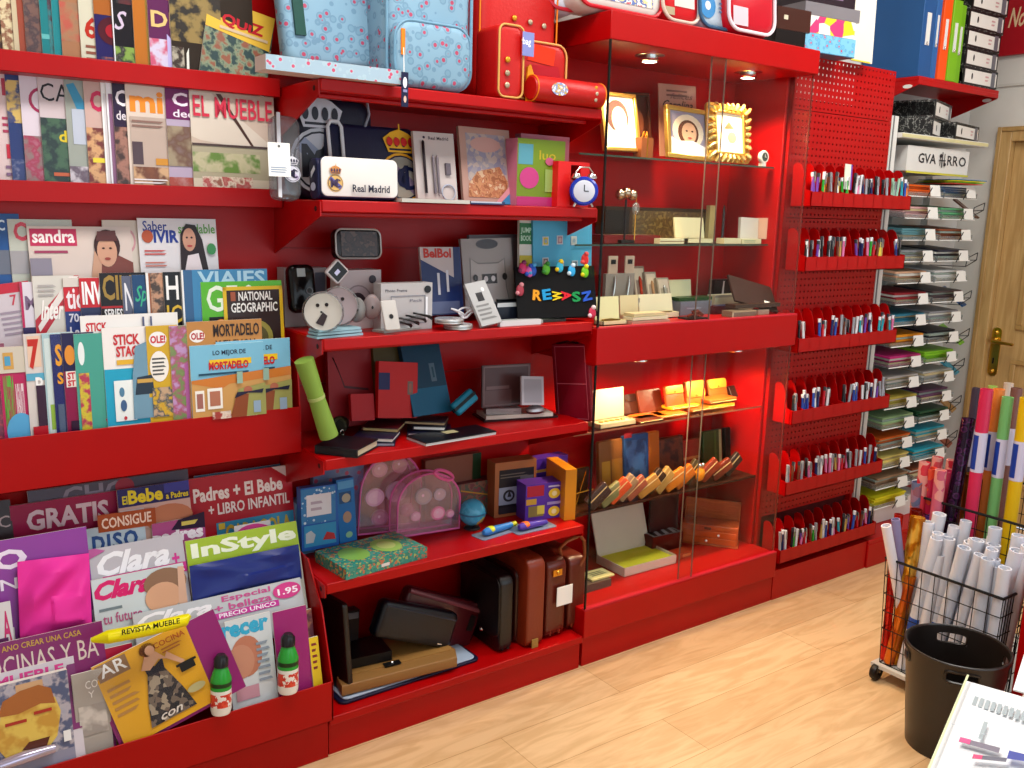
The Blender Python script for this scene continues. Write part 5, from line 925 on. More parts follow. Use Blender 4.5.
quad('pale grey photo frame standing in the desk tray', 'photo_frame', 'frame', (522, 405), (544, 405), (520, 376), .10, .12, .008, 'a8a4ac', [('r', .1, .08, .9, .9, '8c8890')])
c = Z(535, 413, z+.019); c.z = z+.024; t = thing('paperweight', 'oval silver dish with dark red band on the white paper', 'dish', c)
B().lathe([(.0001, -.004), (.028, -.004), (.034, .004)], M('501018', .35), 28, Matrix.Diagonal((1, .7, 1, 1))).build('base', t); B().lathe([(.034, .004), (.032, .012), (.02, .019), (.0001, .021)], M('a8a8ac', .3, .5), 28, Matrix.Diagonal((1, .7, 1, 1))).build('cover', t); B().box((-.012, -.003, .0205), (.010, .003, .0225), BLACK).build('slot', t)
t = thing('portfolio_case', 'burgundy stitched portfolio standing open edgewise at the right end', 'portfolio', Z(556, 424, z)); WI = Matrix.Translation(Z(556, 424, z)).inverted()
T, w, h = frame(Y(556, 420, .16), Y(592, 422, .02), Y(556, 344, .17)); b = B(); b.pillow(rrect(0, 0, w, h, .008, 4), -.02, 0, .004, M('78041c', .4)); b.build('case_body', t, WI @ T)
b = B()
for g_ in (('R', .1, .03, .93, .97, .008, 'b85868'), ('r', .1, .48, .93, .49, 'b85868')): draw(b, [g_], w, h, .001)
b.build('stitching', t, WI @ T); B().tube([(w*.1, h*1.0, -.01), (w*.4, h*1.03, -.01), (w*.85, h*1.0, -.01)], .003, M('300810', .4), 6).build('zip', t, WI @ T)
# ---- fifth shelf z .509
z = .511
boxon('gift_box', 'plain light blue box at the back left of the fifth shelf', 'box', P(297, .25, z), P(316, .25, z), z, .06, .16, '6ea0c8')
quad('pale box side with small pink dots behind the picture frame box', 'gift_box', 'box', (312, 500), (362, 495), (312, 467), .3, .3, .02, '7080a0', [('r', 0, 0, 1, 1, MN(('b04060', '7080a0', '6878a0'), 40, .5, 'dots'))], ext=.1)
quad('blue gift set box with framed white card and small cartoon print', 'gift_set', 'box', (302, 552), (339, 545), (300, 489), .2, .21, .03, '2058a8', [('r', 0, .42, .92, .98, '1868a8'), ('r', 0, .42, .92, .98, MN(('b0c8d8', '1c68a8', '2070a8'), 70, .4, 'dots')), ('r', .14, .54, .80, .88, 'd8d4dc'), ('l', .25, .6, .6, .8, 2, 'b0a0b0'), ('r', .06, .06, .92, .4, '3088b8'), ('p', [(.1, .12), (.3, .12), (.36, .24), (.24, .32), (.1, .28)], 'b0b8c0'), ('p', [(.55, .14), (.9, .12), (.86, .22), (.66, .26)], 'b02830')])
quad('narrow bright blue box standing upright with two tiny pictures', 'gift_box', 'box', (340, 544), (357, 540), (338, 480), .2, .21, .03, '1464a8', [('r', .1, .62, .8, .8, '184878'), ('e', .5, .7, .25, .07, 'a09888'), ('e', .5, .4, .25, .09, 'a08070'), ('e', .55, .12, .2, .05, '80b090'), ('r', .05, .85, .95, .97, '5090c0')])
PINKF = glassy('pink_film', 'fadcec', .10, .1, base=.10); PINK = M('d060a0', .35)
def clearbag(lab, bl, br, tl, y0, dep, inner):
    t = thing('clear_pink_bag', lab, 'bag', Y(*bl, y0)); WI = Matrix.Translation(Y(*bl, y0)).inverted(); T, w, h = frame(Y(*bl, y0), Y(*br, y0), Y(*tl, y0+.01))
    arch = [(0, 0), (w, 0)]+[(w/2+w/2*math.cos(a), h*.5+h*.5*math.sin(a)) for a in [k*math.pi/16 for k in range(17)]]
    B().prism(arch, -dep, 0, PINKF, None, None, False).build('bag_body', t, WI @ T)
    B().tube([(x, y, 0) for x, y in arch], .0035, PINK, 8, closed=True).build('piping', t, WI @ T); B().tube([(x, y, -dep) for x, y in arch], .0035, PINK, 8, closed=True).build('piping', t, WI @ T)
    for k, (fx, fy, r, c, c2) in enumerate(inner):
        q = B().prism(ell(w*fx, h*fy, r*1.25, r*1.1, 18), -.012, -.004, M(c, .4)); draw(q, [('e', fx, fy, r/w*.95, r/h*.8, c2), ('e', fx-.02, fy+.02, r/w*.2, r/h*.2, 'f0f0f4')], w, h, -.0035); q.build('toiletry', t, WI @ T)
    return t
clearbag('large clear pink bag packed with round toiletries behind the smaller pink bag', (357, 541), (418, 534), (355, 462), .26, .06, ((.3, .8, .022, 'c8a0a8', 'd8c0b8'), (.62, .84, .022, 'c89aa0', 'c8b0a0'), (.25, .45, .026, 'd8c0d8', 'e8e4ec'), (.6, .5, .03, 'ccc4d4', 'b8bcd0'), (.8, .25, .02, 'c060a0', 'd8a0c0'), (.35, .18, .024, 'a05880', 'b880a0')))
tb = clearbag('smaller arched clear pink bag in front with pink and white soap shapes', (397, 541), (459, 531), (397, 481), .19, .05, ((.3, .3, .014, 'd0a0c0', 'e0c8d8'), (.66, .3, .020, 'e070b0', 'f0d0e4'), (.42, .62, .024, '98a8a8', 'b0c0b0'), (.68, .62, .018, 'a8b8b8', 'c0c8c0'), (.86, .26, .012, 'd080b0', 'f0d0e0')))
c = Y(444, 475, .1); B().tube([c+Vector((.045*math.cos(a), 0.02*math.cos(a), .014*math.sin(a)-.02*math.cos(a))) for a in [k*2*math.pi/16 for k in range(16)]], .005, M('c85890', .35), 8, closed=True).build('ring_handle', label='pink oval hoop lying against the large clear bag', cat='hoop')
GB_ = MN(('2c8878', '348c7c', '2a7868', '2c8070', '308474', 'b06848', '90a860'), 150, .25, 'cell'); 
gb = boxon('gift_box', 'teal gift box with two oval green medallions at the front left', 'box', Z(346, 580, z), Z(427, 557, z), z, .17, .032, '2c8474', front=[('r', 0, 0, 1, 1, GB_), ('r', .42, .3, .52, .6, 'd0d0d0')], top=[('r', 0, 0, 1, 1, GB_), ('e', .28, .5, .16, .3, '7cae4c'), ('e', .68, .5, .16, .32, '90b858'), ('e', .68, .5, .1, .18, 'b0c070')], left=[('r', 0, 0, 1, 1, GB_)], rough=.2)
c = P(472, .18, z); c.z = z+.002; t = thing('desk_globe', 'small light blue globe on a dark foot', 'globe', c)
B().lathe([(.0001, 0), (.028, 0), (.024, .006), (.006, .010), (.0001, .012)], M('202028', .3), 24).build('foot', t); B().ball((0, 0, .054), .044, MN(('40a0c8', '48a8d0', '3898c0', 'a8a050', 'c07038'), 14, .2, 'noise', (1, 1, 1), True), None, 24).build('sphere', t); B().lathe([(.0445, .051), (.0452, .054), (.0445, .057)], M('306890', .3), 28).build('seam_ring', t)
boxon('cardboard_box', 'brownish box with ornament print behind the globe', 'box', P(456, .27, z), P(497, .27, z), z, .05, .12, '6a2830', front=[('r', 0, 0, 1, 1, MN(('6a2830', '805040', '4a5040', '7a3038'), 30, .5)), ('p', [(.1, .8), (.9, .5), (.9, .54), (.1, .84)], 'c08828')])
boxon('cardboard_box', 'tall dull brown box at the very back left of the craft box', 'box', P(425, .30, z), P(480, .30, z), z, .025, .21, '7a4838', front=[('r', .84, 0, 1, 1, '143018')])
t = boxon('craft_box', 'copper-framed craft box with dark window and grey emblem', 'box', P(494, .22, z), P(535, .20, z), z, .06, .19, 'a06038', front=[('r', .1, .06, .94, .86, '18141c'), ('r', .1, .22, .58, .54, '8890a8'), ('e', .34, .38, .14, .11, '202028'), ('e', .34, .38, .09, .07, '8890a8'), ('p', [(.3, .36), (.34, .5), (.4, .36)], '202028'), ('r', .6, .3, .92, .72, '505058'), ('l', .12, .7, .9, .8, 2, '605850'), ('r', .1, .06, .94, .18, '242028')])
boxon('toy_box', 'purple toy box with yellow and red pictures', 'box', P(528, .14, z), P(564, .115, z), z, .07, .125, '5830a8', front=[('r', .04, .66, .5, .96, 'b02038'), ('r', .02, .44, .3, .6, 'd0a038'), ('r', .08, .1, .5, .4, '8a7840'), ('r', .32, .16, .52, .4, 'd8c850'), ('e', .78, .7, .16, .14, 'e8c838'), ('e', .78, .2, .16, .14, 'e8c838'), ('e', .78, .7, .07, .07, 'f4ecb0'), ('e', .78, .2, .07, .07, 'f4ecb0'), ('r', .58, .4, .98, .48, 'a090c8'), ('l', .6, .86, .95, .96, 1, 'c8c0e0')])
boxon('toy_box', 'second purple toy box lying higher behind the first one', 'box', P(534, .24, z), P(566, .24, z), z, .05, .17, '4828a0', front=[('r', 0, .72, 1, .78, 'c0a050')])
boxon('tall_box', 'narrow orange-yellow box standing upright at the right end of the fifth shelf', 'box', P(564, .08, z), P(575, .07, z), z, .16, .175, 'c88018')
for k, (fl, fr, c1, c2, lab) in enumerate(((P(490, .07, z), P(522, .09, z), '3078c0', 'c8d030', 'blue and lime craft pen pack at the shelf edge'), (P(525, .05, z), P(552, .05, z), '5038a0', 'e06818', 'orange and purple craft pen pack at the shelf edge'))):
    L, w = lay(fl, fr); L[2][3] = z; t = thing('craft_pack', lab, 'craft pack', mat=L)
    B().prism(rrect(-.03, -.005, w+.02, .06, .01), 0, .002, glassy('blister', 'b8c8e0', .35, .1, base=.08)).build('card', t)
    B().tube([(-.01, .02, .016), (.005, .02, .016), (w*.8, .022, .014)], [.008, .013, .010], M(c1, .3), 12).build('pen_body', t); B().ball((w*.15, .022, .018), .015, M(c2, .3), None, 12, (1.4, 1, .8)).build('pen_cap', t); B().tube([(w*.5, .035, .01), (w*1.0, .03, .01)], .008, M(c2 if k == 0 else c1, .3), 10).build('pen_body', t)
# ---- base shelf: bags and briefcases
z = .122
BLK = M('0b0b0d', .35, 0, .5, 0, .35, 90); 
def leather(c, r=.35): return M(c, r, 0, .5, 0, .35, 90)
t = thing('document_folder', 'big black folder standing at the left end beside the magazine rack', 'folder', Z(345, 705, z)); WI = Matrix.Translation(Z(345, 705, z)).inverted()
T, w, h = frame(Vector((-.885, .30, z)), Vector((-.845, .05, z)), Vector((-.905, .30, z+.3))); B().pillow(rrect(0, 0, w, h, .01, 4), -.02, 0, .006, BLK).build('cover', t, WI @ T); B().ball((w*.4, h*.75, .002), .006, CHROME).build('clasp', t, WI @ T)
L, w = lay(Z(345, 708, z), Z(478, 664, z)); t = thing('document_folder', 'flat pale blue-grey document folder with navy edge under the tan briefcase', 'folder', mat=L)
B().pillow(rrect(-.005, .015, w+.02, .16, .02, 5), 0, .009, .003, M('141430', .4)).build('cover', t); B().pillow(rrect(.008, .022, w+.008, .15, .018, 5), .009, .014, .002, M('a0b0c4', .5)).build('inner_sheet', t)
# tan briefcase lying
L, w = lay(Z(342, 697, z+.016), Z(457, 667, z+.016)); L[2][3] = z+.016; t = thing('briefcase', 'tan leather briefcase lying flat with small black clasp', 'briefcase', mat=L); TAN = leather('8a6230', .5)
B().pillow([(0, 0), (w, 0), (w+.02, .05), (w-.03, .23), (.02, .23)], 0, .034, .005, TAN).build('case_body', t)
B().prism([(.004, .045), (w-.0, .045), (w+.01, .06), (w-.035, .2), (.02, .2)], .034, .038, leather('9a7038', .5)).build('flap', t); B().box((w*.40, .035, .037), (w*.54, .055, .042), BLACK).build('clasp', t); B().ball((w*.47, .045, .043), .005, CHROME).build('lock_stud', t)
boxon('black_case', 'low black case lying on the tan briefcase at the left', 'case', Y(341, 664, .12), Y(392, 648, .1), z+.056, .12, .03, '0c0c0e')
t = thing('document_case', 'dark case with pale pocket edge at the back left of the base shelf', 'case', Y(340, 640, .24)); WI = Matrix.Translation(Y(340, 640, .24)).inverted(); T, w, h = frame(Y(332, 655, .22), Y(358, 650, .22), Y(331, 614, .23)); B().box((0, -.1, -.04), (w, h, 0), M('1a0a0c', .5)).build('case_body', t, WI @ T); B().box((w*.05, h*.8, 0), (w*.95, h*.95, .003), M('6a6c74', .4)).build('pocket_edge', t, WI @ T)
def soft(lab, bl, br, tl, y0, y1, dep, m, cat='bag', name='document_bag', r=.02, bev=.014, parts=()):
    o = Y(*bl, y0); t = thing(name, lab, cat, o); WI = Matrix.Translation(o).inverted(); T, w, h = frame(Y(*bl, y0), Y(*br, y0), Y(*tl, y1)); B().pillow(rrect(0, 0, w, h, r, 5), -dep, 0, bev, m).build('bag_body', t, WI @ T); return t, WI @ T, w, h
t, T, w, h = soft('glossy navy-black leather document bag propped upright in the middle', (374, 638), (450, 650), (377, 598), .09, .10, .05, M('080c16', .3, 0, .4, 0, .35, 60)); B().tube([(w*.04, h*.86, .001), (w*.96, h*.80, .001)], .0025, M('303848', .3), 6).build('seam', t, T); B().box((w*.8, h*.1, .001), (w*.86, h*.13, .003), CHROME).build('badge', t, T)
t, T, w, h = soft('burgundy leather bag leaning behind the navy-black one', (392, 640), (468, 655), (400, 584), .15, .16, .05, leather('4a1018', .25)); B().tube([(w*.0, h*.93, .002), (w*1.0, h*.86, .002)], .008, leather('784048', .2), 8).build('top_fold', t, T, label='paler folded top edge'); B().box((w*.86, h*.45, 0), (w*.93, h*.75, .004), BLACK).build('buckle', t, T)
# row of briefcases standing edge on
def brief(lab, pl, pr, pt, pb, ynear, dep, m, g, seam, gusset=1):
    """briefcase standing on its long side, narrow end to the front: pl, pr pixels of the narrow end, pt, pb its top and bottom rows"""
    a = Y(pl, pb, ynear); c = Y(pr, pb, ynear); a.z = c.z = z; th = (c-a).length; zt = Y((pl+pr)/2, pt, ynear).z-z
    L, w = lay(a, c); L[2][3] = z; t = thing('briefcase', lab, 'briefcase', mat=L)
    S_ = Matrix(((0, 0, 1, 0), (1, 0, 0, 0), (0, 1, 0, 0), (0, 0, 0, 1)))   # profile in depth/height, pulled along x
    B().pillow(rrect(0, 0, dep, zt, .03, 6), .0, th, .008, m, S_).build('case_body', t)
    for q in ((.28, .72) if gusset else (.5,)): B().tube([(th*q, 0.004+(.03-.03*math.cos(a_) if 0 else 0), yy) for yy in (.01, zt*.5, zt*.9) for a_ in (0,)], .004, M(seam, .4), 6).build('gusset_seam', t)
    return t, th, zt
t, th, zt = brief('black leather briefcase with metal ring and stud, leftmost of the upright row', 499, 512, 577, 660, .04, .24, BLK, 0, '1c1c20')
B().tube([(-.002, .03+.008*math.cos(a), zt*.74+.012*math.sin(a)) for a in [k*2*math.pi/12 for k in range(12)]], .002, CHROME, 6, closed=True).build('ring', t); B().ball((-.002, .10, .05), .009, CHROME).build('stud', t)
fl = B(); fl.pillow(rrect(.0, zt*.2, .22, zt*.97, .03, 6), -.006, 0, .003, BLK, Matrix(((0, 0, 1, 0), (1, 0, 0, 0), (0, 1, 0, 0), (0, 0, 0, 1)))); fl.build('flap', t)
t, th, zt = brief('dark brown briefcase between the black and the rust-brown ones', 514, 523, 571, 648, .07, .22, leather('34100c', .3), 0, '501c14')
t, th, zt = brief('rust-brown zip case with pale seams hanging a zip tag', 526, 543, 560, 652, .02, .24, leather('78280e', .4), 0, 'a86850', 0); B().box((th*.3, -.004, .0), (th*.65, .0, .03), leather('9a7838')).build('zip_tag', t)
t, th, zt = brief('brown briefcase with gold lock and white price tag', 545, 564, 560, 642, .04, .22, leather('5a1c10', .25), 0, '803020'); B().box((th*.25, -.006, zt*.80), (th*.7, -.001, zt*.88), GOLD).ball((th*.5, -.004, zt*.84), .008, GOLD).build('lock', t, label='gold lock')
b = B(); b.box((th*.4, -.014, zt*.42), (th*1.2, -.012, zt*.66), WHITE); b.build('price_tag', t, label='white price tag')
t, th, zt = brief('wide brown leather bag with curved handle, rightmost of the upright row', 567, 583, 558, 637, .05, .22, leather('5e1e10', .35), 0, '8a3c20')
p = Y(556, 556, .06); q = Y(591, 560, .06); mtop = Y(575, 532, .06)
hd = B(); 
tm = t.matrix_basis.inverted(); hd.tube([tm @ v for v in (Y(562, 562, .08), Y(560, 548, .07), Y(567, 541, .06), Y(580, 535, .05), Y(584, 541, .05), Y(585, 556, .05), Y(580, 566, .05))], .006, leather('8a4422', .3), 8); hd.build('handle', t)
# ================================================================ goods in the display cabinet
CREAM = 'd8d0b8'
z = 1.713
def pframe(lab, bl, br, tl, y0, y1, rim, m, g, base='f0e8d8', t=.014):
    o = Y(*bl, y0); th = thing('photo_frame', lab, 'photo frame', o); WI = Matrix.Translation(o).inverted(); T, w, h = frame(o, Y(*br, y0), Y(*tl, y1))
    b = B()
    for a in ((0, 0, w, rim), (0, h-rim, w, h), (0, rim, rim, h-rim), (w-rim, rim, w, h-rim)): b.box((a[0], a[1], -t), (a[2], a[3], .004), m)
    b.build('frame_body', th, WI @ T, .002)
    p = B(); p.box((rim, rim, -t), (w-rim, h-rim, -.004), col2m(base)); draw(p, g, w-2*rim, h-2*rim, -.004, Matrix.Translation((rim, rim, 0))); p.build('photo', th, WI @ T)
    return th, WI @ T, w, h
PGOLD = M('e0b860', .28, .85)
pframe('gold photo frame at the left of the top glass shelf, faded portrait with dark hair', (605, 150), (641, 152), (599, 91), .22, .26, .012, PGOLD, [('e', .45, .62, .36, .32, '5a4040'), ('e', .5, .55, .24, .26, 'f0d8b8'), ('p', [(.1, 0), (.9, 0), (.8, .32), (.3, .34)], 'f8f0e0')])
pframe('dark brown photo frame standing behind between two gold ones', (628, 152), (652, 152), (625, 92), .28, .30, .010, M('4a2010', .4), [('e', .5, .5, .3, .25, '6a3a28')], '3a1810')
t = thing('gift_box', 'tiny copper gift box with gold bow beside the left gold frame', 'box', P(641, .2, z)); b = B(); b.box((0, 0, 0), (.055, .04, .07), M('8a5030', .3, .4)); b.build('box_body', t); b = B(); b.tube([(.01, .01, .07), (.02, .012, .09), (.027, .015, .073), (.038, .018, .09), (.045, .02, .07)], .003, GOLD, 6).box((.024, -.001, 0), (.030, .041, .072), GOLD); b.build('bow', t)
quad('pale card with dark handwriting behind the bride frame', 'greeting_card', 'card', (660, 156), (697, 157), (657, 83), .26, .28, .003, 'b08070', [('l', .2, .82, .9, .94, 2, '704840'), ('t', 'Carolina', .1, .66, .9, .78, '302020', 1, 1), ('t', 'felices', .3, .8, .9, .88, '604040', 0, 1)])
pframe('gold photo frame with a bride in a white veil on the top glass shelf', (668, 158), (711, 163), (665, 105), .17, .2, .016, PGOLD, [('r', 0, 0, 1, 1, 'a098b0'), ('e', .5, .55, .42, .4, 'f0e0c8'), ('e', .5, .52, .28, .3, '6a4030'), ('e', .52, .52, .2, .24, 'e0b090'), ('e', .45, .56, .03, .02, '402018'), ('e', .6, .56, .03, .02, '402018'), ('e', .53, .4, .06, .02, 'b05048'), ('p', [(0, 0), (1, 0), (1, .2), (.6, .34), (.2, .3), (0, .4)], 'f4f0f0')])
th, T, w, h = pframe('ornate ribbed gold photo frame on the right of the bride frame', (716, 157), (745, 160), (713, 113), .16, .185, .008, PGOLD, [('p', [(.3, .6), (.5, .8), (.7, .62)], '806850'), ('e', .6, .4, .16, .14, 'c0a888')], 'fff4e0')
b = B().prism(rrect(-w*.22, -h*.17, w*1.22, h*1.17, .02), -.016, -.008, PGOLD); n = 26
for k in range(n):
    a = 2*math.pi*k/n; ca, sa = math.cos(a), math.sin(a); q = max(abs(ca), abs(sa)); x0, y0 = w/2+ca/q*w*.52, h/2+sa/q*h*.52; x1, y1 = w/2+ca/q*w*.73, h/2+sa/q*h*.67
    b.tube([(x0, y0, .002), ((x0+x1)/2+.003*sa, (y0+y1)/2, .005), (x1+.008*sa, y1+.006*ca, -.002)], [.007, .0085, .006], M('f0d080', .25, .8), 8)
b.build('ribbed_border', th, T)
t = thing('table_clock', 'tiny round white clock at the right end of the top glass shelf', 'clock', P(763, .16, z)); F = Matrix.Translation((0, 0, .034)) @ RX90
B().lathe([(.0001, -.012), (.02, -.012), (.025, 0), (.022, .006), (.0001, .005)], M('e8e4d8', .3), 24, F).box((-.012, -.004, 0), (.012, .012, .012), M('e8e4d8', .3)).build('clock_body', t); b = B().lathe([(.0001, .0068), (.016, .0068)], M('3a4a40', .3), 20, F); b.box((-.001, 0, .007), (.001, .010, .0075), WHITE, F).box((0, -.001, .007), (.008, .001, .0075), WHITE, F); b.build('dial', t)
# second glass shelf
z = 1.423
t = thing('desk_ornament', 'silver desk ornament of joined balls on a dark stem, upper left glass shelf', 'ornament', P(624, .2, z)); B().box((-.03, -.02, 0), (.03, .02, .012), M('181010', .4)).tube([(0, 0, .01), (0, 0, .15)], .004, M('181010', .4)).build('stem', t)
for k, dx in enumerate((-.028, 0, .028)): B().ball((dx, 0, .165+.006*(k % 2)), .019, M('c0a890', .2, 1.)).build('ball', t)
t = thing('key_pendant', 'small glass pendant on a short stand beside the silver balls', 'pendant', P(634, .19, z)); B().tube([(0, 0, 0), (0, 0, .16), (-.01, 0, .165)], .002, GOLD, 6).build('stand', t); B().ball((-.0, 0, .12), .018, glassy('crystal', 'e8e8e8', .1, .05, base=.1), None, 14, (1, .5, 1.2)).build('pendant_drop', t)
boxon('presentation_box', 'speckled bronze-brown box at the back of the second glass shelf', 'box', P(604, .30, z), P(706, .30, z), z, .05, .125, '4a3018', front=[('r', .25, 0, 1, .95, MN(('5a4020', '6a5028', '483018', '806838'), 60, .3, 'noise', (1, 1, 1), False)), ('r', 0, 0, .22, 1, '1c1410'), ('r', 0, .9, 1, 1, '3a2818')])
boxon('jewel_tray', 'flat dark red jewel tray with small glinting pieces', 'tray', P(604, .2, z), P(660, .2, z), z, .08, .028, '6a1410', top=[('r', .05, .1, .95, .9, MN(('3a0c0c', '8a3020', 'c0a080', '501010'), 60, .3, 'cell'))])
boxon('pen_case', 'slim cream pen case with brown band lying beside the hinged box', 'case', P(660, .17, z), P(688, .17, z), z, .04, .018, 'd8d0a8', front=[('r', 0, .4, 1, .55, '704828')])
def openbox(lab, px0, px1, y, zz, d, h, lid, base='d0c8a8', lin_='c8c0a8', ang=105, inside=None, item=None, name='open_gift_box', lidcol=None):
    """hinged box standing open: tray with rim, lid raised at the back, lining and what lies inside"""
    a, c = P(px0, y, zz), P(px1, y, zz); L, w = lay(a, c); t = thing(name, lab, 'box', mat=L); m = M(base, .4); e = .003
    b = B(); b.box((0, 0, 0), (w, d, e), m).box((0, 0, 0), (w, e, h), m).box((0, d-e, 0), (w, d, h), m).box((0, 0, 0), (e, d, h), m).box((w-e, 0, 0), (w, d, h), m); b.build('tray', t)
    R = Matrix.Translation((0, d, h)) @ Matrix.Rotation(math.radians(180-ang), 4, 'X')
    lb_ = B(); lb_.box((0, -.0, 0), (w, lid, .006), M(lidcol or base, .4), Matrix.Translation((0, d, h)) @ Matrix.Rotation(math.radians(180-ang), 4, 'X')); lb_.box((.004, .004, -.001), (w-.004, lid-.004, -.0), M(lin_, .6), R); lb_.build('lid', t)
    B().box((e, e, e), (w-e, d-e, h*.7), M(inside or lin_, .7)).build('lining', t)
    if item == 'pen': B().tube([(w*.12, d*.45, h*.7+.005), (w*.5, d*.45, h*.7+.005), (w*.88, d*.45, h*.7+.004)], [.004, .006, .002], M('806020', .25, .8), 8).build('pen', t)
    if item == 'jewel':
        for k in range(5): B().tube([(w*(.2+.15*k)+.008*math.cos(q), d*.5+.008*math.sin(q), h*.7+.004) for q in [j*math.pi/5 for j in range(10)]], .0018, GOLD, 5, closed=True).build('ring', t)
    return t
openbox('hinged cream box with silver-grey lid lining, middle of the second glass shelf', 684, 713, .17, z, .05, .018, .075, 'd8cca0', '8a8078', 100)
boxon('column_box', 'slender pale upright box at the back of the second glass shelf', 'box', P(708, .27, z), P(714, .27, z), z, .02, .14, 'b8a068')
t = thing('wire_stand', 'dark looped wire stand beside the white square card', 'stand', P(724, .22, z)); b = B(); b.tube([(-.015, 0, 0), (-.015, 0, .13), (0, .01, .14), (.014, .02, .12), (.014, .02, 0)], .003, M('403838', .25, .8), 8).box((-.03, -.005, 0), (.03, .035, .004), M('302020', .3)); b.build('loop', t)
boxon('slim_box', 'flat cream box at the foot of the dark wire stand', 'box', P(724, .17, z), P(741, .17, z), z, .04, .02, 'd0c8a0')
boxon('slim_box', 'flat pale box under the white square card', 'box', P(742, .17, z), P(761, .17, z), z, .035, .018, 'd8d4a8', front=[('l', .1, .2, .9, .8, 2, '90a080')])
quad('white square rounded card standing at the right end of the second glass shelf', 'white_card', 'card', (740, 240), (762, 241), (740, 217), .20, .205, .012, 'd0ccc0')
B().box((X1-.0185, .16, 1.44), (X1-.0165, .21, 1.52), M('d8b0a0', .5)).build('price_card', label='pale pink price card stuck on the right inner wall of the upper cabinet', cat='card')
# cabinet floor, upper compartment
z = 1.1645
t = thing('pen_display', 'grey stepped display stand holding two silver pens under tall tags', 'display stand', P(608, .2, z))
o = t.location.copy(); WI = Matrix.Translation(o).inverted(); a, c = P(611, .16, z), P(639, .16, z); L, w = lay(a, c)
B().box((0, 0, 0), (w, .03, .07), M('908880', .4)).box((-.005, .03, 0), (w*.97, .045, .155), M('807870', .4)).build('stand_body', t, WI @ L)
for k, fx in enumerate((.22, .72)):
    B().box((w*fx-.02+.012*k, .035, .155), (w*fx+.022+.012*k, .04, .215), M('b09a88', .4)).box((w*fx-.010+.012*k, .034, .187), (w*fx+.012+.012*k, .035, .203), BLACK).build('tag', t, WI @ L)
    B().tube([(w*fx-.008, .018, .075), (w*fx+.003, .024, .12), (w*fx+.006, .027, .145)], [.003, .006, .004], M('c8c4c0', .2, .9), 8).build('pen', t, WI @ L)
for k, (p0, p1, c, c2, lab) in enumerate(((637, 649, '7a6458', 'a83018', 'upright grey pen box with a red-brown pen'), (650, 661, '8a7a6c', 'a8805c', 'upright beige pen box with a tan pen, between two others'), (662, 674, '8a7e6c', '909088', 'upright beige pen box with a grey pen and cream head'))):
    a, c_ = P(p0, .2-.02*k, z+.01), P(p1, .2-.02*k, z+.01); T, w, h = frame(a, c_, a+Vector((-.006, .04, .165-.02*k))); t = thing('pen_box', lab, 'pen box', mat=T)
    b = B().box((0, 0, -.015), (w, h, 0), M(c, .4)); draw(b, [('r', .1, .05, .9, .95, 'b8a894'), ('r', .2, .1, .8, .7, c)], w, h); b.build('case_shell', t); B().tube([(w*.5, h*.1, .004), (w*.5, h*.7, .004), (w*.5, h*.78, .003)], [.003, .006, .002], M(c2, .25, .3), 8).build('pen', t)
openbox('dark slim box with cream lid lining behind the front row of open boxes, left', 616, 646, .17, z, .03, .02, .02, '3a1410', '6a3828')
openbox('cream open pen box with wide blank lid, second row middle', 646, 679, .12, z, .04, .02, .062, 'd8d0b0', 'c0b8a0', 100, None, 'pen')
openbox('small cream open box with tall lid beside the left front box', 628, 646, .09, z, .045, .02, .065, 'd0c098', 'a89878', 97, None, 'pen')
openbox('cream open box with blank grey lid, front left behind the glass edge', 603, 627, .045, z, .045, .014, .075, 'e0d8a8', 'b8b0a0', 98, None, 'pen')
for k in range(3): boxon('pen_case', ['lowest', 'middle', 'topmost'][k]+' of three flat cream pen cases stacked at the front of the cabinet floor', 'case', P(632+k, .03+.004*k, z+.011*k), P(670-2*k, .03+.004*k, z+.011*k), z+.0115*k, .05, .010, ['b88878', 'd8d0b0', 'c8b890'][k], group='flat cream pen cases')
openbox('cream open box with printed grey lid behind the green cloth', 672, 697, .22, z+.0, .04, .055, .065, 'c8c4a0', 'a8a08c', 98)
boxon('green_cloth', 'dark green folded cloth lying on a grey box', 'cloth', P(679, .16, z+.05), P(712, .16, z+.05), z+.051, .05, .012, '1c4014')
boxon('presentation_box', 'wide grey-blue box under the green cloth', 'box', P(680, .15, z), P(711, .15, z), z, .05, .050, '6a707c', front=[('l', .2, .4, .8, .6, 1, '9098a4')])
t = boxon('pen_tray_box', 'black pen tray standing up with two silver pens, right half of the cabinet floor', 'box', P(713, .26, z), P(764, .26, z), z+.0, .03, .115, '0e0c10', front=[('p', [(.14, .5), (.16, .95), (.18, .95), (.18, .5)], 'c0b8b8'), ('p', [(.34, .6), (.34, .98), (.36, .98), (.37, .6)], 'c0b8b8')])
boxon('presentation_box', 'white box with cream front standing before the black pen tray', 'box', P(714, .2, z), P(757, .2, z), z, .04, .062, 'c8c0a0', front=[('r', 0, .85, 1, 1, 'a09888')])
boxon('case', 'blue and dark red small case in front of the white box', 'case', P(714, .13, z), P(738, .13, z), z, .04, .030, '481018', top=[('r', .2, 0, .9, 1, '1c2c58')])
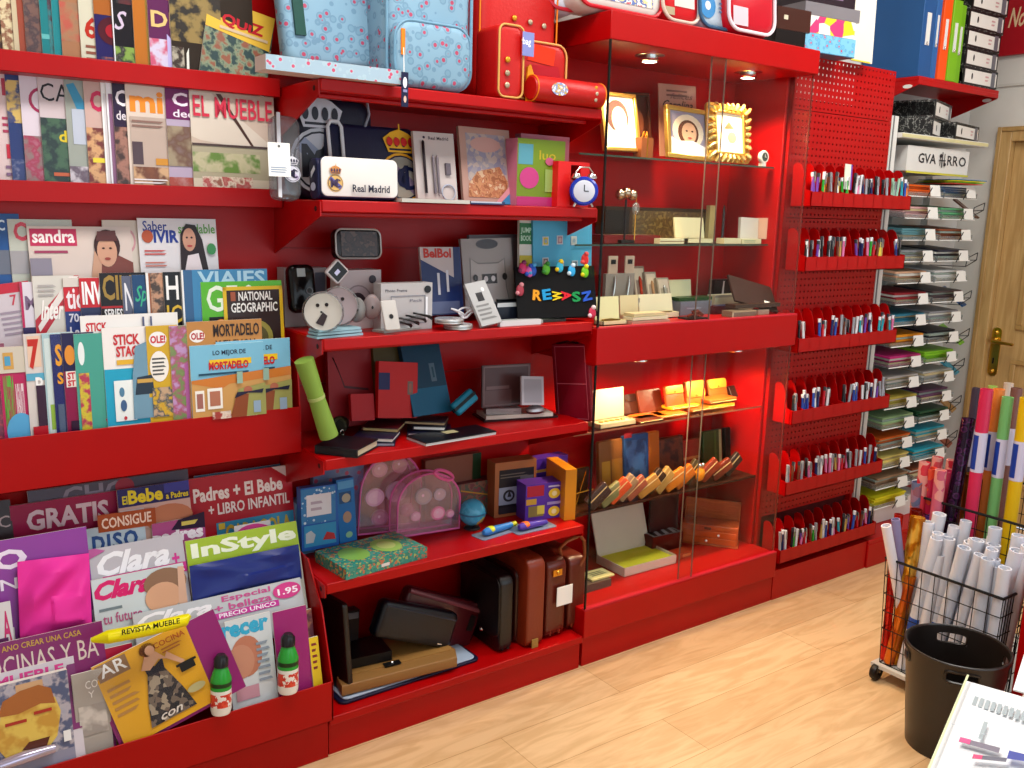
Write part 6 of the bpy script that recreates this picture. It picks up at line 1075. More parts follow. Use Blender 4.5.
# tilted dark open case
t = thing('leather_case', 'open dark brown leather case tilted with a small white tag', 'case', P(735, .1, z)); o = t.location.copy(); WI = Matrix.Translation(o).inverted()
T, w, h = frame(Y(735, 304, .09), Y(778, 316, .05), Y(744, 283, .15)); B().box((0, 0, -.008), (w, h, 0), leather('2c1810', .4)).build('lid', t, WI @ T); B().box((w*.72, h*.12, 0), (w*.84, h*.32, .002), WHITE).build('white_tag', t, WI @ T)
L, w = lay(P(735, .06, z+.012), P(780, .05, z+.012)); B().box((0, 0, 0), (w, .05, .014), leather('3a2418', .4)).build('tray', t, WI @ L)
boxon('presentation_box', 'grey and cream flat box at the right front of the cabinet floor', 'box', P(732, .03, z), P(756, .03, z), z, .05, .022, '786858', front=[('r', 0, 0, .06, 1, 'c8b898'), ('r', 0, .8, 1, 1, 'b0a080')])
boxon('presentation_box', 'small pale box right of the grey and cream one', 'box', P(758, .05, z), P(769, .05, z), z, .04, .018, '988878')
t = thing('eyewear', 'brown tortoiseshell folded piece lying on a dark mat', 'ornament', P(697, .05, z)); b = B(); rn = random.Random(5)
for k in range(6): b.tube([(rn.uniform(-.04, .03), rn.uniform(-.01, .03), .01), (rn.uniform(-.02, .02), .01, .02+.01*rn.random()), (rn.uniform(-.02, .04), rn.uniform(0, .03), .012)], .004, M('6a2410', .3), 6)
b.build('twisted_piece', t); B().box((-.05, -.01, 0), (.045, .045, .006), M('1c0c08', .5)).build('mat', t)
# ---- lower compartment : glass shelf
z = .790
openbox('white open jewellery box with raised lid at the left of the lower glass shelf', 600, 636, .13, z, .07, .018, .105, 'a89c80', '988c70', 96, 'a09478', 'jewel')
def standwallet(lab, p0, p1, y, h, c, top=None, d=.012, lean=.03, name='wallet', cat='wallet', r=.006, topfrac=.62):
    a, c_ = P(p0, y, z), P(p1, y, z); T, w, hh = frame(a, c_, a+Vector((0, lean, h))); t = thing(name, lab, cat, mat=T); B().pillow(rrect(0, 0, w, h, r, 4), -d, 0, .003, leather(c, .4)).build('outer', t)
    if top: B().pillow(rrect(.002, h*topfrac, w-.002, h*.99, r, 4), 0, .004, .001, leather(top, .4)).build('flap', t); B().ball((w/2, h*topfrac+.006, .005), .003, GOLD, None, 8).build('snap', t)
    return t
standwallet('dark brown wallet standing behind the jewellery box', 614, 643, .25, .075, '4a2010', '3a180c')
standwallet('wide red-brown wallet standing in the middle of the lower glass shelf', 641, 664, .23, .09, '70280c')
standwallet('orange leather pouch with yellow flap standing on the lower glass shelf', 668, 686, .2, .10, 'c85010', 'd8a030', topfrac=.68)
standwallet('tan leather pouch, middle of the three upright ones on the lower glass shelf', 688, 707, .2, .108, 'b86018', 'c07828', topfrac=.4, r=.012)
standwallet('yellow-brown patterned pouch, rightmost of the three upright ones', 711, 729, .22, .10, '8a5018', 'c08828', r=.012)
for k, (p0, p1, y, zz, c, lab) in enumerate(((640, 668, .15, 0, 'c86018', 'flat orange wallet lying left of the yellow one'), (640, 664, .12, 0, '4a1c08', 'flat dark wallet at the edge of the lower glass shelf'), (662, 688, .14, .0, 'd07018', 'broad orange wallet lying in front of the orange pouch'), (672, 700, .18, .012, 'e8a818', 'bright yellow wallet lying on the orange one'), (692, 712, .16, 0, 'b05818', 'rust wallet lying before the tan pouch'), (709, 735, .16, 0, 'c88820', 'lower of two long tan cases at the right'), (710, 737, .16, .020, 'b05018', 'upper of two long tan cases at the right'))):
    a, c_ = P(p0, y, z+zz), P(p1, y, z+zz); L, w = lay(a, c_); t = thing('wallet', lab, 'wallet', mat=L); B().pillow(rrect(0, 0, w, .07, .006, 4), 0, .016 if k > 4 else .011, .003, leather(c, .4)).build('outer', t); B().tube([(0.004, -.0005, .006), (w-.004, -.0005, .006)], .0012, M('e0c080', .5), 5).build('seam', t)
standwallet('small dark brown case tilted at the right end of the lower glass shelf', 732, 749, .24, .05, '2c1008', None, .03)
# ---- lower compartment : wire shelf with leaning wallets
z = .502
b = B(); b.box((X0+.03, .12, .497), (X1-.02, .30, .5), M('3a1c10', .4, .3)).box((X0+.03, .118, .494), (X1-.02, .121, .503), M('3a1c10', .4, .3)).build('wire_shelf', cab, label='thin dark metal ledge')
def hanger(lab, p0, p1, y, h, c, g=(), tilt=0., name='wallet', cat='wallet'):
    a, c_ = P(p0, y, z), P(p1, y, z); u = (c_-a); R = math.tan(math.radians(-tilt)); return board(name, lab, cat, a, c_, a+Vector((R*h, .02, h)), .02, c, g, rough=.45, bevel=.003)
hanger('brown leather wallet with yellow panels standing at the back left of the ledge', 600, 624, .26, .19, '8a5018', [('r', .1, .1, .45, .6, 'c08820'), ('r', .5, .1, .95, .62, 'a86c1c')])  # yellow-brown panels drawn on the wallet front
hanger('denim blue purse standing behind the leaning wallets', 625, 649, .25, .20, '24508c', [('r', .05, .05, .9, .9, MN(('24508c', '3868a8', '183c70'), 16, .5, 'noise', (1, 1, 1), False)), ('r', 0, .96, .3, 1.05, 'c02028')])
hanger('orange-brown strap bag next to the denim purse', 649, 660, .25, .20, 'c06018')
hanger('dark brown fur-like bag behind the orange wallets', 656, 684, .27, .16, '4a1c0c', [('r', .05, .05, .95, .95, MN(('4a1c0c', '6a2c14', '38140a'), 20, .5, 'noise', (1, 1, 1), False))])
hanger('red and green striped small bag at the back of the ledge', 684, 702, .28, .13, 'a82818', [('r', 0, 0, 1, .25, '285018'), ('r', 0, .4, 1, .48, 'e08040')])
hanger('dark green album leaning right with a pale edge', 704, 722, .26, .16, '2c4418', [('r', .86, 0, 1, 1, 'a8a878'), ('r', .6, 0, .7, 1, '406028')], tilt=-12)
t = hanger('black album with shiny ring binding leaning at the right end', 726, 746, .25, .165, '181010', [('e', .62-.02*k, .1+.09*k, .04, .025, 'd8a870') for k in range(10)], tilt=-8)
wl = [(592, .26, '3a2018', 'dark brown', 1.1), (604, .24, '7a7448', 'olive and white', 1.), (613, .23, 'd04810', 'orange-red', .9), (622, .22, '987858', 'pale', .9), (630, .2, 'a05038', 'dusty rose', .9), (641, .2, 'b07830', 'tan', 1.), (650, .19, '3a2410', 'black-brown', .9), (659, .18, 'b88c48', 'sand', 1.05), (668, .18, 'c87018', 'amber', 1.15), (678, .17, 'd06810', 'orange', 1.1), (688, .17, '4a3818', 'dark olive', .8), (704, .17, '8a3010', 'rust', .9), (716, .17, '7a2c14', 'red-brown', .9), (728, .17, '2c1c18', 'dark grey-brown', .9)]
for k, (px, y, c, cn, s_) in enumerate(wl):
    p = P(px-5, .14+.002*k, z+.016); L = Matrix.Translation(p) @ Matrix.Rotation(math.radians(-10+6*math.sin(k*2.1)), 4, 'Z') @ Matrix.Rotation(math.radians(50+9*math.sin(k*1.7)), 4, 'Y')
    t = thing('wallet', '%s leather wallet leaning in the row on the ledge, %s' % (cn, ['at its left end', 'second from the left', 'third from the left', 'fourth from the left', 'fifth from the left', 'sixth from the left', 'seventh from the left', 'near the middle', 'just right of the middle', 'sixth from the right', 'fifth from the right', 'third from the right', 'second from the right', 'at its right end'][k]), 'wallet', group='wallets leaning in a row on the ledge', mat=L)
    B().pillow(rrect(-.03, 0, .022*s_, .10, .005, 4), 0, .018, .004, leather(c, .4), RX90 @ Matrix.Rotation(0, 4, 'X')).build('outer', t); B().box((-.012, -.0187, .004), (-.008, -.018, .096), M('d8b880', .6)).build('inner_edge', t)
p = P(700, .13, z+.06); t = thing('key_purse', 'yellow-orange round key purse with silver clasp hanging in the wallet row', 'purse', p)
B().ball((0, 0, -.01), .024, leather('e08810', .35), None, 16, (1, .6, 1.2)).build('purse_body', t)
for dx in (-.008, .008): B().ball((dx, -.004, .026), .009, CHROME, None, 10).build('clasp', t)
# floor of the lower compartment
z = .2075
t = openbox('large white presentation box open on the cabinet floor with yellow satin lining', 624, 676, .07, z, .16, .034, .20, 'd8c8b8', 'c8c8b8', 108, 'd8d030'); L, w = lay(Z(624, 577, z), Z(676, 563, z)); t.matrix_basis = L @ Matrix.Diagonal((w/(P(676, .07, z)-P(624, .07, z)).length, 1, 1, 1))
for ch in t.children:
    if ch.name.startswith('lining'): ch['label'] = 'yellow satin lining'
boxon('velvet_box', 'dark display box with white-edged tray of three silver pieces', 'box', P(652, .25, z), P(682, .24, z), z, .07, .07, '5a1408', top=[('r', .05, .05, .95, .95, 'b8b8b8'), ('r', .1, .1, .9, .9, '181418'), ('p', [(.2, .1), (.32, .1), (.4, .9), (.3, .9)], 'c0c0c8'), ('p', [(.45, .1), (.57, .1), (.65, .9), (.55, .9)], 'c0c0c8'), ('p', [(.7, .1), (.82, .1), (.88, .9), (.78, .9)], 'c0c0c8')])
quad('dark raised lid standing upright behind the tray of silver pieces', 'display_box_lid', 'folder', (650, 522), (678, 517), (648, 492), .30, .31, .01, '2c0c10', [], ext=.05)  # raised lid of the dark display box, built as a separate board
boxon('small_box', 'little red and orange box on the floor beside the dark display box', 'box', P(676, .16, z), P(692, .16, z), z, .05, .022, 'a02c10', front=[('r', .4, .2, .9, .7, 'd07040')])
WD = MN(('a03c14', 'b44c20', 'a84418', 'bc5824'), 8, .35, 'noise', (1, 1, 9), False)
a, c_ = Z(681, 542, z), Z(737, 549, z); L, w = lay(a, c_); L[2][3] = z; t = thing('jewellery_chest', 'reddish wooden jewellery chest with two drawers and open lid', 'chest', mat=L)
B().box((0, 0, 0), (w, .10, .085), WD).box((-.003, -.003, 0), (w+.003, .10, .008), WD).build('chest_body', t, None, .002)
for k in range(2):
    d_ = B().box((.006, -.004, .010+.027*k), (w-.006, 0, .034+.027*k), MN(('b04818', 'c0541c'), 8, .35, 'noise', (1, 1, 9), False)).build('drawer', t, None, .001); B().ball((w*(.45 if k == 0 else .66), -.008, .022+.027*k), .005, WHITE, None, 10).build('knob', d_)
B().box((0, .10, .085), (w, .108, .165), WD).box((0, .085, .0855), (.006, .10, .162), WD).box((w-.006, .085, .0855), (w, .10, .162), WD).build('lid', t, None, .001); B().box((w*.40, -.003, .068), (w*.52, -.001, .078), M('604838', .3, .6)).build('lock_plate', t)
# left corner: white booklet, metal stand, papers
boxon('booklet', 'cream booklet with dark print lying in the left corner of the cabinet floor', 'booklet', P(592, .12, z), P(614, .12, z), z+.03, .07, .006, 'd8d090', top=[('l', .2, .3, .9, .8, 3, '505038')])
boxon('grey_box', 'flat grey box under the cream booklet', 'box', P(583, .11, z), P(611, .11, z), z, .10, .028, '5c4c44', top=[('r', 0, .4, .7, 1, 'b8a838')])
t = thing('plate_stand', 'gold wire easel before a dark frame at the left end of the ledge', 'stand', P(582, .2, .5)); B().tube([(-.03, 0, .0), (.01, 0, .12), (.03, 0, .0)], .003, GOLD, 6).tube([(-.045, -.004, .045), (.045, -.004, .05)], .003, GOLD, 6).build('easel', t); B().box((-.02, .01, .0), (.035, .018, .13), M('2c1810', .4)).build('dark_frame', t)
# ================================================================ pens in the trays
PC = {'blue': '2848a0', 'black': '141418', 'white': 'd8d8dc', 'silver': '9a9ca4', 'red': 'b81828', 'green': '28a030', 'orange': 'e07818', 'yellow': 'd8c040', 'pink': 'd870a0', 'purple': '6a3c9c', 'teal': '2898a8', 'gold': 'b89850', 'mint': '90b8a0', 'brown': '6a3420', 'navy': '1c2458'}
_pm = {}
def pen_mesh(c):
    if c in _pm: return _pm[c]
    m = M(PC[c], .3); tip = M('b0b0b4', .25, .8); b = B()
    b.tube([(0, 0, .004), (0, 0, .012)], [.0015, .004], tip, 8).tube([(0, 0, .012), (0, 0, .112)], .0046, m, 8).tube([(0, 0, .112), (0, 0, .128)], .0052, m if c in ('white', 'silver', 'mint') else M('e8e8ec' if c in ('blue', 'green', 'orange', 'pink', 'teal', 'navy') else '303038', .3), 8).box((-.0012, -.0075, .090), (.0012, -.0055, .126), tip)
    o = b.build('pen'); _pm[c] = o.data; bpy.data.objects.remove(o); return _pm[c]
ROWS = [ # slot colours, left to right
 [('purple', 'purple', 'pink', 'purple'), ('green', 'orange', 'black', 'orange', 'brown'), ('silver', 'brown', 'black', 'yellow', 'white'), ('green', 'green', 'yellow'), ('black', 'white', 'pink', 'white'), ('navy', 'silver', 'black'), ('navy', 'black', 'silver'), ('black', 'silver'), ('mint', 'mint', 'mint', 'silver'), ('teal', 'teal', 'blue', 'orange')],
 [('black', 'white', 'black', 'black'), ('purple', 'white', 'black'), ('black', 'white', 'black', 'black'), ('brown', 'gold', 'pink'), (), ('purple', 'navy', 'navy'), ('pink', 'green', 'red'), ('brown', 'yellow', 'yellow', 'gold'), (), ('navy', 'blue', 'silver', 'black')],
 [('black', 'white'), (), ('blue', 'red', 'white'), ('navy', 'blue'), ('silver', 'brown', 'silver'), ('black', 'silver', 'white'), ('teal', 'white', 'purple'), ('navy', 'white'), ('teal', 'teal', 'red'), ('brown', 'teal', 'pink')],
 [('black', 'silver'), ('blue', 'blue', 'blue'), ('blue', 'white', 'navy'), ('red', 'white', 'black'), (), ('black', 'black', 'silver'), ('blue', 'blue', 'blue'), ('white', 'black', 'white', 'white'), ('navy', 'white', 'purple'), ('silver', 'silver', 'silver')],
 [('silver', 'silver', 'brown'), ('brown', 'silver'), ('black', 'pink', 'silver'), ('navy', 'silver', 'white', 'silver'), ('pink', 'pink', 'silver'), ('gold', 'pink', 'red'), ('pink', 'black', 'silver'), ('silver', 'white'), ('blue', 'silver'), ('navy', 'black')],
 [('silver', 'navy', 'white'), ('black', 'green', 'white'), ('pink', 'purple', 'red', 'white'), ('brown', 'green', 'silver'), ('gold', 'white', 'blue'), ('navy', 'white', 'pink'), ('teal', 'black', 'gold'), ('purple', 'blue', 'navy'), ('red', 'brown', 'purple'), ('pink', 'navy', 'black')]]
rn = random.Random(11); SW = (XT1-XT0-.003)/NS
TN = ['top', 'second', 'third', 'fourth', 'fifth', 'bottom']; SN = ['leftmost', 'second', 'third', 'fourth', 'fifth', 'sixth', 'seventh', 'eighth', 'ninth', 'rightmost']
for i, (zz, row_) in enumerate(zip(LIPZ, ROWS)):
    for j, cs in enumerate(row_):
        for k, c in enumerate(cs):
            o = bpy.data.objects.new('pen', pen_mesh(c)); COL.objects.link(o)
            x = XT0+j*SW+.010+(SW-.018)*(k+.5)/len(cs)+rn.uniform(-.003, .003)
            o.matrix_basis = Matrix.Translation((x, .010+rn.uniform(0, .006), zz-.051)) @ Matrix.Rotation(math.radians(rn.uniform(-8, 8)), 4, 'Y') @ Matrix.Rotation(math.radians(-rn.uniform(0, 6)), 4, 'X') @ Matrix.Diagonal((1.15, 1.15, rn.uniform(.84, 1.02), 1))
            tag(o, '%s pen standing in the %s slot of the %s pen tray' % (c, SN[j], TN[i]), 'pen', 'pens in the red trays')
# flat card stuck behind tray
B().box((1.56, .093, 1.455), (1.605, .095, 1.485), M('d8d4c8', .5)).build('price_card', label='small pale price card between the top and second pen trays', cat='card')
p = P(826, .05, 1.62)
quad('white and purple hanging card upright among the pens of the top tray', 'display_card', 'card', (844, 189), (851, 190), (842, 163), .008, .014, .003, 'd8d8c8', [('r', .8, 0, 1, 1, '6a3c9c'), ('r', 0, 0, .3, .3, '90a090')])
# ================================================================ paper rack
rk = thing('paper_rack', 'white wall rack of clear slanted trays beside the door', 'rack', (2.05, .36, .13), world=True)
WP = M('d4d2cc', .4)
B().box((1.70, .385, .13), (2.46, .395, 1.74), WP).build('back_plate', rk)
for x in (1.715, 1.735, 2.125, 2.43): B().box((x, .35, .13), (x+.012, .385, 1.74), WP).build('upright', rk)
bb = B(); bb.box((1.86, .12, .13), (2.26, .38, .225), WP); bb.build('base_box', rk)
hb = B(); hb.box((1.785, .10, 1.735), (2.285, .38, 1.84), M('cfcdc8', .4)); draw(hb, [('t', 'GVA', .18, .34, .46, .74, '20222c', 2), ('t', 'RR', .64, .34, .82, .74, '20222c', 1), ('t', 'O', .83, .34, .95, .74, '20222c', 1), ('r', .545, .22, .56, .86, '20222c'), ('r', .50, .5, .61, .54, '20222c'), ('r', .515, .3, .525, .66, '20222c'), ('r', .58, .42, .59, .80, '20222c'), ('e', .52, .7, .02, .08, '20222c'), ('e', .59, .36, .02, .08, '20222c')], .505, .105, 0, Matrix.Translation((1.78, .0999, 1.735)) @ RX90)
hb.build('header_box', rk, label='white header box with dark serif lettering')
B().box((1.785, .095, 1.726), (2.285, .10, 1.734), M('c0b840', .4)).build('header_trim', rk)
B().box((1.70, .08, 1.865), (2.40, .38, 1.885), WP).box((1.70, .078, 1.868), (2.40, .08, 1.882), M('c8c090', .4)).build('top_shelf', rk)
CLR = glassy('tray_plastic', 'e8ecec', .10, .08, base=.05)
c1 = ['d05818', 'd0a0a0', '588890', '808488', 'd0a080', '8a1c28', '287088', 'd88818', 'b82870', 'a8a4a0', 'a89840', '88a878', 'c85818', 'd8c870', '98785c', 'd8d020']
c1n = ['orange', 'pale pink', 'grey-blue', 'grey', 'peach', 'dark red', 'teal blue', 'amber', 'magenta', 'pale grey', 'olive yellow', 'mint green', 'rust orange', 'cream yellow', 'tan', 'bright yellow']
c2 = ['3c5878', '58a070', '8a4830', '282838', 'c4c4c4', '4a3c40', '88888c', '201c28', '7cb828', 'a8a8a4', '603858', '1c4830', '18a0b8', '20a0b8', '8a4a30']
c2n = ['slate blue', 'green', 'red-brown', 'near-black', 'clear white', 'dark brown', 'mid grey', 'black', 'lime', 'silver grey', 'plum', 'bottle green', 'turquoise', 'sky turquoise', 'terracotta']
rn = random.Random(4); ON = ['top', 'second', 'third', 'fourth', 'fifth', 'sixth', 'seventh', 'eighth', 'ninth', 'tenth', 'eleventh', 'twelfth', 'thirteenth', 'fourteenth', 'fifteenth', 'lowest']
proto = {}
for col_, (xc, cols, nm, side) in enumerate(((1.95, c1, c1n, 'left'), (2.25, c2, c2n, 'right'))):
    for k, c in enumerate(cols):
        zc = 1.660-.0944*k
        L = Matrix.Translation((xc, .095, zc)) @ Matrix.Rotation(math.radians(4), 4, 'X')
        lab = 'clear slanted paper tray with white label, %s in the %s column of the rack' % (ON[k] if not (k == len(cols)-1) else 'lowest', side)
        if not proto:
            t = thing('paper_tray', lab, 'tray', group='clear trays of the paper rack', mat=L); tb_ = B()
            tb_.box((-.14, 0, -.032), (.14, .245, -.029), CLR).box((-.14, 0, -.032), (.14, .002, -.012), CLR).box((-.14, 0, -.032), (-.138, .245, -.005), CLR).box((.138, 0, -.032), (.14, .245, -.005), CLR); tb_.tube([(-.14, -.001, -.031), (.14, -.001, -.031)], .0022, WHITE, 6).build('tray_body', t)
            B().box((-.015, -.030, -.034), (.062, -.028, .014), M('dcdad4', .5), Matrix.Rotation(math.radians(-14), 4, 'X')).tube([(-.022, -.024, -.034), (-.010, -.034, .010)], .0022, BLACK, 6).build('label_card', t); proto['t'] = t
        else: copy_tree(proto['t'], None, L, lab)
        # coloured sheets in it
        rn2 = rn.uniform; sh = B(); n = 5
        for q in range(n):
            dx, dy = rn2(-.008, .008), rn2(-.0, .02); cc = c if q in (0, 2, 4) else rn.choice([c, 'c8c8c0', 'b8a880', '889890'])
            if q == n-1: cc = c
            sh.box((-.128+dx, .004+dy, -.028+.0095*q), (.120+dx, .205+dy, -.0200+.0095*q), M(cc, .45))
        ps = sh.build('paper_pack', None, L, 0, '%s card sheets in the %s tray of the %s column' % (nm[k], ON[k] if k != len(cols)-1 else 'lowest', side), 'paper', 'packs of coloured sheets in the rack')
# spill of coloured sheets above the top tray
for k, (c, cn) in enumerate((('c04838', 'red'), ('68a828', 'green'), ('d8c820', 'yellow'), ('3878a0', 'blue'))):
    a = Vector((2.13+.012*k, .06, 1.692+.006*k)); b = B(); b.box((-.02, 0, 0), (.20, .2, .003), M(c, .5)); b.build('card_sheet', None, Matrix.Translation(a) @ Matrix.Rotation(math.radians(-4), 4, 'Z'), 0, '%s sheet sticking out over the top right tray of the rack' % cn, 'paper', 'coloured sheets lying over the top right tray')
# side wire holders with booklets
for k, (px, py, c, cn) in enumerate(((975, 212, '5c3c30', 'brown-grey'), (968, 262, None, ''), (962, 300, '1c4878', 'blue'), (960, 338, '78b828', 'lime green'), (955, 368, '3890a8', 'teal'), (952, 405, 'a07848', 'tan'), (948, 440, '8a4a38', 'reddish brown'))):
    p = Y(px, py, .2); L = Matrix.Translation(p) @ Matrix.Rotation(math.radians(20), 4, 'Z')
    t = thing('wire_holder', 'black wire holder %s, %s at the right side of the paper rack' % ('with %s booklet' % cn if c else 'standing empty', ['topmost', 'second', 'third', 'fourth', 'fifth', 'sixth', 'lowest'][k]), 'holder', group='wire holders beside the paper rack', mat=L)
    B().tube([(-.06, .0, -.02), (.05, -.03, .01), (.065, -.03, .045), (-.04, .0, .02)], .0022, BLACK, 6, closed=True).tube([(-.06, 0, -.02), (-.09, .16, -.02)], .0022, BLACK, 6).tube([(.05, -.03, .01), (.03, .16, -.01)], .0022, BLACK, 6).build('wire_frame', t)
    if c: B().box((-.05, -.03, -.004), (.06, .11, .004), M(c, .45), Matrix.Translation((0, .01, -.01)) @ Matrix.Rotation(math.radians(38), 4, 'X')).build('booklet', None, L, 0, '%s booklet resting in a black wire holder beside the rack' % cn, 'booklet')
# ================================================================ wall shelf with files
ws = thing('wall_shelf', 'red wall shelf carrying box files and lever arch files', 'shelf', (2.15, .25, 2.12), world=True)
b = B(); b.box((1.815, .10, 2.108), (2.478, .395, 2.124), RED).box((1.815, .10, 2.09), (2.478, .104, 2.11), RED); b.build('shelf_board', ws, None, .002)
for xx in (1.815, 2.474):
    c = B(); T = Matrix(((0, 0, 1, xx), (1, 0, 0, 0), (0, 1, 0, 0), (0, 0, 0, 1))); c.prism([(.104, 2.108), (.104, 2.088), (.395, 1.985), (.395, 2.108)], 0, .004, RED, T); c.prism(ell(.15, 2.085, .022, .008, 12), -.0008, .0048, M('d8d4cc', .5), T); c.build('bracket', ws)
z = 2.126
def file_up(lab, x0, x1, y0, d, h, c, label_=True, name='box_file', cat='file'):
    t = thing(name, lab, cat, (x0, y0, z)); b = B(); b.box((0, 0, 0), (x1-x0, d, h), M(c, .45)); b.build('file_body', t, None, .002)
    if label_: w = x1-x0; q = B().box((w*.30, -.002, h*.36), (w*.62, 0, h*.72), M('d0d0cc', .3)); q.tube([(w*.46+.006*math.cos(a), -.0025, h*.38+.006*math.sin(a)) for a in [k*math.pi/6 for k in range(12)]], .0015, CHROME, 5, closed=True); q.build('label_holder', t)
    return t
file_up('broad blue box file, leftmost on the red wall shelf', 1.83, 1.925, .12, .27, .36, '1c4c80')
file_up('narrow blue box file between the broad blue and the orange one', 1.927, 1.965, .12, .27, .36, '245a94')
file_up('orange box file on the red wall shelf', 1.968, 2.03, .11, .27, .345, 'e04c10')
file_up('green box file beside the orange one', 2.033, 2.10, .105, .27, .335, '70a818')
file_up('second green box file, right of its twin', 2.102, 2.15, .115, .27, .325, '68a018')
MARB = MN(('101010', '181818', '0c0c0c', '8a8a84', '141414'), 60, .5, 'noise')
def archfile(lab, x, y, zz, rot, group, spine=.32, d=.285, th=.078):
    L = Matrix.Translation((x, y, zz)) @ Matrix.Rotation(math.radians(rot), 4, 'Z'); t = thing('lever_arch_file', lab, 'file', group=group, mat=L)
    B().box((0, 0, 0), (spine, d, .003), MARB).box((0, 0, th-.003), (spine, d, th), MARB).box((0, 0, .003), (spine, .004, th-.003), BLACK).box((.0, .006, .01), (spine-.005, d-.01, th-.01), M('1c1c1c', .7)).box((0, .004, .003), (.003, d, th-.003), MARB).build('file_body', t)
    b = B(); b.box((.012, -.0012, .010), (spine-.012, 0, th-.012), M('d8d4cc', .5)); draw(b, [('r', .80, .08, .92, .92, '606068'), ('l', .62, .3, .74, .7, 2, 'c09090')], spine, th, 0, Matrix.Translation((0, -.0013, 0)) @ RX90); b.build('spine_label', t)
    B().lathe([(.0001, .0), (.009, .0), (.009, .0012), (.0001, .0012)], BLACK, 16, Matrix.Translation((.07, -.0014, th*.5)) @ RX90 @ Matrix.Diagonal((.6, 1.5, 1, 1))).build('finger_hole', t)
for k in range(6): archfile('black lever arch file on the red shelf, %s of its stack' % ['lowest', 'second from the bottom', 'third from the bottom', 'fourth from the bottom', 'fifth from the bottom', 'topmost'][k], 2.165+.006*math.sin(k*2), .105+.003*(k % 2), z+.0795*k, 1.5*math.sin(k*1.3), 'lever arch files stacked on the wall shelf', .295)
B().box((1.93, .12, z+.37), (2.16, .38, z+.43), M('181a18', .5)).build('document_tray', None, None, 0, 'dark tray lying on top of the coloured box files', 'tray')
archfile('marbled black file, lower of two stacked on the white rack top', 1.94, .09, 1.887, 19, 'marbled files on the rack top', .30, .26, .076)
archfile('marbled black file, upper of two stacked on the white rack top', 1.945, .09, 1.965, 17, 'marbled files on the rack top', .30, .26, .076)
archfile('marbled black file lying alone at the right end of the rack top', 2.10, .075, 1.887, 10, 'marbled files on the rack top', .30, .09, .07)
# ================================================================ on top of the cabinet
z = 2.1185
def topbag(lab, p0, p1, y, h, c, trim, extra=None):
    a, c_ = P(p0, y, z), P(p1, y, z); T, w, hh = frame(a, c_, a+Vector((0, .02, h))); t = thing('gift_bag', lab, 'bag', mat=T); B().pillow(rrect(0, 0, w, h, .05, 6), -.12, 0, .03, M(c, .3)).build('bag_body', t); B().tube([(x, yy, -.002) for x, yy in rrect(.006, .006, w-.006, h-.006, .05, 6)], .006, M(trim, .3), 8, closed=True).build('trim', t)
    if extra: b = B(); draw(b, extra, w, h, .001); b.build('front_print', t)
topbag('white and blue shoulder bag with red trim at the left on top of the cabinet', 545, 585, .12, .25, 'c8ccd8', 'b01828', [('r', .2, .2, .8, .5, '6880a8')])
topbag('pale school bag with red trim and colourful print above the cabinet corner', 577, 664, .05, .25, 'd0ccc4', 'c01020', [('r', .12, .12, .86, .9, MN(('d0ccc4', 'd8c080', '4060a0', 'd8d4cc', 'b83848'), 26, .4))])
topbag('small red bag with white pocket on the cabinet top', 662, 702, .04, .2, 'b81018', 'c8b8a8', [('r', .3, .25, .8, .7, 'c8c0b8'), ('r', .05, .1, .3, .22, 'a09070')])
topbag('pale blue bag with a disc print and bar stripes beside the red wrapped one', 699, 737, .03, .2, 'a8b8c4', '305878', [('e', .22, .35, .2, .2, '2878b0'), ('e', .22, .35, .07, .07, 'd8d8d8'), ('l', .5, .25, .9, .45, 3, '6078a0'), ('r', .3, .7, .9, 1, '302858')])
topbag('shiny red bag with pink and white music print on the cabinet top', 728, 776, .0, .2, 'b00c20', 'e0d0d8', [('r', .1, .1, .4, .4, 'c8b0b8'), ('t', '♪', .2, .5, .35, .75, 'f0e0e8', 1) if False else ('e', .25, .6, .04, .03, 'f0e0e8')])
def tbox(lab, x0, x1, y, z0, z1, d, c, g=()): b = B(); b.box((0, 0, 0), (x1-x0, d, z1-z0), col2m(c)); draw(b, list(g), x1-x0, z1-z0, 0, RX90); b.build('gift_box', None, Matrix.Translation((x0, y, z0)) @ Matrix.Rotation(math.radians(-6), 4, 'Z'), .0, lab, 'box', 'gift boxes stacked on the cabinet top')
a = P(775, .04, z).x; c_ = P(801, .04, z).x
tbox('black gift box at the bottom left of the pile on the cabinet', a, c_+.0, .04, z, z+.055, .2, '120c0c'); tbox('dark brown box with silver catch on the black one', a-.0, c_+.02, .04, z+.056, z+.13, .2, '3a1c14', [('r', .2, .45, .32, .65, 'c0b8a0')])
a = P(803, .04, z).x; c_ = P(852, .04, z).x-.02
FL2 = MN(('c04868', '60a8c8', '5898bc', '70b0cc'), 50, .35, 'dots')
tbox('light blue flowered gift box at the bottom of the right pile', a, c_, .045, z+.0, z+.065, .22, '305878', [('r', .0, .04, 1, 1, FL2)]); tbox('white gift box with pink and yellow dots', a+.005, c_-.01, .045, z+.066, z+.125, .22, 'dcd8d0', [('r', 0, 0, 1, 1, MN(('d03068', 'd8d4cc', 'd0c020', 'dcd8d0', 'dcd8d0'), 24, .4, 'cell'))])
tbox('grey gift box lid above the dotted box', a+.0, c_+.01, .045, z+.126, z+.17, .22, '706c70'); tbox('dark plum box on top of the grey one', a+.01, c_-.02, .045, z+.171, z+.22, .22, '241820', [('l', .1, .3, .9, .7, 1, '6a5870')])
quad('big white sheet standing upright behind the gift boxes on the unit top', 'poster', 'poster', (851, 60), (872, 64), (857, -60), .06, .07, .006, 'd4d0c4', [('r', 0, 0, .9, .012, 'd8c838')])
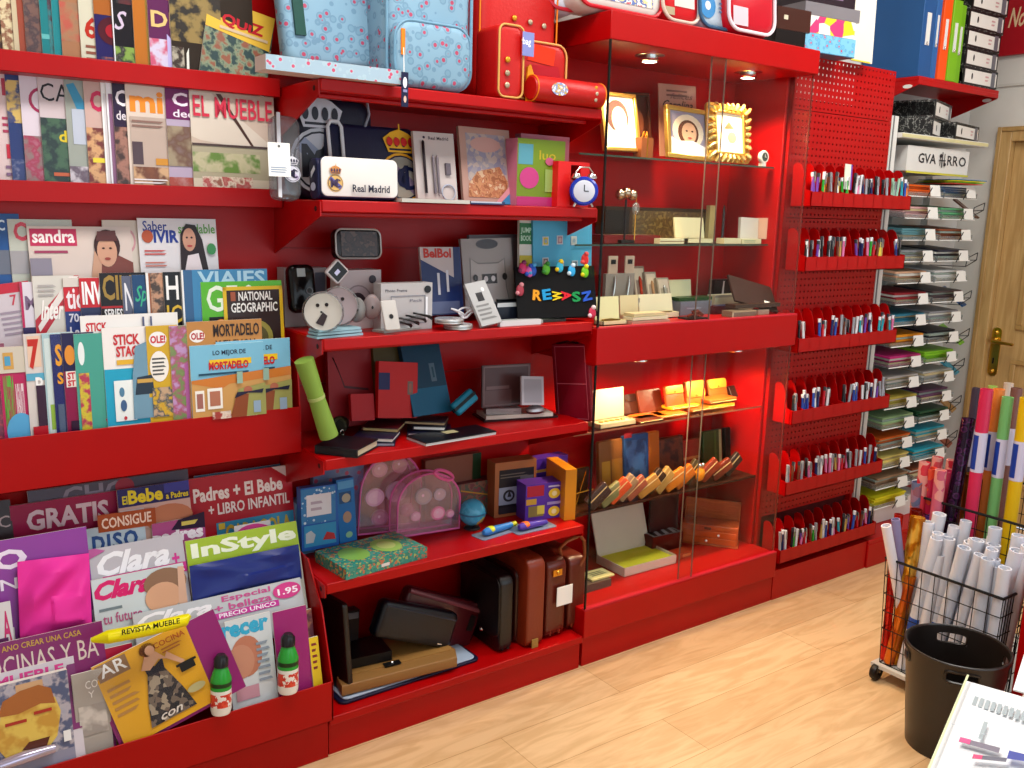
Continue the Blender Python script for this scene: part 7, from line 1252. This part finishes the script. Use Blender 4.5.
# ================================================================ roll trolley
ct = thing('wire_trolley', 'black two-tier wire trolley on castors full of paper rolls', 'trolley', (1.05, -.78, 0), world=True)
WB = M('101012', .35, .3)
def basket(x0, x1, y0, y1, z0, z1, flare, parent, n_h=6, n_v=9, name='wire_basket'):
    b = B()
    def ring(zz, r, q): f = flare*q; return [(x0-f, y0-f, zz), (x1+f, y0-f, zz), (x1+f, y1+f, zz), (x0-f, y1+f, zz)]
    for k in range(n_h+1):
        q = k/n_h; pts = ring(z0+(z1-z0)*q, 0, q); r = .0045 if k == n_h else .0016
        for i in range(4): b.tube([pts[i], pts[(i+1) % 4]], r, WB, 6)
    for i in range(4):
        A0, A1 = ring(z0, 0, 0), ring(z1, 0, 1); a0, b0 = Vector(A0[i]), Vector(A0[(i+1) % 4]); a1, b1 = Vector(A1[i]), Vector(A1[(i+1) % 4])
        for k in range(n_v): f = k/n_v; b.tube([a0.lerp(b0, f), a1.lerp(b1, f)], .0016, WB, 6)
    return b.build(name, parent)
basket(.80, .925, -.96, -.60, .06, .43, .012, ct); basket(.945, 1.40, -.96, -.585, .40, .62, .012, ct, 4, 11); basket(.96, 1.39, -.95, -.60, .06, .40, 0, ct, 5, 9)
b = B(); b.box((.78, -.98, .045), (1.42, -.58, .058), M('c8c8c4', .4)); b.build('base_tray', ct, label='pale base tray')
for (x, y) in ((.785, -.60), (.785, -.96), (1.40, -.6), (1.40, -.96)):
    w_ = B().lathe([(.006, -.010), (.026, -.010), (.028, -.004), (.028, .004), (.026, .010), (.006, .010)], M('141416', .4), 20, Matrix.Translation((x, y, .0285)) @ RX90).build('castor', ct); B().box((x-.006, y-.014, .03), (x+.006, y+.014, .045), CHROME).build('castor_fork', ct)
def roll(name, lab, a, c, r, m, band=None, group=None, cat='paper roll', hollow=True):
    a, c = Vector(a), Vector(c); d = c-a; H = d.length; T = Matrix.Translation(a) @ Vector((0, 0, 1)).rotation_difference(d.normalized()).to_matrix().to_4x4(); b = B()
    b.lathe([(r*.01, 0), (r, 0), (r, H), (r*.82, H), (r*.80, H-.02), (r*.55, H-.02), (r*.5, H-.004), (r*.42, H-.004), (r*.4, H-.03), (.0001, H-.03)], m, 16)
    if band:
        for (z0, z1, bc) in band: b.lathe([(r*1.02, H*z0), (r*1.02, H*z1)], col2m(bc), 16)
    if band and name == 'paper_roll' and band[0][2] == 'c8c4d8':   # blue printed part of the paper band
        A = [math.radians(118+9*k) for k in range(9)]; b.add([(r*1.04*math.cos(q), r*1.04*math.sin(q), H*zz) for zz in (.72, .84) for q in A], [(k, k+1, k+10, k+9) for k in range(8)], M('1c3c98', .4))
    return b.build(name, None, T, 0, lab, cat, group)
WR = [M('d4d6e0', .4), M('c8ccd8', .4), M('dcdce4', .4)]
rn = random.Random(21)
g = 'white paper rolls in the lower basket'
for k in range(28):
    i, j = k % 7, k//7; bx, by = .823+.030*j, -.94+.045*i+.02*(j % 2); tx, ty = bx+rn.uniform(-.02, .02), by+rn.uniform(-.05, .03)-.02
    H = .435+rn.uniform(-.02, .04)+.02*j
    roll('paper_roll', 'white paper roll standing in the bunch of the lower wire basket', (bx, by, .065), (min(tx, .915), max(-.99, ty), .065+H), rn.uniform(.017, .021), WR[k % 3], [(.42, .52, 'd0d4e0'), (.30, .40, '2850a8')] if k % 5 == 1 else None, g)
roll('paper_roll', 'white roll with lilac edge leaning outward at the left of the lower basket', (.885, -.66, .07), (.757, -.595, .55), .016, M('e0dce4', .35))
roll('foil_roll', 'lilac translucent roll leaning beside the white outer one', (.89, -.655, .09), (.80, -.60, .565), .014, M('8880a8', .2))
FO = lambda c, c2: MN((c, c2, c), 22, .12, 'noise', (1, 1, .4), False, .5)
roll('foil_roll', 'bright red cellophane roll at the back of the left corner', (.825, -.60, .065), (.83, -.592, .575), .014, FO('a00c08', 'c82010'))
roll('foil_roll', 'amber cellophane roll shining at the left of the lower basket', (.835, -.63, .065), (.855, -.645, .575), .024, MN(('8a4404', 'b06808', 'd08c14', 'f0c050'), 34, .08, 'noise', (1, 1, .5), False, .6))
roll('foil_roll', 'dark red cellophane roll behind the amber one', (.885, -.615, .065), (.885, -.62, .59), .020, FO('6a0c04', 'a02008'))
roll('foil_roll', 'orange-brown cellophane roll low at the basket corner', (.815, -.625, .065), (.835, -.655, .38), .018, FO('b04808', 'd07018'))
# upper tier: gift wrap, foil, kraft rolls
g2 = 'gift wrap rolls in the upper basket'
def up(px, py, y, r, m, lab, lean=0., name='gift_wrap_roll', band=None, **k): p = Y(px, py, y); return roll(name, lab, (p.x+lean, y-.0, .065), tuple(p), r, m, band, g2, **k)
GW = lambda *c: MN(tuple(c), 40, .25, 'cell')
up(917, 482, -.592, .017, GW('907088', '8a5868', '606888', 'b06858'), 'mauve patterned gift roll at the left of the upper basket', .06)
up(931, 468, -.615, .020, MN(('d82838', 'e04830', 'c02048', '7048a8'), 8, .25, 'noise'), 'red, orange and purple gift roll, tallest of the left bunch', .04)
up(949, 471, -.64, .020, MN(('d02848', 'c03058', '9040a8'), 8, .25, 'noise'), 'crimson gift roll beside the orange one', .02)
for k, (px, py, y, c) in enumerate(((925, 462, -.60, 'c83040'), (938, 457, -.60, 'c84850'), (952, 460, -.60, 'b82838'), (941, 470, -.66, 'c05870'))): up(px, py, y, .018, GW(c, 'd89088', c), '%s patterned gift roll top in the back of the left bunch' % ['dull red', 'salmon', 'deep crimson', 'rose'][k], .0)
up(969, 418, -.68, .022, MN(('2c1030', '481c4c', '200c28'), 40, .15, 'dots', (1, 1, 1), True, .4), 'dark violet speckled foil roll leaning beside the door frame', -.10)
up(972, 474, -.70, .022, FO('a06010', 'd09828'), 'golden foil roll behind the wire rim', .0, 'foil_roll')
up(980, 478, -.72, .018, FO('4a1410', '6a2018'), 'dark brown foil roll next to the golden one', .0, 'foil_roll')
BND = lambda: [(.71, .85, 'c8c4d8')]
for (px, py, y, c, r, lab) in ((977, 388, -.66, '403848', .015, 'dark grey tall paper roll behind the crimson one'), (987, 389, -.74, 'c82850', .0195, 'tall crimson paper roll with a blue and white band'), (999, 389, -.74, 'e08038', .0185, 'tall orange paper roll with a pale band'), (1008, 397, -.78, '70b068', .0175, 'tall light green paper roll with a pale band'), (1017, 388, -.72, '785048', .018, 'tall brown paper roll behind the green one'), (1027, 398, -.84, 'd8b010', .02, 'tall yellow paper roll cut by the right photo edge'), (1009, 383, -.62, 'c8b8a8', .016, 'tall beige roll with coloured rings at its end'), (993, 386, -.64, '98b858', .015, 'tall lime roll peeping between the crimson and orange ones')):
    up(px, py, y, r, M(c, .3), lab, .0, 'paper_roll', BND())
# ================================================================ waste bin
c = Z(958, 646, .315); t = thing('waste_bin', 'black plastic waste bin with oval grip holes before the trolley', 'waste bin', (c.x, c.y, 0))
BK = M('1c1512', .35, 0, .5)
n, H, r0, r1, th = 48, .315, .112, .14, .004
vs, fs = [], []; rows = [0, .05, .235, .262, .295, .31, H]
holes = [(k, 3) for q in (25, 1, 33, 9, 17, 41) for k in ()]
hc = [math.radians(215), math.radians(35), math.radians(305), math.radians(125)]
def isH(a, zz0):
    return any(abs((a-h_+math.pi) % (2*math.pi)-math.pi) < .30 for h_ in hc) and abs(zz0-.262) < .001
for off in (0, th):
    for zz in rows:
        for k in range(n): a = 2*math.pi*k/n; r = r0+(r1-r0)*zz/H-off; vs.append((r*math.cos(a), r*math.sin(a), zz))
R_ = len(rows)
for s_ in (0, 1):
    for j in range(R_-1):
        for k in range(n):
            a = 2*math.pi*(k+.5)/n
            if isH(a, rows[j]): continue
            q = [s_*R_*n+j*n+k, s_*R_*n+j*n+(k+1) % n, s_*R_*n+(j+1)*n+(k+1) % n, s_*R_*n+(j+1)*n+k]; fs.append(tuple(q if s_ == 0 else reversed(q)))
for k in range(n): fs.append(((R_-1)*n+k, (R_-1)*n+(k+1) % n, (2*R_-1)*n+(k+1) % n, (2*R_-1)*n+k))
fs.append(tuple(reversed(range(n)))); fs.append(tuple(range(R_*n, R_*n+n)))
B().add(vs, fs, BK, None, True).build('bin_body', t); B().tube([((r1+.001)*math.cos(a), (r1+.001)*math.sin(a), H) for a in [2*math.pi*k/48 for k in range(48)]], .004, BK, 8, closed=True).build('rim', t)
se = lambda q: math.copysign(abs(q)**.45, q)
for h_ in hc:
    for dz in (0,): B().tube([((r0+(r1-r0)*(.2785+.0175*se(math.sin(q)))/H)*math.cos(h_+.33*se(math.cos(q))), (r0+(r1-r0)*(.2785+.0175*se(math.sin(q)))/H)*math.sin(h_+.33*se(math.cos(q))), .2785+.0175*se(math.sin(q))) for q in [j*math.pi/14 for j in range(28)]], .0045, BK, 6, closed=True).build('grip_rim', t)
# ================================================================ red cabinet end at the right and the counter with papers
rc = thing('red_cabinet', 'low red cabinet whose corner shows at the right photo edge', 'cabinet', (1.05, -1.3, 0), world=True); B().box((.808, -1.6, 0), (1.3, -1.02, .52), RED).build('carcass', rc, None, .004); B().box((.803, -1.57, .05), (.808, -1.05, .49), RED).build('door', rc, None, .002)
A0, A1, A2 = Z(966, 682, .9), Z(930, 768, .9), Z(1024, 722, .9)
u = (A1-A0).normalized(); v = (A2-A0); v -= u*v.dot(u); v.normalize()
L = Matrix(((u.x, v.x, 0, A0.x), (u.y, v.y, 0, A0.y), (u.z, v.z, 1, .9), (0, 0, 0, 1)))
cn = thing('counter', 'pale shop counter under the papers at the lower right', 'counter', mat=L)
B().box((-.5, .068, -.033), (.85, .68, -.003), M('d8d4c8', .4)).build('worktop', cn, None, .003); B().box((-.46, .10, -.9), (.8, .64, -.033), M('c0b8a8', .5)).build('base', cn)
def sheetp(lab, o, rot, w, d, c, g): b = B(); b.box((0, 0, 0), (w, d, .002), M(c, .45)); draw(b, g, w, d, .002); b.build('printed_sheet', None, L @ Matrix.Translation(o) @ Matrix.Rotation(rot, 4, 'Z'), 0, lab, 'paper')
# page text runs across the page: local x of the page = v direction
P2 = Matrix(((0, 1, 0, 0), (1, 0, 0, 0), (0, 0, 1, 0), (0, 0, 0, 1)))
def page(lab, o, rot, w, d, g, c='f0f2f4'):
    """page with x along the counter edge that runs away (v) and y down the photo (u)"""
    b = B(); T2 = Matrix(((0, -1, 0, .0), (1, 0, 0, 0), (0, 0, 1, 0), (0, 0, 0, 1)))
    b.box((0, 0, 0), (w, d, .002), M(c, .4)); draw(b, g, w, d, .002); b.build('catalogue_page', None, L @ Matrix.Translation(o) @ Matrix.Rotation(rot, 4, 'Z'), 0, lab, 'catalogue')
gg = []
for k in range(11): gg.append(('r', .115+.004*k, .07+.030*k, .195+.004*k, .09+.030*k, 'a8b4b8'))
gg += [('r', .33, .155, .47, .175, 'a8b4b8'), ('p', [(.505, .08), (.54, .08), (.53, .26), (.49, .26)], '787080'), ('p', [(.505, .08), (.54, .08), (.537, .13), (.50, .13)], 'e04888'), ('p', [(.60, .16), (.63, .16), (.58, .30), (.55, .30)], '606070'), ('p', [(.60, .16), (.63, .16), (.618, .2), (.588, .2)], 'd83070'), ('p', [(.50, .30), (.56, .30), (.54, .38), (.49, .38)], '3040a0'), ('r', .44, .02, .444, .9, 'c0c8d0'), ('r', 0, 0, 1, .012, 'd8e0b0')]
page('white catalogue page with small product pictures on the counter corner', (0, 0, 0), 0, .34, .24, gg)
page('second white sheet on the counter behind the first page', (-.22, .056, -.0026), 0, .2, .2, [('r', 0, 0, .03, 1, 'd8e0b0')])
# ================================================================ set the goods down exactly on their shelves
bpy.context.view_layer.update()
def reach(o):
    out = [o.matrix_world @ Vector(c) for c in o.bound_box] if o.type == 'MESH' else []
    if o.type == 'MESH': out = [o.matrix_world @ v.co for v in o.data.vertices]
    for c in o.children: out += reach(c)
    return out
for o in list(COL.objects):
    if o.parent or not o.get('label') or o.get('kind') or o.name.split('.')[0] in ('shelf_unit', 'display_cabinet', 'magazine_rack', 'pegboard_unit', 'low_base_unit', 'wall_shelf', 'paper_rack', 'wire_trolley', 'hanging_tag', 'wooden_letter', 'wooden_clip', 'pen', 'pen_tray'): continue
    pts = reach(o)
    if not pts: continue
    lo = min(q.z for q in pts); cx = sum(q.x for q in pts)/len(pts); y1 = max(q.y for q in pts); y0 = min(q.y for q in pts); cy = (y0+y1)/2
    if not (-.1 < cy < .4): continue
    if XA < cx < X0: tops, yb = (1.832, 1.538, 1.184, .86, .509, .12), YB-.001
    elif X0 <= cx < X1: tops, yb = (2.118, 1.711, 1.421, 1.163, .788, .5, .206), YB+.038
    else: continue
    for s_ in tops:
        if s_-.022 < lo < s_+.0045: o.matrix_basis = Matrix.Translation((0, 0, s_+.0008-lo)) @ o.matrix_basis; break
    if y1 > yb and y1-yb < .05: o.matrix_basis = Matrix.Translation((0, yb-.001-y1, 0)) @ o.matrix_basis
    x0, x1 = min(q.x for q in pts), max(q.x for q in pts)
    if XA < cx < X0 and lo < 1.8:
        if x0 < XA+.005 and XA+.005-x0 < .05 and lo < 1.1: o.matrix_basis = Matrix.Translation((XA+.006-x0, 0, 0)) @ o.matrix_basis
        elif x1 > X0-.013 and x1-X0+.013 < .03: o.matrix_basis = Matrix.Translation((X0-.014-x1, 0, 0)) @ o.matrix_basis
